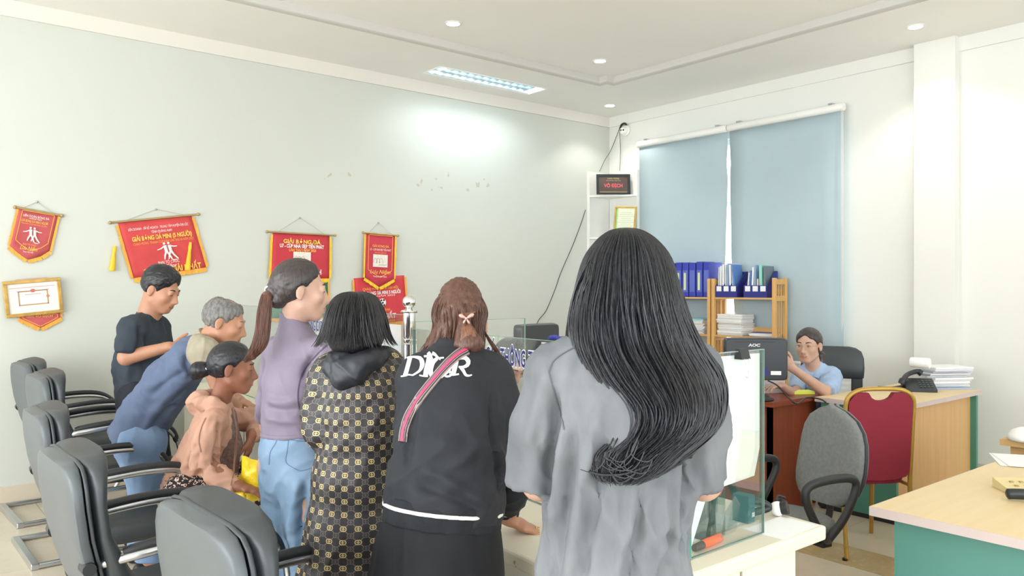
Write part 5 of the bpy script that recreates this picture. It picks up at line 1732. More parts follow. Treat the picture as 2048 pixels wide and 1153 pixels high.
def crease(P, Q, lines):
    """modelled pleats on the side of a garment turned to the room's entrance: (polyline, height, half width), polyline and width in picture units"""
    if not lines:
        return P
    N = vert_normals(P, Q)
    dep = P @ FWD
    px = 1024 + (P @ RGT) / dep * F_PX
    py = 578 - (P[:, 2] - EYE) / dep * F_PX
    ray = np.stack([P[:, 0], P[:, 1], P[:, 2] - EYE], 1)
    ray /= np.linalg.norm(ray, axis=1)[:, None]
    face = np.clip(-(N * ray).sum(1) * 2.0, 0, 1)
    disp = np.zeros(len(P))
    for path, amp, w in lines:
        pts = smooth_path([np.array(q + (0,), float) for q in path], 6)
        best = np.full(len(P), 1e9)
        tt = np.zeros(len(P))
        n = len(pts) - 1
        for i in range(n):
            a, b = pts[i][:2], pts[i + 1][:2]
            d = b - a
            L2 = max(1e-9, d @ d)
            t = np.clip(((px - a[0]) * d[0] + (py - a[1]) * d[1]) / L2, 0, 1)
            r = np.hypot(px - a[0] - t * d[0], py - a[1] - t * d[1])
            m = r < best
            best[m] = r[m]
            tt[m] = (i + t[m]) / n
        taper = np.clip(np.minimum(tt, 1.15 - tt) * 5, 0.0, 1)
        disp += amp * np.exp(-(best / w) ** 2) * taper
    return P + N * (disp * face)[:, None]

class Person:
    def __init__(s, loc, label, group=None):
        s.o = np.array([loc[0], loc[1], 0.0])
        s.root = empty('person', s.o, label=label, cat='person', group=group)
        s.parts = {}
    def part(s, name, sdf, material, folds=None, parent=None, smooth=1, uv=None, creases=None):
        P, Q = sdf.mesh(smooth)
        P = fold(P, Q, folds)
        P = crease(P, Q, creases)
        ob = np_object(name, P, Q, material, parent or s.root, s.o, uv(P) if uv else None)
        s.parts[name] = (ob, P, Q)
        return ob
    def mb(s, name, mb, material, parent=None, smooth=60):
        mb.v = [(x - s.o[0], y - s.o[1], z - s.o[2]) for x, y, z in mb.v]
        return mb.build(name, material, parent or s.root, smooth=smooth)
    def bvh(s, name):
        _, P, Q = s.parts[name]
        return BVHTree.FromPolygons([tuple(p) for p in P], [tuple(q) for q in Q])

class Head:
    """frame of a head: centre, right, forward, up, scale"""
    def __init__(s, c, facing, up=(0, 0, 1), k=1.0):
        s.c, s.k = np.array(c, float), k
        s.f = unit(facing)
        u = np.array(up, float)
        s.u = unit(u - s.f * u.dot(s.f))
        s.r = np.cross(s.f, s.u)
    def p(s, x, y, z):
        return s.c + (s.r * x + s.f * y + s.u * z) * s.k
    @property
    def axes(s):
        return [s.r, s.f, s.u]

def add_head(b, H, neck, neck_r=0.052, jaw=1.0, nose=1.0):
    k = H.k
    E = lambda c, r, kk=0.02, kind='add', ax=None: b.ell(H.p(*c), np.array(r) * k, ax or H.axes, kk * k, kind)
    E((0, -0.014, 0.034), (0.073, 0.091, 0.083))
    E((0, 0.030, -0.032), (0.060 * jaw, 0.058, 0.074), 0.03)
    E((0, 0.066, -0.090), (0.025 * jaw, 0.021, 0.019), 0.028)
    for sx in (-1, 1):
        b.seg(H.p(sx * 0.053 * jaw, 0.002, -0.056), H.p(sx * 0.020, 0.062, -0.095), 0.014 * k, 0.013 * k, k=0.02 * k)
        E((sx * 0.040, 0.062, -0.018), (0.022, 0.018, 0.020), 0.025)
        E((sx * 0.031, 0.101, 0.010), (0.019, 0.017, 0.0115), 0.012, 'sub')
        E((sx * 0.031, 0.076, 0.010), (0.0145, 0.0125, 0.0115), 0.004)
        eax = [unit(H.r * sx + H.f * 0.35), unit(H.f - H.r * sx * 0.35 - H.u * 0.15), unit(H.u + H.f * 0.15)]
        E((sx * 0.080, -0.012, 0.000), (0.0065, 0.0185, 0.031), 0.006, 'add', eax)
        E((sx * 0.0905, -0.004, 0.003), (0.0085, 0.0115, 0.020), 0.004, 'sub', eax)
        E((sx * 0.081, -0.010, -0.024), (0.006, 0.009, 0.009), 0.006, 'add', eax)
        E((sx * 0.0115, 0.096, -0.034), (0.0075, 0.010, 0.0065), 0.007)
    b.seg(H.p(-0.030, 0.079, 0.030), H.p(0.030, 0.079, 0.030), 0.010 * k, 0.010 * k, k=0.018 * k)
    b.seg(H.p(0, 0.086, 0.016), H.p(0, 0.101 + 0.010 * nose, -0.028), 0.0068 * k, 0.0098 * k, k=0.012 * k)
    b.seg(H.p(0, 0.078, 0.010), H.p(0, 0.092, -0.030), 0.011 * k, 0.0135 * k, k=0.014 * k)
    E((0, 0.080, -0.058), (0.027, 0.016, 0.018), 0.02)
    b.seg(H.p(-0.017, 0.086, -0.0555), H.p(0.017, 0.086, -0.0555), 0.0055 * k, 0.0055 * k, k=0.008 * k)
    b.seg(H.p(-0.014, 0.086, -0.068), H.p(0.014, 0.086, -0.068), 0.006 * k, 0.006 * k, k=0.008 * k)
    b.seg(H.p(0, -0.022, -0.045), neck, neck_r * k, (neck_r + 0.006) * k, k=0.035)

M_EYEW = pmat('eye_white', (214, 208, 204), 0.2, var=0.02)
M_IRIS = pmat('dark_iris', (34, 24, 20), 0.15, var=0.05)
def add_face(person, H, brow, lips, body, closed=False, lip_rgb=None, both=True):
    k = H.k
    for sx in ((-1, 1) if both else (1,)):
        m = MB()
        pts = [H.p(sx * (0.014 + 0.036 * t), 0.0905 - 0.012 * t * t - 0.002, 0.031 + 0.006 * math.sin(t * 2.4) - 0.002 * t) for t in [i / 6 for i in range(7)]]
        m.tube(pts, [0.0022 * k, 0.0036 * k, 0.0038 * k, 0.0036 * k, 0.003 * k, 0.0025 * k, 0.0015 * k], 6)
        person.mb('eyebrow', m, brow, body)
        m = MB()
        c = H.p(sx * 0.031, 0.0775, 0.009)
        m.tube([H.p(sx * (0.031 + 0.0135 * math.cos(a)), 0.0888 - 0.004 * abs(math.cos(a)), 0.010 + (0.0005 if closed else 0.0052) * math.sin(a) - (0.004 if closed else 0)) for a in [math.pi * i / 8 for i in range(9)]], 0.0014 * k, 5)
        person.mb('eyelash', m, brow, body)
        if not closed:
            m = MB()
            m.sphere(H.p(sx * 0.031, 0.0802, 0.0095), 0.0088 * k, 12, 8, (1.0, 1.0, 0.60))
            e = person.mb('eye', m, M_EYEW, body)
            m = MB()
            m.sphere(H.p(sx * 0.031, 0.0850, 0.0095), 0.0048 * k, 10, 8)
            person.mb('iris', m, M_IRIS, body)
    s = Sdf(0.0028)
    s.seg(H.p(-0.022, 0.0905, -0.0590), H.p(0, 0.0952, -0.0562), 0.0038 * k, 0.0046 * k, k=0.004).seg(H.p(0.022, 0.0905, -0.0590), H.p(0, 0.0952, -0.0562), 0.0038 * k, 0.0046 * k, k=0.004)
    s.seg(H.p(-0.017, 0.0915, -0.0655), H.p(0, 0.0950, -0.0668), 0.004 * k, 0.0050 * k, k=0.003).seg(H.p(0.017, 0.0915, -0.0655), H.p(0, 0.0950, -0.0668), 0.004 * k, 0.0050 * k, k=0.003)
    person.part('lips', s, lips, parent=body)

def add_hand(b, W, d, palm, thumb_side, curl=0.5, spread=0.10, k=1.0, thumb_out=0.8):
    """palm + five fingers. W wrist, d finger direction, palm = direction the palm faces, thumb_side = unit vector towards the thumb"""
    W, d, n = np.array(W, float), unit(d), unit(palm)
    t = unit(np.array(thumb_side, float) - d * np.dot(thumb_side, d))
    n = unit(n - d * n.dot(d))
    b.seg(W - d * 0.02 * k, W + d * 0.045 * k, (0.026 * k, 0.019 * k), (0.038 * k, 0.015 * k), t, 0.015)
    b.seg(W + d * 0.045 * k, W + d * 0.085 * k, (0.038 * k, 0.015 * k), (0.039 * k, 0.0125 * k), t, 0.012)
    for i, (o, L) in enumerate(((0.030, 0.86), (0.010, 1.0), (-0.010, 0.94), (-0.029, 0.74))):
        a = spread * (1.5 - i)
        dd = unit(d * math.cos(a) + t * math.sin(a))
        p = W + d * 0.082 * k + t * o * k
        ang = curl * (0.55 + 0.12 * i)
        for L0, r0, r1 in ((0.042, 0.0088, 0.0082), (0.027, 0.0082, 0.0076), (0.021, 0.0076, 0.0062)):
            v = unit(dd * math.cos(ang) + n * math.sin(ang))
            q = p + v * L0 * L * k
            b.seg(p, q, r0 * k, r1 * k, k=0.004)
            p = q
            ang += curl * 0.75
    p = W + d * 0.022 * k + t * 0.026 * k
    ang = thumb_out
    for L0, r0, r1 in ((0.042, 0.0135, 0.0105), (0.030, 0.0105, 0.0092), (0.024, 0.0092, 0.0075)):
        v = unit(d * math.cos(ang) + t * math.sin(ang) + n * (0.25 + curl * 0.3))
        q = p + v * L0 * k
        b.seg(p, q, r0 * k, r1 * k, k=0.008)
        p = q
        ang -= 0.28

def skin_mat(name, rgb):
    t = NT(name)
    v = t.coords()
    base = srgb(*rgb)
    f = t.noise(v, 22, 3)
    t.l(t.mix(t.ramp(f, 0.3, 0.7), tuple(c * x for c, x in zip(base[:3], (0.93, 0.90, 0.88))) + (1,), base), t.b.inputs['Base Color'])
    t.set(Roughness=0.5)
    t.b.inputs['Subsurface Weight'].default_value = 0.06
    t.b.inputs['Subsurface Radius'].default_value = (0.012, 0.006, 0.004)
    t.b.inputs['Subsurface Scale'].default_value = 0.5
    t.bump(t.noise(v, 300, 2), 0.06, 0.001)
    _M[name] = t.m
    return t.m

def hair_mat(name, a, b, rough=0.38, stretch=(34, 34, 2.5), spec=0.5):
    t = NT(name)
    v = t.coords('Object', stretch)
    f = t.noise(v, 4.0, 4, 0.6)
    t.l(t.mix(t.ramp(f, 0.32, 0.68), srgb(*a), srgb(*b)), t.b.inputs['Base Color'])
    t.set(Roughness=rough)
    t.b.inputs['Specular IOR Level'].default_value = spec
    t.bump(t.noise(v, 9.0, 3), 0.35, 0.004)
    _M[name] = t.m
    return t.m

def cloth_mat(name, a, b, scale=5, rough=0.85, weave=420, wr=0.35, wscale=9, stretch=(1, 1, 1), bdist=0.012, sheen=0.0, spec=0.3):
    """fabric: soft mottling between two tones, wrinkle relief and a fine weave"""
    t = NT(name)
    v = t.coords('Object', stretch)
    f = t.noise(v, scale, 4)
    t.l(t.mix(t.ramp(f, 0.3, 0.7), srgb(*a), srgb(*b)), t.b.inputs['Base Color'])
    t.set(Roughness=rough)
    t.b.inputs['Specular IOR Level'].default_value = spec
    if sheen:
        t.b.inputs['Sheen Weight'].default_value = sheen
    h = t.math('ADD', t.math('MULTIPLY', t.noise(v, wscale, 2), 1.0), t.math('MULTIPLY', t.noise(v, weave, 1), 0.03))
    t.bump(h, wr, bdist)
    _M[name] = t.m
    return t.m

def cap_hair(s, H, grow=0.010, line=0.024, nape=-0.06, ears=True, top=0.0, slope=0.591):
    """hair covering the skull down to a hairline; line moves the front edge"""
    k = H.k
    c2 = math.sqrt(max(0, 1 - slope * slope))
    c = H.p(0, -0.014, 0.034)
    A = np.array(H.axes)
    r0 = (np.array([0.073, 0.091, 0.083]) + 0.0058) * k
    def f(X, Y, Z):
        dx, dy, dz = X - c[0], Y - c[1], Z - c[2]
        q = [dx * A[i, 0] + dy * A[i, 1] + dz * A[i, 2] for i in range(3)]
        k0 = np.sqrt(sum((q[i] / r0[i]) ** 2 for i in range(3)))
        k1 = np.sqrt(sum((q[i] / r0[i] ** 2) ** 2 for i in range(3))) + 1e-9
        d = k0 * (k0 - 1) / k1
        x, y, z = q
        # the hairline runs over the brow, dips at the temples and passes in front of the ear
        side = np.clip((np.abs(x) - 0.045 * k) / (0.03 * k), 0, 1)
        front = c2 * y - slope * (z + 0.02 * k) - line * k + 0.006 * k * np.cos(x / (0.012 * k)) * (1 - side)
        low = (nape * k - z - 0.034 * k) + np.maximum(0, y + 0.01) * 0.9
        m = np.maximum(front, low)
        thick = np.clip(-m / (0.035 * k), 0, 1)
        up_ = np.clip(z / (0.09 * k), 0, 1)
        d = d - (grow + top * up_) * thick ** 0.6
        return np.maximum(d, m)
    R = r0.max() + grow + top + 0.03
    s.ops.append(('add', f, c - R, c + R, 0.006))
    if ears:
        for sx in (-1, 1):
            s.ell(H.p(sx * 0.084, -0.004, -0.008), np.array([0.022, 0.028, 0.038]) * k, H.axes, 0.006, 'sub')

def strands(levels, n, rnd, r=0.0016, wave=0.004, waves=2.0, phi=(-2.2, 2.2), U=None, V=None, inner=0.75, ends=(0.8, 1.0), sides=4, steps=6, flip=0.0):
    """tapering locks running through elliptical levels (centre, half width along U, half depth along V)"""
    U = RGT if U is None else U
    V = -FWD if V is None else V
    m = MB()
    C = np.array([l[0] for l in levels], float)
    A = np.array([l[1] for l in levels], float)
    B = np.array([l[2] for l in levels], float)
    K = len(levels)
    for i in range(n):
        ph = rnd.uniform(*phi)
        q = rnd.uniform(inner, 1.06)
        stop = rnd.uniform(*ends)
        drift = rnd.uniform(-0.5, 0.5)
        a1, a2 = rnd.uniform(0, 6.28), rnd.uniform(0, 6.28)
        N = max(4, int((K - 1) * steps * stop))
        pts = []
        for j in range(N + 1):
            t = j / N * stop * (K - 1)
            i0 = min(int(t), K - 2)
            f = t - i0
            im, ip = max(i0 - 1, 0), min(i0 + 2, K - 1)
            def cr(X):
                return 0.5 * ((2 * X[i0]) + (X[i0 + 1] - X[im]) * f + (2 * X[im] - 5 * X[i0] + 4 * X[i0 + 1] - X[ip]) * f * f + (3 * X[i0] - X[im] - 3 * X[i0 + 1] + X[ip]) * f ** 3)
            g = t / (K - 1)
            p2 = ph + drift * g * 0.6
            c = cr(C) + U * cr(A) * math.sin(p2) * q + V * cr(B) * math.cos(p2) * q
            w = wave * g
            c = c + U * w * math.sin(a1 + waves * 6.28 * g) + V * w * 0.6 * math.sin(a2 + waves * 6.28 * g)
            if flip:
                c = c + (U * math.sin(p2) + V * math.cos(p2)) * flip * max(0, g - 0.8) ** 2 * 25
            pts.append(c)
        rr = [r * (0.55 + 0.45 * min(1, 4 * j / N)) * (1 - 0.75 * max(0, (j / N - 0.7) / 0.3)) for j in range(N + 1)]
        m.tube(pts, rr, sides, caps=False)
    return m

def level_sdf(levels, h=0.007, shrink=0.93, k=0.02, U=None):
    s = Sdf(h)
    k = min(k, 0.012)
    U = RGT if U is None else U
    for (a, b) in zip(levels[:-1], levels[1:]):
        s.seg(a[0], b[0], (a[1] * shrink, a[2] * shrink), (b[1] * shrink, b[2] * shrink), U, k)
    return s

def level_sdf0(levels, h=0.007, shrink=0.95, end=False):
    """as level_sdf, cut flat at the top"""
    s = Sdf(h)
    for i, (a, b) in enumerate(zip(levels[:-1], levels[1:])):
        s.seg(a[0], b[0], (a[1] * shrink, a[2] * shrink), (b[1] * shrink, b[2] * shrink), RGT, 0.012, (i == 0, end and i == len(levels) - 2))
    return s

def shoe(person, ankle, d, m, k=1.0):
    s = Sdf(0.007)
    a = np.array([ankle[0], ankle[1], 0.0])
    d = unit(np.array([d[0], d[1], 0]))
    sd = np.cross(d, UP)
    s.seg(a - d * 0.05 + UP * 0.042, a + d * 0.06 + UP * 0.042, (0.034, 0.040), (0.042, 0.038), sd, 0.02)
    s.seg(a + d * 0.06 + UP * 0.042, a + d * 0.15 + UP * 0.032, (0.042, 0.036), (0.034, 0.026), sd, 0.02)
    s.cut_plane(a + UP * 0.003, -UP, a - 0.3, a + 0.3)
    person.part('shoe', s, m)
# ================================================================== the people
SK_F = skin_mat('skin_fair', (200, 162, 143))
SK_M = skin_mat('skin_medium', (186, 136, 108))
SK_T = skin_mat('skin_tanned', (142, 92, 70))
HAIR_K = hair_mat('black_hair', (16, 17, 20), (38, 39, 44), 0.36)
HAIR_KB = hair_mat('soft_black_hair', (18, 18, 20), (42, 40, 42), 0.42)
HAIR_BR = hair_mat('brown_hair', (66, 42, 35), (104, 68, 52), 0.38, (50, 50, 1.2))
HAIR_BL = hair_mat('light_brown_hair', (104, 68, 50), (150, 104, 76), 0.36, (50, 50, 1.2))
HAIR_RB = hair_mat('reddish_brown_hair', (66, 42, 38), (120, 80, 64), 0.38)
HAIR_DB = hair_mat('dark_brown_hair', (40, 36, 36), (70, 60, 58), 0.36)
HAIR_GR = hair_mat('grey_hair', (84, 82, 80), (136, 134, 130), 0.6, (20, 20, 8))
LIP = pmat('lip_pink', (186, 108, 100), 0.45, var=0.05)
LIP_D = pmat('lip_brown', (150, 92, 78), 0.5, var=0.05)
BROW = pmat('brow_black', (44, 36, 34), 0.8, var=0.1)
BROWG = pmat('brow_grey', (110, 100, 92), 0.8, var=0.1)
M_SHOE = pmat('dark_shoe', (40, 38, 38), 0.5, var=0.05)
M_SHOEW = pmat('white_shoe', (226, 224, 220), 0.5, var=0.03)
F_, R_, U_ = FWD, RGT, UP

def legs(b, hips, knees, ankles, r=(0.085, 0.055, 0.038), k=0.03):
    for h, kn, an in zip(hips, knees, ankles):
        b.seg(h, kn, r[0], r[1], k=k)
        b.seg(kn, an, r[1], r[2], k=0.02)

def stand_legs(root, fb, hipz=0.84, gap=0.085, shift=(0, 0)):
    fb = unit([fb[0], fb[1], 0])
    sd = np.cross(fb, U_)
    c = np.array([root[0] + shift[0], root[1] + shift[1], 0.0])
    H = [c + sd * gap * s + U_ * hipz for s in (-1, 1)]
    K = [c + sd * gap * 1.05 * s + fb * 0.03 + U_ * 0.47 for s in (-1, 1)]
    A = [c + sd * gap * 1.1 * s + U_ * 0.09 for s in (-1, 1)]
    return H, K, A

def surf_strip(person, part, path_px, width_px, n=40, lift=0.003, offs=(0, 1), thick=0.002):
    """band lying on a garment: path and width given on the picture, laid on the mesh where the sight line meets it"""
    bv = person.bvh(part)
    eye = Vector((0, 0, EYE))
    P = smooth_path([np.array(p + (0,), float) for p in path_px], max(2, n // (len(path_px) - 1)))
    rows = []
    for i, p in enumerate(P):
        q = P[min(i + 1, len(P) - 1)] - P[max(i - 1, 0)]
        nr = unit([-q[1], q[0], 0])
        w = width_px if not callable(width_px) else width_px(i / (len(P) - 1))
        row = []
        for o in (offs[0], (offs[0] + offs[1]) / 2, offs[1]):
            c = p + nr * w * (o - 0.5)
            d = (Vector(at(c[0], c[1], 1.0)) - eye).normalized()
            hit = bv.ray_cast(eye, d)
            if hit[0] is not None:
                nn = hit[1] if hit[1].dot(d) < 0 else -hit[1]
                row.append((hit[0] + nn * lift, nn))
        if len(row) == 3:
            rows.append(row)
    m = MB()
    if len(rows) < 2:
        return m
    k = len(rows)
    vs = [r[j][0] for r in rows for j in range(3)] + [r[j][0] - r[j][1] * (lift + thick) for r in rows for j in range(3)]
    fs = []
    for i in range(k - 1):
        for j in range(2):
            a = i * 3 + j
            fs.append((a, a + 1, a + 4, a + 3))
            b_ = k * 3 + a
            fs.append((b_ + 3, b_ + 4, b_ + 1, b_))
        for j in (0, 2):
            a = i * 3 + j
            fs.append((a, a + 3, k * 3 + a + 3, k * 3 + a))
    m.add(vs, fs)
    return m

# ------------------------------------------------------------------ young woman in the grey T-shirt, closest to the camera
def woman_grey():
    rt = at(1243, 600, 1.60)
    p = Person(rt, 'woman with very long black hair and a washed grey T-shirt, nearest the camera')
    H = Head(at(1254, 588, 1.60), F_ * 0.95 - U_ * 0.24 + R_ * 0.05, k=0.92)
    b = Sdf(0.006)
    add_head(b, H, at(1246, 700, 1.60))
    b.chain([at(1245, 730, 1.60), at(1245, 830, 1.60), at(1242, 950, 1.60), at(1240, 1120, 1.60)], [(0.095, 0.06), (0.10, 0.075), (0.095, 0.07), (0.10, 0.075)], R_, 0.04)
    b.seg(at(1150, 745, 1.60), at(1350, 745, 1.60), 0.035, 0.035, k=0.04)
    eL, eR = at(1080, 964, 1.63), at(1406, 964, 1.63)
    wL, wR = at(1150, 960, 1.86), at(1330, 950, 1.86)
    for sh, e, w, th in ((at(1118, 745, 1.60), eL, wL, R_), (at(1380, 745, 1.60), eR, wR, -R_)):
        b.seg(sh, e, 0.038, 0.037, k=0.03)
        b.seg(e, w, 0.037, 0.024, k=0.015)
        add_hand(b, w, unit(w - e), -U_, th, 0.35, 0.06, 0.93)
    hp, kn, an = stand_legs(rt, F_, 0.80)
    legs(b, hp, kn, an)
    body = p.part('body', b, SK_F)
    # T-shirt
    s = Sdf(0.0065)
    s.seg(at(1205, 705, 1.59), at(1110, 742, 1.60), (0.045, 0.05), (0.052, 0.055), F_, 0.03)
    s.seg(at(1290, 702, 1.59), at(1388, 740, 1.61), (0.045, 0.05), (0.052, 0.055), F_, 0.03)
    s.chain([at(1246, 715, 1.595), at(1244, 760, 1.60), at(1238, 850, 1.60), at(1237, 1000, 1.60), at(1226, 1150, 1.60), at(1222, 1330, 1.60)],
            [(0.09, 0.06), (0.142, 0.100), (0.144, 0.116), (0.138, 0.115), (0.145, 0.122), (0.152, 0.128)], R_, 0.03, (False, True))
    s.chain([at(1112, 752, 1.60), at(1082, 850, 1.61), at(1068, 972, 1.625)], [0.056, 0.054, (0.050, 0.062)], R_, 0.03, (False, True))
    s.chain([at(1384, 750, 1.61), at(1398, 850, 1.615), at(1406, 966, 1.625)], [0.056, 0.053, (0.050, 0.062)], R_, 0.03, (False, True))
    s.ell(at(1246, 672, 1.60), (0.062, 0.062, 0.035), [R_, F_, U_], 0.01, 'sub')
    low = lambda P: np.clip((1.40 - P[:, 2]) / 0.25, 0.0, 1.0)
    p.part('t_shirt', s, cloth_mat('washed_grey_jersey', (97, 100, 104), (127, 130, 133), 7, 0.9, 500, 0.35, 12, (1, 1, 0.5)),
           [(0.012, U_ * 1.0 + R_ * 0.22, 0.10, 0.55, 3, low), (0.010, U_ - R_ * 0.5, 0.07, 0.25, 9, low), (0.004, (0.2, 0.3, 1), 0.03, 0.08, 4)],
           creases=[([(1108, 770), (1106, 850), (1100, 930), (1092, 1000)], -0.030, 9), ([(1384, 860), (1380, 930), (1378, 1000), (1376, 1100)], -0.026, 9),
                    ([(1125, 850), (1118, 950), (1098, 1060), (1080, 1160)], 0.014, 11), ([(1140, 820), (1142, 920), (1128, 1030), (1105, 1160)], -0.016, 11),
                    ([(1200, 790), (1182, 900), (1160, 1010), (1140, 1160)], 0.016, 14), ([(1215, 850), (1200, 960), (1180, 1060), (1165, 1160)], -0.014, 13),
                    ([(1270, 970), (1262, 1040), (1245, 1100), (1232, 1160)], 0.014, 9), ([(1290, 965), (1278, 1050), (1262, 1160)], -0.016, 12),
                    ([(1330, 960), (1325, 1010), (1330, 1070), (1300, 1160)], 0.013, 10), ([(1310, 1000), (1322, 1060), (1350, 1090), (1370, 1160)], -0.012, 12), ([(1348, 950), (1355, 1030), (1340, 1120)], -0.012, 9),
                    ([(1100, 730), (1078, 800), (1058, 880)], 0.010, 14), ([(1070, 860), (1085, 920), (1080, 975)], -0.008, 10), ([(1405, 830), (1412, 900), (1420, 960)], 0.008, 12), ([(1160, 700), (1150, 760), (1160, 830)], -0.006, 14)])
    m = MB()
    cc, rr_ = at(1246, 683, 1.598), 0.067
    m.tube([cc + R_ * rr_ * math.cos(a) + F_ * rr_ * 0.95 * math.sin(a) + U_ * (0.012 * -math.sin(a)) for a in [2 * math.pi * i / 32 for i in range(32)]], 0.0085, 8, closed=True)
    p.mb('collar', m, _M['washed_grey_jersey'])
    for path in ([(1180, 683), (1140, 700), (1108, 722), (1098, 745)], [(1098, 745), (1110, 790), (1122, 830), (1128, 860)]):
        p.mb('seam', surf_strip(p, 't_shirt', path, 2.2, 16, 0.0018), pmat('grey_seam', (96, 99, 103), 0.9, var=0.05))
    t = Sdf(0.009)
    legs(t, [h + U_ * 0.0 for h in hp], kn, an, (0.105, 0.08, 0.065), 0.05)
    t.seg(hp[0], hp[1], 0.12, 0.12, k=0.05)
    p.part('trousers', t, cloth_mat('charcoal_trousers', (42, 44, 48), (54, 56, 60)), [(0.006, U_, 0.07, 0.3, 2)])
    for a in an:
        shoe(p, a, F_, M_SHOEW)
    # hair
    L = [(at(1252, 457, 1.605), 0.010, 0.012), (at(1252, 463, 1.60), 0.032, 0.042), (at(1253, 482, 1.60), 0.056, 0.074), (at(1254, 518, 1.60), 0.080, 0.098), (at(1255, 578, 1.595), 0.097, 0.116), (at(1258, 630, 1.585), 0.110, 0.118),
         (at(1274, 690, 1.565), 0.120, 0.105), (at(1308, 750, 1.55), 0.122, 0.085), (at(1336, 810, 1.535), 0.100, 0.065), (at(1326, 860, 1.52), 0.090, 0.052), (at(1280, 905, 1.505), 0.084, 0.042), (at(1256, 945, 1.49), 0.058, 0.03), (at(1240, 968, 1.48), 0.02, 0.02)]
    hs = level_sdf0([(c_, a_ * q_, b_ * q_) for (c_, a_, b_), q_ in zip(L, (0.3, 0.7, 0.85, 0.9, 0.92, 0.92, 0.92, 0.9, 0.88, 0.82, 0.7))][4:], 0.0065, 0.97)
    hs.ell(at(1254, 566, 1.60), (0.080, 0.098, 0.101), [R_, F_, U_], 0.02)
    N0 = lambda P: np.clip((1.62 - P[:, 2]) / 0.2, 0.25, 1)
    p.part('hair', hs, HAIR_K, [(0.004, U_ + R_ * -0.18, 0.016, 0.5, 21, N0), (0.008, U_ + R_ * -0.25, 0.05, 0.45, 12, N0)])
    rnd = random.Random(4)
    p.mb('hair_strands', strands(L, 1050, rnd, 0.0016, 0.012, 1.6, (-2.0, 2.0), inner=0.94, ends=(0.80, 1.0), steps=4), HAIR_K)
    L2 = [(at(1215, 520, 1.56), 0.035, 0.03), (at(1185, 570, 1.56), 0.03, 0.03), (at(1165, 630, 1.575), 0.026, 0.03), (at(1148, 682, 1.60), 0.015, 0.02), (at(1140, 700, 1.61), 0.006, 0.008)]
    p.mb('front_lock', strands(L2, 130, rnd, 0.0015, 0.004, 1.0, (-3.1, 3.1), inner=0.3), HAIR_K)
    m = MB()
    for k in range(10):
        x, y = 1245 + rnd.uniform(-42, 60), 925 + rnd.uniform(-25, 15)
        sgn = rnd.choice((-1, -1, 1))
        pts = [at(x + 40, y - 90, 1.53), at(x + 14, y - 34, 1.47), at(x - 4, y + 8, 1.455), at(x + sgn * 26, y + 24, 1.452), at(x + sgn * 48, y + 12 + rnd.uniform(-6, 8), 1.452)]
        m.tube(smooth_path(pts, 6), [0.0016] * 12 + [0.0014] * 8 + [0.001] * 5, 4)
    for k in range(14):
        x, y = 1400 + rnd.uniform(-10, 14), 770 + rnd.uniform(-30, 30)
        pts = [at(x - 30, y - 90, 1.52), at(x, y - 30, 1.50), at(x + 22, y + 20, 1.495), at(x + 14, y + 62, 1.495), at(x - 14, y + 86, 1.49)]
        m.tube(smooth_path(pts, 6), [0.0022] * 14 + [0.0018] * 6 + [0.001] * 5, 4)
    for pts in ([at(1420, 790, 1.50), at(1432, 802, 1.50), at(1442, 800, 1.50), at(1440, 790, 1.50)], [at(1225, 900, 1.46), at(1214, 905, 1.455), at(1211, 916, 1.455), at(1220, 922, 1.455)], [at(1300, 930, 1.46), at(1250, 948, 1.455), at(1205, 950, 1.452), at(1178, 944, 1.45)], [at(1280, 935, 1.46), at(1258, 958, 1.455), at(1238, 966, 1.452), at(1225, 952, 1.452)]):
        m.tube(smooth_path(pts, 8), 0.0026, 5)
    p.mb('hair_curls', m, HAIR_K)
    return p
woman_grey()

# ------------------------------------------------------------------ woman in the black jacket with white lettering
def letter_strokes():
    """pixel strokes of the lettering on the jacket back: (path, width in px)"""
    k = 170 / 2048.0
    q = lambda *pts: [(790 + x * k, 690 + y * k) for x, y in pts]
    return [
        (q((370, 320), (330, 470), (290, 620), (250, 750)), 92 * k), (q((280, 335), (380, 305), (500, 300)), 34 * k), (q((155, 765), (240, 755), (320, 725), (430, 740)), 32 * k),
        (q((480, 305), (600, 330), (655, 420), (655, 520), (590, 640), (430, 740)), lambda t: (40 + 70 * math.sin(math.pi * min(1, t * 1.15)) ** 1.2) * k),
        (q((840, 250), (810, 420), (765, 600), (740, 760)), 112 * k), (q((700, 290), (800, 275), (880, 255)), 34 * k), (q((595, 740), (680, 760), (800, 770)), 30 * k),
        (q((800, 200), (850, 260), (870, 330), (900, 390)), 80 * k), (q((900, 215), (960, 240), (1020, 300), (1100, 370)), lambda t: (80 - 55 * t) * k), (q((1060, 330), (1120, 325), (1180, 320)), 26 * k),
        (q((1020, 340), (930, 420), (880, 540), (860, 640), (900, 760), (1010, 790), (1140, 770)), lambda t: (70 + 40 * math.sin(math.pi * t)) * k),
        (q((1380, 470), (1330, 560), (1240, 680), (1130, 770)), lambda t: (90 - 30 * t) * k), (q((1040, 775), (1100, 780), (1150, 740)), 28 * k), (q((1260, 560), (1300, 620), (1340, 690)), 60 * k),
        (q((1180, 720), (1230, 770), (1330, 760), (1360, 700)), 36 * k),
        (q((1480, 400), (1450, 530), (1420, 650), (1400, 730)), 108 * k), (q((1310, 735), (1420, 735), (1540, 715)), 32 * k),
        (q((1490, 400), (1580, 330), (1700, 330), (1765, 410), (1740, 500), (1640, 545), (1530, 540)), lambda t: (36 + 62 * math.sin(math.pi * t) ** 1.5) * k),
        (q((1590, 550), (1650, 640), (1700, 730), (1770, 755), (1850, 735)), lambda t: (85 - 58 * t) * k)]

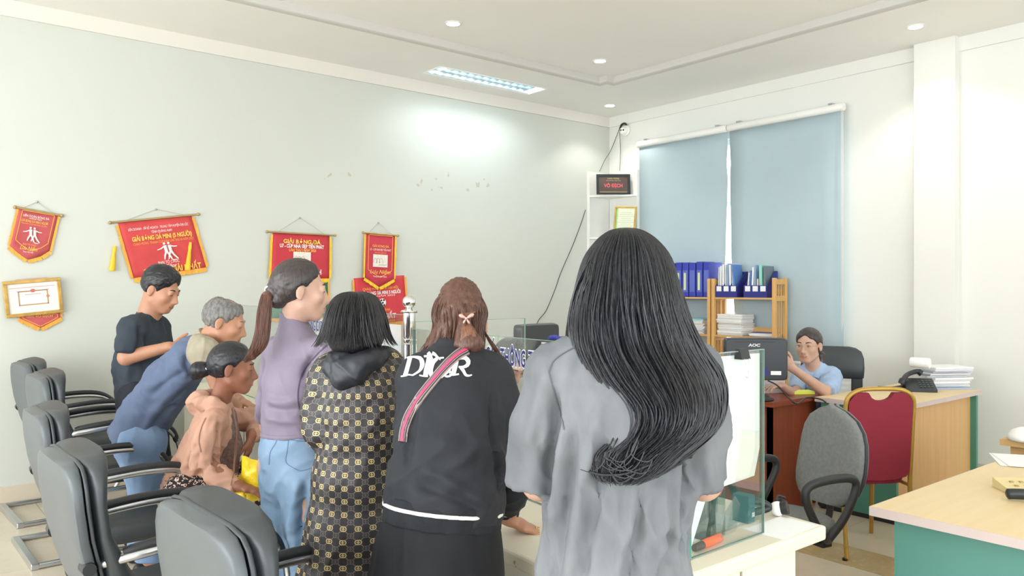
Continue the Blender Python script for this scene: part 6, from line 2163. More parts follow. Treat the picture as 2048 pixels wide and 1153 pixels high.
def woman_letters():
    rt = at(884, 600, 2.02)
    p = Person(rt, 'woman in a black jacket with large white lettering and a striped shoulder strap')
    H = Head(at(920, 651, 2.32), F_ * 0.97 - U_ * 0.22, k=0.93)
    b = Sdf(0.006)
    add_head(b, H, at(908, 712, 2.24), 0.050)
    b.chain([at(908, 745, 2.20), at(905, 840, 2.12), at(890, 960, 2.06), at(884, 1040, 2.04)], [(0.10, 0.06), (0.10, 0.08), (0.10, 0.08), (0.115, 0.09)], R_, 0.04)
    eR, wR = at(1020, 930, 2.21), at(1019, 1034, 2.39)
    b.seg(at(992, 762, 2.23), eR, 0.034, 0.033, k=0.03).seg(eR, wR, 0.038, 0.025, k=0.015)
    tip = np.array(on_plane_z(1068, 1056, 0.772))
    wR2 = np.array([wR[0], wR[1], 0.800])
    add_hand(b, wR2, unit(tip - wR2) + np.array([0, 0, -0.10]), -U_, F_, 0.12, 0.13, 0.95, 0.75)
    eL, wL = at(838, 880, 2.25), at(885, 925, 2.45)
    b.seg(at(835, 765, 2.18), eL, 0.045, 0.038, k=0.03).seg(eL, wL, 0.038, 0.025, k=0.015)
    add_hand(b, wL, unit(wL - eL), -U_, R_, 0.4, 0.06, 0.92)
    hp, kn, an = stand_legs(at(872, 600, 2.05), F_ + R_ * 0.15, 0.76, 0.06)
    legs(b, hp, kn, an, (0.075, 0.055, 0.038))
    body = p.part('body', b, SK_M)
    # gold ring
    m = MB()
    rc = wR2 + unit(tip - wR2) * 0.088 + R_ * 0.0 + U_ * -0.006 - F_ * 0.009
    dd = unit(tip - wR2)
    a1, a2 = U_, np.cross(dd, U_)
    m.tube([rc + (a1 * math.cos(t) + a2 * math.sin(t)) * 0.0105 for t in [2 * math.pi * i / 14 for i in range(14)]], 0.0018, 6, closed=True)
    m.sphere(rc + U_ * 0.0115, 0.0035, 8, 6)
    p.mb('ring', m, pmat('gold_ring', (226, 190, 120), 0.2, 1.0, var=0.05))
    # jacket
    s = Sdf(0.0065)
    s.seg(at(845, 748, 2.19), at(975, 742, 2.23), 0.056, 0.056, k=0.04)
    s.chain([at(908, 722, 2.225), at(907, 765, 2.18), at(905, 840, 2.125), at(898, 920, 2.08), at(891, 985, 2.06), at(885, 1030, 2.055)],
            [(0.085, 0.06), (0.130, 0.088), (0.136, 0.112), (0.138, 0.118), (0.146, 0.124), (0.149, 0.126)], R_, 0.03, (False, True))
    s.chain([at(988, 758, 2.22), at(1012, 840, 2.21), at(1018, 925, 2.21), at(1020, 975, 2.29), at(1016, 1012, 2.365)], [0.058, 0.056, 0.053, 0.050, (0.038, 0.04)], R_, 0.03, (False, True))
    s.chain([at(836, 760, 2.18), at(834, 840, 2.21), at(842, 890, 2.26), at(880, 922, 2.42)], [0.058, 0.055, 0.052, 0.042], R_, 0.03)
    s.chain([at(909, 706, 2.24), at(911, 690, 2.255)], [(0.062, 0.060), (0.060, 0.058)], R_, 0.015, (False, True))
    s.ell(at(912, 683, 2.25), (0.050, 0.050, 0.03), [R_, F_, U_], 0.008, 'sub')
    p.part('jacket', s, cloth_mat('black_jacket_cloth', (33, 35, 40), (44, 46, 52), 6, 0.75, 600, 0.4, 8, (1, 1, 0.6), spec=0.35),
           [(0.014, U_ * 0.5 + R_, 0.08, 0.25, 6, lambda P: np.clip((1.25 - P[:, 2]) / 0.15, 0, 1)), (0.006, U_ - R_ * 0.7, 0.07, 0.2, 17, lambda P: np.clip((1.28 - P[:, 2]) / 0.15, 0, 1))],
           creases=[([(985, 770), (985, 850), (998, 930), (1004, 985)], -0.015, 7), ([(830, 780), (824, 850), (812, 920)], -0.012, 9), ([(840, 940), (880, 955), (930, 985), (975, 1010)], 0.010, 11), ([(830, 965), (880, 985), (940, 1010)], -0.010, 10), ([(960, 880), (930, 920), (890, 945)], 0.009, 12), ([(1035, 880), (1025, 925), (1000, 945)], -0.012, 8), ([(1048, 960), (1025, 975), (1005, 985)], -0.010, 6)])
    ax0, ax1 = at(887, 1012, 2.057), at(884.0, 1040, 2.053)
    dv = ax1 - ax0
    M_RIB = cloth_mat('black_rib', (30, 32, 36), (40, 42, 47), 30, 0.85, 300, 0.2, 40)
    s = Sdf(0.005)
    s.seg(ax0 - dv * 0.55, ax1 + dv * 0.35, (0.153, 0.130), (0.156, 0.133), R_, 0.006, (True, True))
    p.part('hem_band', s, M_RIB)
    s = Sdf(0.0035)
    s.seg(ax0 + dv * 0.02, ax0 + dv * 0.30, (0.158, 0.135), (0.1585, 0.1355), R_, 0.004, (True, True))
    p.part('hem_stripe', s, pmat('white_rib', (228, 228, 226), 0.85, var=0.04))
    c0, c1 = at(1016, 1010, 2.362), at(1016, 1028, 2.392)
    s = Sdf(0.004)
    s.seg(c0, c1, (0.036, 0.036), (0.034, 0.034), R_, 0.004, (True, True))
    p.part('cuff', s, M_RIB)
    s = Sdf(0.003)
    s.seg(c0 + (c1 - c0) * 0.05, c0 + (c1 - c0) * 0.25, 0.0385, 0.0383, R_, 0.003, (True, True))
    p.part('cuff_stripe', s, _M['white_rib'])
    # lettering and strap lie on the back
    mm = MB()
    for path, w in letter_strokes():
        q = surf_strip(p, 'jacket', path, w, 14, 0.0022)
        mm.add(q.v, q.f)
    p.mb('lettering', mm, pmat('white_embroidery', (238, 236, 230), 0.7, var=0.05, scale=60), smooth=30)
    strap = [(934, 701), (914, 713), (890, 735), (865, 765), (838, 800), (820, 830), (810, 858), (806, 885)]
    for nm, m_, o0, o1, lf in (('strap', pmat('strap_taupe', (150, 134, 130), 0.7, var=0.05), 0.0, 1.0, 0.004), ('strap_dark_stripe', pmat('strap_charcoal', (62, 58, 60), 0.7, var=0.05), 0.13, 0.87, 0.0046), ('strap_pale_stripe', pmat('strap_pale', (196, 182, 178), 0.7, var=0.04), 0.27, 0.75, 0.0052), ('strap_dark_core', _M['strap_charcoal'], 0.31, 0.71, 0.0058), ('strap_pink_stripe', pmat('strap_pink', (222, 70, 112), 0.6, var=0.05), 0.38, 0.64, 0.0064)):
        p.mb(nm, surf_strip(p, 'jacket', strap, lambda t: 20 - 5 * t, 56, lf, (o0, o1), 0.001), m_, smooth=60)
    # skirt
    s = Sdf(0.009)
    s.chain([at(886, 1030, 2.05), at(880, 1090, 2.05), at(874, 1160, 2.05), at(868, 1300, 2.05), at(866, 1420, 2.05)], [(0.138, 0.115), (0.155, 0.132), (0.168, 0.15), (0.185, 0.17), (0.195, 0.18)], R_, 0.03, (False, True))
    p.part('skirt', s, cloth_mat('black_skirt', (24, 25, 28), (34, 35, 39), 5, 0.8, 500, 0.3, 6), [(0.010, U_, 0.07, 0.6, 3)])
    for a in an:
        shoe(p, a, F_, M_SHOE)
    # hair, half tied up
    L = [(at(921, 580, 2.32), 0.02, 0.02), (at(921, 586, 2.32), 0.045, 0.05), (at(920, 600, 2.32), 0.066, 0.075), (at(920, 625, 2.315), 0.077, 0.092), (at(919, 652, 2.305), 0.072, 0.095), (at(914, 680, 2.285), 0.076, 0.085), (at(906, 700, 2.27), 0.086, 0.07), (at(903, 716, 2.265), 0.088, 0.06)]
    s = level_sdf(L[:-1], 0.006, 0.95, 0.025)
    for sx in (-1, 1):
        s.ell(H.p(sx * 0.088, 0.012, -0.012), (0.02, 0.03, 0.03), H.axes, 0.006, 'sub')
    p.part('hair', s, HAIR_BR, [(0.005, U_, 0.014, 0.3, 8)])
    rnd = random.Random(9)
    p.mb('hair_strands', strands(L, 240, rnd, 0.0015, 0.006, 1.2, (-1.5, 1.5), inner=0.95, ends=(0.9, 1.0), flip=0.006), HAIR_BR)
    s = Sdf(0.005)
    kc = at(930, 655, 2.20)
    s.seg(at(927, 640, 2.205), at(945, 690, 2.18), (0.012, 0.012), (0.030, 0.022), R_, 0.012).seg(at(925, 642, 2.205), at(922, 690, 2.18), (0.012, 0.012), (0.020, 0.018), R_, 0.012).seg(at(940, 690, 2.18), at(945, 702, 2.185), (0.028, 0.022), (0.018, 0.016), R_, 0.012)
    p.part('tied_hair', s, HAIR_BR, [(0.004, U_ * 0.9 + R_ * 0.3, 0.012, 0.2, 3)])
    m = MB()
    for k in range(90):
        u = rnd.uniform(-1, 1)
        pts = [at(921 + 52 * u, 606 + 12 * abs(u), 2.25 + 0.05 * abs(u)), at(924 + 30 * u, 624, 2.222 + 0.02 * abs(u)), at(929 + 5 * u, 638, 2.205), at(936 + 12 * u, 662, 2.172), at(938 + 18 * u, 690, 2.168), at(938 + 20 * u, 704, 2.178)]
        m.tube(smooth_path(pts, 5), 0.0013, 4)
    p.mb('swept_locks', m, HAIR_BL)
    m = MB()
    cl = at(933, 637, 2.196)
    for (dx, dz, w_) in ((-0.020, 0.010, 0.0062), (0.021, 0.012, 0.0062), (-0.008, -0.014, 0.0035), (0.009, -0.015, 0.0035)):
        e_ = cl + R_ * dx + U_ * dz - F_ * 0.012
        s_ = cl - F_ * 0.014
        m.tube([s_, s_ * 0.6 + e_ * 0.4, s_ * 0.25 + e_ * 0.75, e_], [0.0018, w_ * 0.75, w_, w_ * 0.4], 8)
    m.sphere(cl - F_ * 0.016, 0.004, 10, 8)
    p.mb('hair_clip', m, pmat('rose_hair_clip', (206, 160, 152), 0.25, 0.3, var=0.05))
    m = MB()
    for k in range(9):
        u = rnd.uniform(0, 1)
        pts = [at(968, 650 + 10 * u, 2.30), at(972 + 6 * u, 675, 2.27), at(985 + 12 * u, 700, 2.26), at(995 + 10 * u, 714 + 8 * u, 2.27)]
        m.tube(smooth_path(pts, 5), 0.0014, 4)
    p.mb('loose_lock', m, HAIR_BR)
    m = MB()
    for k in range(26):
        u = rnd.uniform(0, 1)
        pts = [at(878 + 8 * u, 660, 2.26), at(868 + 10 * u, 685, 2.25), at(852 + 14 * u, 700, 2.245), at(836 + 18 * u, 707 + 6 * u, 2.25)]
        m.tube(smooth_path(pts, 5), 0.0017, 4)
    p.mb('loose_lock', m, HAIR_BR)
    return p
woman_letters()

# ------------------------------------------------------------------ woman with the black bob and the patterned dress
def monogram_mat():
    t = NT('monogram_dress')
    tc = t.n('ShaderNodeTexCoord')
    def cell(off):
        mp = t.n('ShaderNodeMapping')
        mp.inputs['Scale'].default_value = (1 / 0.0385, 1 / 0.0385, 1)
        mp.inputs['Location'].default_value = (off, off, 0)
        t.l(tc.outputs['UV'], mp.inputs['Vector'])
        sp = t.n('ShaderNodeSeparateXYZ')
        t.l(mp.outputs['Vector'], sp.inputs[0])
        x = t.math('SUBTRACT', t.math('FRACT', sp.outputs[0]), 0.5)
        y = t.math('SUBTRACT', t.math('FRACT', sp.outputs[1]), 0.5)
        return x, y
    def motif(x, y):
        ax = t.math('ABSOLUTE', x)
        r1 = t.math('SQRT', t.math('ADD', t.math('POWER', t.math('DIVIDE', t.math('SUBTRACT', ax, 0.06), 0.185), 2.0), t.math('POWER', t.math('DIVIDE', y, 0.20), 2.0)))
        ringm = t.math('MULTIPLY', t.math('GREATER_THAN', r1, 0.62), t.math('LESS_THAN', r1, 1.0))
        bar = t.math('MULTIPLY', t.math('LESS_THAN', ax, 0.035), t.math('LESS_THAN', t.math('ABSOLUTE', y), 0.12))
        arm = t.math('MULTIPLY', t.math('LESS_THAN', ax, 0.12), t.math('LESS_THAN', t.math('ABSOLUTE', y), 0.03))
        return t.math('MAXIMUM', ringm, t.math('MAXIMUM', bar, arm)), r1
    x, y = cell(0.0)
    x2, y2 = cell(0.5)
    g, rg = motif(x, y)
    s, rs = motif(x2, y2)
    dia = t.math('LESS_THAN', t.math('ABSOLUTE', t.math('SUBTRACT', t.math('ABSOLUTE', x), t.math('ABSOLUTE', y))), 0.035)
    dash = t.math('GREATER_THAN', t.math('FRACT', t.math('MULTIPLY', t.math('ABSOLUTE', x), 16.0)), 0.35)
    line = t.math('MULTIPLY', t.math('MULTIPLY', dia, dash), t.math('MULTIPLY', t.math('GREATER_THAN', rg, 1.05), t.math('GREATER_THAN', rs, 1.05)))
    c = t.mix(t.math('MULTIPLY', line, 0.75), srgb(44, 40, 42), srgb(176, 166, 150))
    c = t.mix(t.math('MULTIPLY', s, 0.8), c, srgb(104, 98, 94))
    c = t.mix(g, c, srgb(198, 178, 124))
    t.l(c, t.b.inputs['Base Color'])
    t.set(Roughness=0.5)
    vv = t.coords('Object')
    t.bump(t.noise(vv, 9, 2), 0.3, 0.012)
    _M['monogram_dress'] = t.m
    return t.m

def woman_bob():
    rt = at(712, 600, 2.48)
    p = Person(rt, 'woman with a black bob in a long black dress with gold monogram pattern')
    H = Head(at(711, 658, 2.50), F_ * 0.97 + R_ * 0.12 - U_ * 0.2, k=0.93)
    fb = unit(F_ * 0.96 + R_ * 0.2)
    sd = np.cross(fb, U_)
    b = Sdf(0.007)
    add_head(b, H, at(716, 722, 2.49), 0.050)
    b.chain([at(715, 755, 2.50), at(716, 830, 2.49), at(718, 900, 2.48), at(712, 980, 2.48)], [(0.12, 0.07), (0.11, 0.09), (0.105, 0.09), (0.13, 0.10)], sd, 0.04)
    for sh, e, w, th in ((at(645, 760, 2.50), at(636, 858, 2.46), at(668, 880, 2.72), sd), (at(782, 745, 2.53), at(792, 850, 2.52), at(760, 870, 2.76), -sd)):
        b.seg(sh, e, 0.036, 0.034, k=0.03).seg(e, w, 0.036, 0.024, k=0.015)
        add_hand(b, w, unit(w - e), -U_, th, 0.4, 0.06, 0.92)
    hp, kn, an = stand_legs(rt, fb, 0.76, 0.06)
    legs(b, hp, kn, an, (0.07, 0.052, 0.038))
    p.part('body', b, SK_F)
    s = Sdf(0.007)
    s.seg(at(662, 744, 2.50), at(770, 730, 2.53), 0.060, 0.060, k=0.04)
    s.chain([at(716, 722, 2.50), at(716, 765, 2.50), at(717, 830, 2.485), at(719, 884, 2.475), at(714, 955, 2.475), at(708, 1060, 2.475), at(702, 1160, 2.475), at(698, 1300, 2.475), at(696, 1390, 2.475)],
            [(0.075, 0.06), (0.128, 0.095), (0.126, 0.110), (0.120, 0.106), (0.134, 0.122), (0.146, 0.135), (0.158, 0.148), (0.172, 0.165), (0.18, 0.172)], sd, 0.03, (False, True))
    s.chain([at(650, 758, 2.50), at(638, 820, 2.475), at(638, 864, 2.46), at(668, 880, 2.64)], [0.052, 0.049, 0.047, 0.040], R_, 0.025, (False, True))
    s.chain([at(778, 745, 2.53), at(790, 820, 2.52), at(792, 852, 2.52), at(766, 868, 2.68)], [0.052, 0.048, 0.045, 0.038], R_, 0.025, (False, True))
    cc = at(714, 850, 2.49)
    def uv(P):
        d = P - cc
        a = np.arctan2(d @ sd, -(d @ fb))
        return np.stack([a * 0.137, P[:, 2]], 1)
    p.part('dress', s, monogram_mat(), [(0.007, R_ + U_ * 0.25, 0.05, 0.16, 7, lambda P: np.clip(1 - np.abs(P[:, 2] - 1.08) / 0.22, 0, 1)), (0.010, U_ + R_ * 0.05, 0.075, 0.5, 5, lambda P: np.clip((1.0 - P[:, 2]) / 0.3, 0, 1)), (0.005, U_ + R_ * 0.6, 0.05, 0.15, 15)], uv=uv)
    m = MB()
    bv = p.bvh('dress')
    s = Sdf(0.005)
    s.ell(at(714, 714, 2.46), (0.082, 0.06, 0.026), [unit(R_ + U_ * 0.1), F_, U_], 0.02)
    s.chain([at(660, 738, 2.44), at(684, 760, 2.405), at(712, 748, 2.395), at(745, 722, 2.42), at(772, 704, 2.47)], [0.022, 0.026, 0.030, 0.026, 0.016], R_, 0.025)
    s.chain([at(664, 722, 2.45), at(690, 732, 2.41), at(720, 728, 2.40), at(752, 708, 2.44)], [0.020, 0.026, 0.026, 0.018], R_, 0.025)
    s.seg(at(664, 742, 2.43), at(678, 764, 2.415), 0.016, 0.008, k=0.015)
    s.ell(at(722, 700, 2.475), (0.056, 0.07, 0.036), [R_, F_, U_], 0.012, 'sub')
    p.part('hood', s, cloth_mat('black_satin', (26, 28, 34), (40, 43, 50), 5, 0.45, 500, 0.3, 10, spec=0.5), [(0.005, R_ * 0.8 - U_ * 0.5, 0.030, 0.20, 4)])
    for a in an:
        shoe(p, a, F_, M_SHOE)
    L = [(at(711, 584, 2.50), 0.016, 0.02), (at(711, 587, 2.50), 0.040, 0.05), (at(711, 595, 2.50), 0.060, 0.074), (at(711, 610, 2.50), 0.076, 0.094), (at(711, 634, 2.495), 0.089, 0.108), (at(711, 664, 2.49), 0.100, 0.108), (at(711, 698, 2.485), 0.108, 0.095)]
    hs = level_sdf0(L[4:-1] + [(at(711, 673, 2.49), 0.100, 0.100)], 0.0065, 0.92, True)
    hs.ell(at(711, 644, 2.495), (0.082, 0.098, 0.090), [R_, F_, U_], 0.02)
    p.part('hair', hs, HAIR_KB)
    rnd = random.Random(12)
    p.mb('hair_strands', strands(L, 620, rnd, 0.0017, 0.004, 0.8, (-2.2, 2.2), inner=0.93, ends=(0.84, 0.97), flip=0.030), HAIR_KB)
    return p
woman_bob()

# ------------------------------------------------------------------ woman with the brown ponytail, lilac top and jeans
def woman_lilac():
    rt = at(588, 600, 2.86)
    p = Person(rt, 'woman with a long brown ponytail in a lilac top and pale jeans')
    fb = unit(F_ * 0.75 + R_ * 0.66)
    sd = np.cross(fb, U_)
    H = Head(at(602, 585, 2.86), R_ * 0.92 + F_ * 0.36 - U_ * 0.06, k=0.91)
    b = Sdf(0.005)
    add_head(b, H, at(584, 664, 2.87), 0.043, 0.93, 0.6)
    b.chain([at(595, 705, 2.87), at(590, 770, 2.87), at(583, 830, 2.86), at(585, 920, 2.86)], [(0.13, 0.07), (0.11, 0.085), (0.10, 0.08), (0.13, 0.10)], sd, 0.04)
    shR, eR, wR = at(664, 704, 2.76), at(682, 828, 2.74), at(712, 845, 2.98)
    shL, eL, wL = at(552, 702, 2.99), at(538, 800, 3.10), at(524, 838, 3.34)
    for sh, e, w, th in ((shR, eR, wR, -sd), (shL, eL, wL, sd)):
        b.seg(sh, e, 0.036, 0.034, k=0.03).seg(e, w, 0.036, 0.023, k=0.015)
        add_hand(b, w, unit(w - e) + R_ * 0.3, -U_, th, 0.35, 0.06, 0.92)
    hp, kn, an = stand_legs(rt, fb, 0.84)
    legs(b, hp, kn, an)
    body = p.part('body', b, SK_F)
    add_face(p, H, BROW, LIP, body, closed=True)
    s = Sdf(0.0065)
    s.seg(at(556, 704, 2.97), at(652, 702, 2.77), 0.052, 0.052, k=0.04)
    s.chain([at(592, 676, 2.87), at(596, 712, 2.87), at(590, 770, 2.87), at(585, 825, 2.86), at(587, 868, 2.86)], [(0.062, 0.055), (0.135, 0.085), (0.128, 0.098), (0.118, 0.093), (0.130, 0.104)], sd, 0.03, (False, True))
    s.chain([at(588, 676, 2.87), at(584, 622, 2.868)], [(0.066, 0.062), (0.047, 0.046)], unit(sd + fb * 0.0), 0.03, (False, True))
    s.cut_plane(at(588, 630, 2.87), U_ * 0.85 + R_ * 0.5, at(590, 610, 2.87) - 0.14, at(590, 640, 2.87) + 0.12)
    s.chain([shR, at(676, 780, 2.75), eR, wR * 0.85 + eR * 0.15], [0.052, 0.045, 0.042, 0.034], sd, 0.025)
    s.chain([shL, at(543, 760, 3.05), eL, wL * 0.85 + eL * 0.15], [0.052, 0.045, 0.042, 0.034], sd, 0.025)
    p.part('top', s, cloth_mat('lilac_jersey', (118, 108, 125), (132, 121, 138), 5, 0.6, 500, 0.25, 8, spec=0.4),
           [(0.006, R_ + U_ * 0.2, 0.05, 0.18, 7, lambda P: np.clip(1 - np.abs(P[:, 2] - 1.06) / 0.14, 0, 1)), (0.005, R_ * 0.7 - U_, 0.06, 0.2, 3)],
           creases=[([(532, 800), (560, 806), (600, 800)], 0.008, 7), ([(530, 815), (565, 822), (610, 818)], -0.008, 6), ([(528, 835), (560, 843), (600, 845)], 0.007, 6), ([(640, 690), (622, 720), (608, 752)], -0.012, 7), ([(545, 660), (540, 700), (548, 740)], 0.006, 10)])
    s = Sdf(0.005)
    s.seg(at(586.6, 860, 2.86), at(587.2, 870, 2.86), (0.134, 0.108), (0.135, 0.109), sd, 0.004, (True, True))
    p.part('hem', s, _M['lilac_jersey'])
    for path in ([(655, 690), (628, 716), (606, 745), (596, 785), (600, 825), (612, 866)],):
        p.mb('seam', surf_strip(p, 'top', path, 2.4, 30, 0.0018), pmat('dark_lilac_seam', (84, 72, 96), 0.8, var=0.05))
    # jeans
    s = Sdf(0.008)
    s.chain([at(586, 856, 2.86), at(591, 900, 2.86), at(596, 950, 2.86)], [(0.112, 0.090), (0.134, 0.112), (0.138, 0.118)], sd, 0.04, (True, False))
    for sg, hx, kx in ((-1, at(574, 955, 2.92), at(588, 1125, 2.92)), (1, at(618, 955, 2.80), at(632, 1125, 2.82))):
        a = an[0] if sg < 0 else an[1]
        s.chain([hx, (hx + kx) / 2, kx, kx * 0.45 + (a + U_ * 0.03) * 0.55, a + U_ * 0.0], [0.098, 0.092, 0.082, 0.084, 0.088], sd, 0.035, (False, True))
    p.part('jeans', s, cloth_mat('pale_denim', (106, 134, 162), (140, 164, 188), 4, 0.85, 700, 0.4, 10),
           [(0.010, U_ + R_ * 0.35, 0.07, 0.22, 4, lambda P: np.clip((0.86 - P[:, 2]) / 0.2, 0, 1)), (0.006, R_ * 0.8 + U_ * 0.5, 0.05, 0.15, 9)],
           creases=[([(600, 955), (590, 1000), (580, 1060)], 0.014, 9), ([(615, 960), (606, 1010), (600, 1080), (598, 1130)], -0.024, 9), ([(560, 950), (558, 1020), (566, 1090)], -0.010, 9), ([(640, 945), (622, 975), (600, 1000)], 0.010, 8)])
    M_STI = pmat('denim_stitch', (92, 118, 148), 0.9, var=0.05)
    for path in ([(577, 880), (600, 883), (620, 884), (645, 882)], [(577, 880), (575, 900), (572, 925), (590, 938), (602, 943)], [(602, 943), (620, 938), (640, 930)], [(530, 862), (560, 868), (600, 872), (640, 872)], [(557, 864), (552, 885), (541, 905), (538, 930)]):
        p.mb('stitching', surf_strip(p, 'jeans', path, 1.6, 18, 0.001), M_STI)
    for a in an:
        shoe(p, a, fb, M_SHOEW)
    # hair: slicked back into a low ponytail
    s = Sdf(0.005)
    cap_hair(s, H, 0.011, 0.020, -0.05, False)
    for sx in (-1, 1):
        s.ell(H.p(sx * 0.086, 0.002, -0.004), np.array([0.022, 0.026, 0.030]), H.axes, 0.006, 'sub')
    s.seg(H.p(0, -0.08, 0.0), H.p(0, -0.112, -0.004), 0.045, 0.020, k=0.03)
    s.ell(H.p(0, -0.088, -0.040), (0.045, 0.035, 0.026), H.axes, 0.02)
    p.part('hair', s, HAIR_DB, [(0.0025, unit(H.f * -0.9 - H.u * 0.3), 0.012, 0.2, 8)])
    tie = H.p(0, -0.116, -0.002)
    L = [(tie, 0.016, 0.016), (at(534, 592, 2.80), 0.019, 0.018), (at(529, 625, 2.78), 0.023, 0.02), (at(526, 660, 2.77), 0.024, 0.02), (at(518, 690, 2.76), 0.025, 0.02), (at(504, 712, 2.755), 0.018, 0.014), (at(490, 724, 2.755), 0.008, 0.008)]
    p.part('ponytail', level_sdf(L, 0.005, 0.78, 0.02), HAIR_RB)
    rnd = random.Random(5)
    p.mb('ponytail_strands', strands(L, 340, rnd, 0.0015, 0.004, 0.8, (-3.1, 3.1), inner=0.7), HAIR_RB)
    m = MB()
    ax_ = unit(at(534, 592, 2.80) - tie)
    u1 = unit(np.cross(ax_, F_)); u2 = np.cross(ax_, u1)
    m.tube([tie + (u1 * math.cos(t) + u2 * math.sin(t)) * 0.018 for t in [2 * math.pi * i / 18 for i in range(18)]], 0.006, 8, closed=True)
    p.mb('hair_tie', m, pmat('pale_scrunchie', (206, 208, 204), 0.7, var=0.1, scale=40))
    return p
woman_lilac()
# ------------------------------------------------------------------ seated woman in the peach hooded jacket
def woman_peach():
    rt = np.array([1.13, 3.90, 0])
    p = Person(rt, 'seated woman in a peach hooded jacket with a black bun, elbow on the counter')
    fb = unit(R_ * 0.95 + F_ * 0.3)
    sd = np.cross(fb, U_)
    H = Head(at(466, 739, 3.65), R_ * 0.95 + F_ * 0.22 - U_ * 0.12, k=0.97)
    b = Sdf(0.005)
    add_head(b, H, at(438, 812, 3.67), 0.045, 0.95)
    b.chain([at(432, 845, 3.68), at(405, 905, 3.72), at(375, 975, 3.76)], [(0.13, 0.07), (0.12, 0.09), (0.14, 0.11)], sd, 0.04)
    eN, wN = at(409, 925, 3.48), at(478, 973, 3.42)
    eF, wF = at(533, 846, 3.92), at(503, 872, 3.74)
    b.seg(at(424, 842, 3.52), eN, 0.036, 0.035, k=0.03).seg(eN, wN, 0.036, 0.023, k=0.015)
    b.seg(at(452, 838, 3.84), eF, 0.036, 0.035, k=0.03).seg(eF, wF, 0.036, 0.023, k=0.015)
    add_hand(b, wN, R_ * 0.9 - U_ * 0.25, -U_ * 0.8 + F_ * 0.4, F_, 0.45, 0.05, 0.92)
    add_hand(b, wF, -U_ * 0.95 - R_ * 0.18, -R_ * 0.9, -F_, 0.35, 0.05, 0.95, 0.5)
    hN, hF = at(378, 1000, 3.62), at(378, 1000, 3.86)
    hN[2] = hF[2] = 0.545
    kN, kF = hN + fb * 0.40 + U_ * 0.0, hF + fb * 0.40
    aN, aF = kN + fb * 0.0 - U_ * 0.45, kF + fb * 0.02 - U_ * 0.45
    aN[2] = aF[2] = 0.09
    legs(b, [hN, hF], [kN, kF], [aN, aF])
    body = p.part('body', b, SK_T)
    add_face(p, H, BROW, LIP_D, body, closed=True)
    s = Sdf(0.007)
    s.seg(at(428, 846, 3.54), at(448, 842, 3.82), 0.052, 0.052, k=0.04)
    s.chain([at(436, 822, 3.67), at(428, 855, 3.68), at(408, 905, 3.71), at(388, 960, 3.74), at(374, 1003, 3.76)], [(0.075, 0.055), (0.145, 0.092), (0.150, 0.108), (0.158, 0.122), (0.165, 0.135)], sd, 0.03, (False, True))
    s.chain([at(426, 842, 3.53), at(414, 890, 3.49), at(409, 928, 3.475), at(440, 958, 3.445), at(474, 974, 3.42)], [0.056, 0.052, 0.050, 0.044, 0.036], sd, 0.03, (False, True))
    s.chain([at(452, 838, 3.83), at(500, 840, 3.88), eF, (eF + wF) / 2, wF], [0.054, 0.050, 0.046, 0.042, 0.036], sd, 0.03, (False, True))
    s.chain([at(392, 812, 3.67), at(404, 806, 3.60), at(428, 806, 3.575), at(452, 818, 3.59)], [0.030, 0.026, 0.022, 0.014], sd, 0.03)
    s.chain([at(392, 812, 3.67), at(400, 795, 3.74), at(430, 798, 3.76)], [0.030, 0.026, 0.018], sd, 0.03)
    s.chain([at(434, 822, 3.67), at(438, 802, 3.665)], [(0.085, 0.066), (0.062, 0.058)], sd, 0.025, (False, True))
    s.ell(at(446, 796, 3.66), (0.048, 0.050, 0.03), [sd, fb, U_], 0.008, 'sub')
    s.ell(at(400, 794, 3.67), (0.050, 0.085, 0.026), [unit(R_ + U_ * 0.5), F_, unit(U_ - R_ * 0.5)], 0.03)
    p.part('hooded_jacket', s, cloth_mat('peach_cotton', (176, 136, 116), (192, 150, 129), 5, 0.9, 500, 0.35, 9),
           [(0.010, U_ + R_ * 0.4, 0.06, 0.26, 5), (0.008, U_ * 0.3 + R_, 0.045, 0.14, 9)],
           creases=[([(436, 830), (440, 870), (432, 910), (436, 940)], -0.020, 6), ([(400, 850), (388, 890), (372, 930)], 0.010, 8), ([(398, 900), (392, 930), (400, 955)], -0.016, 6), ([(400, 940), (380, 955), (360, 975)], 0.010, 7), ([(410, 935), (425, 925), (445, 940)], -0.012, 5), ([(385, 975), (395, 950), (410, 940)], -0.010, 5), ([(490, 815), (505, 830), (520, 835)], -0.008, 5), ([(380, 815), (372, 850), (355, 900)], -0.008, 7)])
    M_PSEAM = pmat('peach_seam', (142, 104, 86), 0.9, var=0.05)
    for path in ([(412, 836), (403, 856), (398, 880), (402, 905)], [(330, 962), (350, 972), (375, 980), (400, 988)], [(470, 838), (474, 880), (470, 930), (462, 972)]):
        p.mb('seam', surf_strip(p, 'hooded_jacket', path, 2.2, 24, 0.002), M_PSEAM)
    # dark blouse in the open front
    s = Sdf(0.007)
    s.chain([at(448, 835, 3.67), at(444, 890, 3.68), at(430, 950, 3.71)], [(0.065, 0.058), (0.075, 0.085), (0.08, 0.105)], sd, 0.03)
    p.part('blouse', s, cloth_mat('dark_print_blouse', (88, 70, 66), (128, 104, 96), 60, 0.8, 400, 0.2, 10))
    m = MB()
    m.tube([at(466, 815, 3.56), at(474, 860, 3.55), at(472, 910, 3.55), at(462, 960, 3.56)], 0.004, 6)
    p.mb('zip', m, pmat('brown_zip', (120, 86, 72), 0.5, var=0.1))
    t = NT('patterned_trousers')
    v = t.coords('Object', (26, 26, 26))
    vo = t.n('ShaderNodeTexVoronoi'); vo.feature = 'DISTANCE_TO_EDGE'; vo.inputs['Scale'].default_value = 1.6
    nv = t.n('ShaderNodeTexNoise'); nv.inputs['Scale'].default_value = 2.0
    t.l(v, nv.inputs['Vector'])
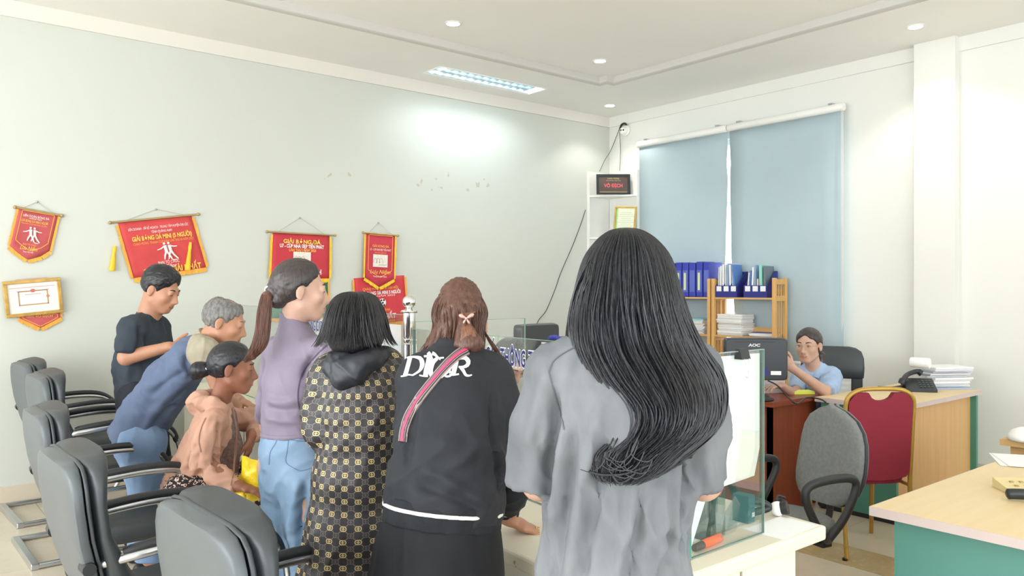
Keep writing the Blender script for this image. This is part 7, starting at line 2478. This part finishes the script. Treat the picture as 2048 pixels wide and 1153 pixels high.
    ad = t.n('ShaderNodeVectorMath', operation='ADD'); t.l(v, ad.inputs[0]); t.l(nv.outputs['Color'], ad.inputs[1])
    t.l(ad.outputs[0], vo.inputs['Vector'])
    mk = t.math('GREATER_THAN', t.math('FRACT', t.math('MULTIPLY', vo.outputs['Distance'], 3.2)), 0.5)
    t.l(t.mix(mk, srgb(28, 26, 28), srgb(206, 178, 164)), t.b.inputs['Base Color'])
    t.set(Roughness=0.85)
    s = Sdf(0.009)
    legs(s, [hN, hF], [kN, kF], [aN, aF], (0.102, 0.085, 0.07), 0.05)
    s.seg(hN, hF, 0.115, 0.115, k=0.05)
    p.part('patterned_trousers', s, t.m, [(0.006, R_, 0.07, 0.2, 6)])
    for a in (aN, aF):
        shoe(p, a, fb, M_SHOE)
    s = Sdf(0.005)
    cap_hair(s, H, 0.010, 0.022, -0.06, True)
    s.seg(H.p(0, -0.085, 0.0), H.p(0, -0.115, -0.012), 0.040, 0.022, k=0.03)
    p.part('hair', s, HAIR_K, [(0.0025, unit(H.f * -0.9 - H.u * 0.2), 0.012, 0.2, 8)])
    s = Sdf(0.005)
    s.seg(H.p(0, -0.125, -0.012), H.p(0, -0.155, -0.022), 0.030, 0.036, k=0.02).seg(H.p(0, -0.15, -0.022), H.p(0, -0.165, -0.050), 0.036, 0.018, k=0.02)
    p.part('bun', s, HAIR_K, [(0.004, U_, 0.012, 0.1, 3)])
    m = MB()
    c = H.p(0, -0.118, -0.012)
    m.tube([c + (H.r * math.cos(a) + H.u * math.sin(a)) * 0.024 for a in [2 * math.pi * i / 16 for i in range(16)]], 0.006, 6, closed=True)
    m.sphere(H.p(0.024, -0.118, -0.008), 0.009, 8, 6)
    p.mb('hair_tie', m, _M['pale_scrunchie'])
    return p, wF, wN
_pp, _wF, _wN = woman_peach()

# yellow plastic bag on her lap
def yellow_bag():
    M_Y = NT('yellow_plastic_bag')
    vv = M_Y.coords('Object')
    f = M_Y.noise(vv, 9, 3)
    M_Y.l(M_Y.mix(f, srgb(232, 196, 20), srgb(246, 216, 50)), M_Y.b.inputs['Base Color'])
    M_Y.set(Roughness=0.3)
    M_Y.b.inputs['Transmission Weight'].default_value = 0.0
    M_Y.bump(M_Y.noise(vv, 16, 3), 0.6, 0.02)
    o = at(498, 985, 3.47)
    r = empty('plastic_bag', (o[0], o[1], o[2]), label='crumpled yellow plastic bag on the seated woman\'s lap', cat='bag')
    def shell(poly, th, nm, seed, d0):
        pts2 = [np.array(q, float) for q in poly]
        c = sum(pts2) / len(pts2)
        N = 9
        n = len(poly)
        V, Fc = [], []
        for side_ in (-1, 1):
            for i in range(N + 1):
                g = i / N
                for q in pts2:
                    x = c + (q - c) * g
                    bul = th * (1 - g ** 2.5)
                    V.append(at(x[0], x[1], d0 + side_ * (bul + 0.002)))
        st = (N + 1) * n
        for sgn in (0, 1):
            for i in range(N):
                for k in range(n):
                    a, b_ = sgn * st + i * n + k, sgn * st + i * n + (k + 1) % n
                    Fc.append((a, b_, b_ + n, a + n) if sgn else (a, a + n, b_ + n, b_))
        for k in range(n):
            a, b_ = N * n + k, N * n + (k + 1) % n
            Fc.append((a, b_, st + b_, st + a))
        V = np.array(V)
        V = V + (np.stack([vnoise(V * 28, seed + j) for j in range(3)], 1) - 0.5) * 0.016
        m = MB().add([v - o for v in V], Fc)
        me = m.build(nm, M_Y.m, r, smooth=50)
        return me
    def dense(poly, n=5):
        out = []
        for a, b_ in zip(poly, poly[1:] + poly[:1]):
            for i in range(n):
                out.append((a[0] + (b_[0] - a[0]) * i / n, a[1] + (b_[1] - a[1]) * i / n))
        return out
    shell(dense([(483, 913), (500, 920), (524, 926), (532, 950), (537, 996), (497, 1012), (488, 975), (484, 940)]), 0.030, 'bag_body', 3, 3.47)
    shell(dense([(488, 938), (494, 972), (480, 975), (468, 962)]), 0.012, 'bag_flap', 8, 3.52)
    shell(dense([(462, 985), (490, 983), (497, 1012), (478, 1000)]), 0.010, 'bag_fold', 11, 3.42)
yellow_bag()

# ------------------------------------------------------------------ older man bending over the counter
def man_old():
    rt = at(285, 600, 4.2)
    p = Person(rt, 'older grey-haired man in a blue and khaki polo shirt bending over the counter')
    fb = unit(R_ * 0.95 + F_ * 0.3)
    sd = np.cross(fb, U_)
    H = Head(at(449, 647, 4.10), R_ * 0.93 + F_ * 0.15 - U_ * 0.30, k=1.03)
    b = Sdf(0.005)
    add_head(b, H, at(410, 690, 4.12), 0.056, 1.05)
    b.chain([at(390, 716, 4.12), at(340, 775, 4.16), at(278, 865, 4.2)], [(0.115, 0.065), (0.125, 0.085), (0.13, 0.095)], sd, 0.04)
    eN, wN = at(440, 782, 3.99), at(468, 806, 4.18)
    eF, wF = at(440, 780, 4.34), at(478, 800, 4.30)
    for sh, e, w in ((at(410, 710, 3.97), eN, wN), (at(420, 708, 4.28), eF, wF)):
        b.seg(sh, e, 0.042, 0.038, k=0.03).seg(e, w, 0.040, 0.028, k=0.015)
        add_hand(b, w, unit(w - e), -U_, F_ if w is wN else -F_, 0.4, 0.06, 1.0)
    hp = [at(272, 885, 4.30), at(285, 885, 4.10)]
    an = [at(285, 600, 4.32) * np.array([1, 1, 0]) + U_ * 0.09, at(300, 600, 4.10) * np.array([1, 1, 0]) + U_ * 0.09]
    kn = [(h + a) / 2 + fb * 0.03 for h, a in zip(hp, an)]
    legs(b, hp, kn, an)
    body = p.part('body', b, SK_M)
    add_face(p, H, BROWG, LIP_D, body, closed=True)
    s = Sdf(0.007)
    s.seg(at(402, 706, 3.97), at(412, 702, 4.28), 0.060, 0.060, k=0.05)
    s.chain([at(402, 697, 4.12), at(385, 714, 4.13), at(340, 765, 4.16), at(292, 832, 4.19), at(264, 878, 4.2)], [(0.08, 0.07), (0.155, 0.098), (0.170, 0.122), (0.165, 0.126), (0.165, 0.126)], sd, 0.03, (False, True))
    p.part('polo_shirt', s, cloth_mat('slate_blue_cotton', (86, 98, 124), (102, 115, 140), 4, 0.9, 500, 0.35, 8),
           [(0.009, R_ + U_ * 0.15, 0.08, 0.25, 5), (0.006, R_ * 0.6 - U_, 0.06, 0.2, 8)],
           creases=[([(375, 700), (372, 725), (380, 750)], -0.022, 6), ([(375, 745), (340, 760), (305, 790)], -0.014, 7), ([(380, 760), (345, 785), (300, 830)], 0.014, 8), ([(382, 775), (350, 805), (310, 850)], -0.012, 7), ([(330, 720), (300, 760), (270, 810)], 0.008, 12), ([(330, 810), (300, 840), (285, 870)], 0.012, 8)])
    s = Sdf(0.006)
    M_KH = cloth_mat('khaki_cotton', (150, 142, 122), (170, 162, 142), 5, 0.9, 500, 0.35, 10)
    s.chain([at(398, 690, 4.02), at(408, 706, 3.96), at(421, 742, 3.955)], [0.056, 0.074, 0.066], sd, 0.03, (False, True))
    p.part('sleeve', s, M_KH, [(0.006, U_, 0.04, 0.15, 4)])
    s = Sdf(0.006)
    s.chain([at(418, 700, 4.26), at(440, 740, 4.32)], [0.066, 0.060], sd, 0.03, (False, True))
    p.part('sleeve', s, M_KH)
    s = Sdf(0.005)
    s.chain([at(402, 692, 4.12), at(419, 672, 4.115)], [(0.084, 0.070), (0.068, 0.064)], sd, 0.02, (False, True))
    s.ell(at(425, 670, 4.11), (0.052, 0.052, 0.03), [sd, fb, U_], 0.008, 'sub')
    p.part('collar', s, M_KH)
    s = Sdf(0.008)
    s.seg(hp[0], hp[1], 0.115, 0.115, k=0.05)
    s.chain([hp[0], kn[0], an[0]], [0.105, 0.08, 0.075], sd, 0.04, (False, True))
    s.chain([hp[1], kn[1], an[1]], [0.105, 0.08, 0.075], sd, 0.04, (False, True))
    p.part('jeans', s, cloth_mat('mid_denim', (108, 132, 166), (134, 158, 188), 4, 0.85, 700, 0.35, 9), [(0.007, U_ + R_ * 0.2, 0.07, 0.25, 3)])
    for a in an:
        shoe(p, a, fb, M_SHOE)
    s = Sdf(0.005)
    cap_hair(s, H, 0.009, 0.030, -0.05, True, 0.002)
    s.ell(H.p(0, 0.0, 0.136), np.array([0.052, 0.070, 0.031]) * H.k, H.axes, 0.012, 'sub')
    p.part('hair', s, HAIR_GR, [(0.005, U_ + R_ * 0.2, 0.016, 0.05, 8)])
    return p
man_old()

# ------------------------------------------------------------------ younger man in the dark polo
def man_polo():
    rt = at(288, 600, 4.68)
    p = Person(rt, 'young man in a dark navy polo shirt looking down, standing by the wall banners')
    fb = unit(R_ * 0.9 + F_ * 0.15)
    sd = np.cross(fb, U_)
    H = Head(at(322, 582, 4.66), R_ * 0.88 - F_ * 0.12 - U_ * 0.36, k=1.06)
    b = Sdf(0.005)
    add_head(b, H, at(296, 640, 4.68), 0.060, 1.08)
    b.chain([at(288, 672, 4.68), at(284, 730, 4.69), at(288, 810, 4.69)], [(0.13, 0.08), (0.14, 0.10), (0.135, 0.11)], sd, 0.04)
    eN, wN = at(252, 716, 4.46), at(338, 694, 4.48)
    eF, wF = at(330, 730, 4.90), at(370, 700, 4.78)
    b.seg(at(258, 660, 4.50), eN, 0.050, 0.042, k=0.03).seg(eN, wN, 0.044, 0.029, k=0.015)
    b.seg(at(320, 655, 4.88), eF, 0.050, 0.042, k=0.03).seg(eF, wF, 0.042, 0.028, k=0.015)
    add_hand(b, wN, R_ * 0.9 + F_ * 0.2 + U_ * 0.1, -F_ * 0.2 + U_ * 0.8, F_ * 0.8 + U_ * 0.3, 0.5, 0.06, 1.0)
    add_hand(b, wF, R_ * 0.7 - F_ * 0.3, U_ * 0.8, -F_, 0.5, 0.06, 1.0)
    hp, kn, an = stand_legs(rt, fb, 0.86, 0.09)
    legs(b, hp, kn, an)
    body = p.part('body', b, SK_M)
    add_face(p, H, BROW, LIP_D, body, closed=True)
    s = Sdf(0.007)
    s.seg(at(266, 656, 4.52), at(312, 650, 4.86), 0.070, 0.066, k=0.05)
    s.chain([at(292, 645, 4.68), at(286, 676, 4.685), at(281, 730, 4.69), at(285, 790, 4.69), at(290, 850, 4.69)], [(0.08, 0.075), (0.165, 0.120), (0.175, 0.142), (0.168, 0.142), (0.165, 0.138)], sd, 0.03, (False, True))
    s.chain([at(262, 662, 4.51), at(258, 690, 4.475), at(258, 703, 4.468)], [0.076, 0.070, 0.066], sd, 0.03, (False, True))
    s.chain([at(316, 658, 4.87), at(326, 705, 4.89)], [0.072, 0.064], sd, 0.03, (False, True))
    s.chain([at(294, 646, 4.68), at(299, 628, 4.678)], [(0.078, 0.072), (0.070, 0.068)], sd, 0.02, (False, True))
    s.ell(at(303, 622, 4.675), (0.056, 0.058, 0.03), [sd, fb, U_], 0.008, 'sub')
    p.part('polo_shirt', s, cloth_mat('dark_slate_cotton', (50, 57, 66), (62, 69, 78), 5, 0.9, 500, 0.3, 8),
           [(0.008, U_ + R_ * 0.5, 0.08, 0.25, 5), (0.005, R_ - U_ * 0.6, 0.06, 0.2, 3)],
           creases=[([(278, 650), (282, 680), (276, 705)], -0.020, 6), ([(300, 690), (310, 720), (300, 760)], 0.008, 8), ([(280, 715), (292, 745), (286, 790)], -0.010, 7), ([(250, 720), (256, 760), (262, 800)], 0.008, 8)])
    s = Sdf(0.009)
    s.seg(hp[0], hp[1], 0.12, 0.12, k=0.05)
    for h_, k_, a_ in zip(hp, kn, an):
        s.chain([h_, k_, a_], [0.11, 0.085, 0.075], sd, 0.04, (False, True))
    p.part('trousers', s, cloth_mat('black_trousers', (34, 36, 42), (46, 48, 54)), [(0.007, U_, 0.07, 0.3, 3)])
    for a in an:
        shoe(p, a, fb, M_SHOE)
    s = Sdf(0.005)
    cap_hair(s, H, 0.013, 0.034, -0.035, True, 0.012)
    p.part('hair', s, HAIR_K, [(0.004, unit(H.f + H.u * 0.5), 0.014, 0.06, 8)])
    return p
man_polo()

# ------------------------------------------------------------------ clerk at the mahogany desk
def clerk():
    rt = at(1640, 600, 5.86)
    p = Person(rt, 'clerk with glasses in a pale blue shirt sitting at the mahogany desk')
    fb = unit(-R_ * 0.45 - F_ * 0.85)
    sd = np.cross(fb, U_)
    H = Head(at(1617, 693, 5.76), -R_ * 0.66 - F_ * 0.75 - U_ * 0.06, k=1.04)
    b = Sdf(0.005)
    add_head(b, H, at(1627, 735, 5.80), 0.048, 1.06, 0.8)
    b.chain([at(1630, 752, 5.82), at(1630, 800, 5.83), at(1632, 850, 5.85)], [(0.13, 0.07), (0.12, 0.09), (0.14, 0.10)], sd, 0.04)
    eL, wL = at(1650, 784, 5.52), at(1583, 736, 5.42)
    eR, wR = at(1590, 790, 5.62), at(1562, 772, 5.40)
    b.seg(at(1664, 752, 5.76), eL, 0.036, 0.035, k=0.03).seg(eL, wL, 0.041, 0.026, k=0.015)
    b.seg(at(1600, 752, 5.84), eR, 0.036, 0.035, k=0.03).seg(eR, wR, 0.038, 0.025, k=0.015)
    add_hand(b, wL, -R_ * 0.6 + U_ * 0.6 - F_ * 0.2, -R_ * 0.4 + F_ * 0.7, U_ * 0.5 + R_ * 0.4, 0.5, 0.06, 0.95)
    add_hand(b, wR, -R_ * 0.8 - F_ * 0.4, -U_, F_, 0.4, 0.06, 0.95)
    hp = [at(1632, 600, 5.86) * np.array([1, 1, 0]) + sd * 0.1 * s_ + U_ * 0.56 for s_ in (-1, 1)]
    kn = [h + fb * 0.32 for h in hp]
    an = [k_ * np.array([1, 1, 0]) + U_ * 0.09 for k_ in kn]
    legs(b, hp, kn, an)
    body = p.part('body', b, SK_F)
    add_face(p, H, BROW, LIP, body)
    s = Sdf(0.0065)
    s.seg(at(1602, 752, 5.85), at(1662, 752, 5.79), 0.060, 0.060, k=0.04)
    s.chain([at(1629, 738, 5.82), at(1630, 762, 5.82), at(1630, 800, 5.83), at(1632, 850, 5.85)], [(0.085, 0.070), (0.155, 0.105), (0.150, 0.122), (0.160, 0.13)], sd, 0.03, (False, True))
    s.chain([at(1664, 752, 5.77), at(1660, 770, 5.655), at(1655, 784, 5.56)], [0.066, 0.064, 0.058], sd, 0.03, (False, True))
    s.chain([at(1601, 754, 5.84), at(1592, 782, 5.68)], [0.056, 0.050], sd, 0.03, (False, True))
    s.ell(at(1620, 732, 5.75), (0.042, 0.06, 0.05), [sd, fb, U_], 0.008, 'sub')
    p.part('shirt', s, cloth_mat('pale_blue_shirt', (150, 174, 208), (168, 190, 218), 5, 0.85, 500, 0.3, 9), [(0.007, U_ + R_ * 0.4, 0.06, 0.2, 5), (0.005, R_ + U_ * 0.3, 0.05, 0.15, 8)])
    m = MB()
    cN = at(1625, 742, 5.80)
    for sg in (-1, 1):
        q = [cN + sd * sg * 0.05 + U_ * 0.022 - fb * 0.02, cN + sd * sg * 0.070 + U_ * 0.0 + fb * 0.03, cN + sd * sg * 0.052 - U_ * 0.045 + fb * 0.088, cN + sd * sg * 0.014 - U_ * 0.035 + fb * 0.092]
        n_ = unit(fb + U_ * 0.4 + sd * sg * 0.4) * 0.005
        m.add(list(q) + [x + n_ for x in q], [(0, 1, 2, 3), (7, 6, 5, 4), (0, 4, 5, 1), (1, 5, 6, 2), (2, 6, 7, 3), (3, 7, 4, 0)])
    p.mb('collar', m, _M['pale_blue_shirt'])
    s = Sdf(0.009)
    legs(s, hp, kn, an, (0.10, 0.08, 0.06), 0.05)
    p.part('trousers', s, _M['black_trousers'])
    for a in an:
        shoe(p, a, fb, M_SHOE)
    s = Sdf(0.005)
    cap_hair(s, H, 0.010, 0.026, -0.05, True)
    s.seg(H.p(0, -0.085, -0.01), H.p(0.012, -0.110, -0.04), 0.045, 0.030, k=0.03)
    p.part('hair', s, HAIR_DB, [(0.0025, unit(H.f * -0.9 + H.u * 0.2), 0.012, 0.2, 8)])
    L = [(H.p(-0.012, -0.105, -0.03), 0.026, 0.026), (H.p(-0.045, -0.10, -0.075), 0.032, 0.028), (H.p(-0.055, -0.09, -0.13), 0.022, 0.02)]
    p.part('ponytail', level_sdf(L, 0.006, 0.95, 0.02), HAIR_DB)
    m = MB()
    for sx in (-1, 1):
        m.tube([H.p(sx * 0.033 + 0.021 * math.cos(a), 0.1005 - 0.004 * abs(math.cos(a)), 0.007 + 0.016 * math.sin(a)) for a in [2 * math.pi * i / 18 for i in range(18)]], 0.0011, 5, closed=True)
        m.tube([H.p(sx * 0.054, 0.097, 0.012), H.p(sx * 0.076, 0.045, 0.012), H.p(sx * 0.080, 0.0, 0.010)], 0.0011, 5)
    m.tube([H.p(-0.012, 0.103, 0.012), H.p(0, 0.106, 0.014), H.p(0.012, 0.103, 0.012)], 0.0011, 5)
    p.mb('glasses', m, pmat('gold_wire', (190, 160, 130), 0.3, 0.8, var=0.05))
    return p
clerk()

# ------------------------------------------------------------------ colleague half hidden behind the glass partition
def colleague():
    rt = at(1022, 600, 4.30)
    p = Person(rt, 'dark-haired colleague bowed behind the glass partition, mostly hidden')
    fb = unit(R_ * 0.55 - F_ * 0.6)
    sd = np.cross(fb, U_)
    H = Head(at(1020, 727, 4.25), R_ * 0.45 - F_ * 0.55 - U_ * 0.62, k=1.0)
    b = Sdf(0.006)
    add_head(b, H, at(1018, 790, 4.34), 0.048)
    b.chain([at(1020, 810, 4.34), at(1022, 880, 4.36), at(1024, 940, 4.36)], [(0.13, 0.07), (0.12, 0.09), (0.14, 0.10)], sd, 0.04)
    for sg in (-1, 1):
        sh = at(1020, 818, 4.34) + sd * 0.17 * sg
        e = sh + fb * 0.12 - U_ * 0.20 + sd * 0.03 * sg
        w = e + fb * 0.2 - sd * 0.07 * sg + U_ * 0.0
        b.seg(sh, e, 0.036, 0.035, k=0.03).seg(e, w, 0.036, 0.024, k=0.015)
        add_hand(b, w, fb, -U_, -sd * sg, 0.3, 0.06, 0.92)
    hp = [np.array([rt[0], rt[1], 0]) + sd * 0.1 * s_ + U_ * 0.52 for s_ in (-1, 1)]
    kn = [h + fb * 0.36 for h in hp]
    an = [k_ * np.array([1, 1, 0]) + U_ * 0.09 for k_ in kn]
    legs(b, hp, kn, an)
    body = p.part('body', b, SK_F)
    add_face(p, H, BROW, LIP, body, closed=True)
    s = Sdf(0.008)
    s.chain([at(1018, 800, 4.34), at(1020, 825, 4.34), at(1022, 880, 4.36), at(1024, 940, 4.36)], [(0.08, 0.06), (0.15, 0.09), (0.14, 0.105), (0.15, 0.115)], sd, 0.03, (False, True))
    for sg in (-1, 1):
        sh = at(1020, 822, 4.34) + sd * 0.155 * sg
        e = sh + fb * 0.11 - U_ * 0.19 + sd * 0.03 * sg
        s.seg(sh, e, 0.058, 0.052, k=0.03, flat=(False, True))
    p.part('shirt', s, _M['pale_blue_shirt'], [(0.006, U_, 0.06, 0.2, 5)])
    s = Sdf(0.009)
    legs(s, hp, kn, an, (0.10, 0.08, 0.06), 0.05)
    p.part('trousers', s, _M['black_trousers'])
    for a in an:
        shoe(p, a, fb, M_SHOE)
    s = Sdf(0.006)
    cap_hair(s, H, 0.014, 0.026, -0.08, False)
    p.part('hair', s, HAIR_K, [(0.003, U_, 0.014, 0.2, 8)])
    # stool under the colleague
    st = empty('office_stool', (rt[0], rt[1], 0), label='dark round stool under the colleague behind the partition', cat='stool')
    MB().lathe([(0, 0.40), (0.17, 0.40), (0.18, 0.41), (0.18, 0.435), (0.165, 0.445), (0, 0.447)], n=28).build('seat', M_LEATHER, st, smooth=40)
    for k in range(4):
        a = math.pi / 4 + k * math.pi / 2
        MB().tube([(0.12 * math.cos(a), 0.12 * math.sin(a), 0.41), (0.17 * math.cos(a), 0.17 * math.sin(a), 0)], 0.011, 8).build('leg', M_STEEL, st, smooth=50)
    return p
colleague()
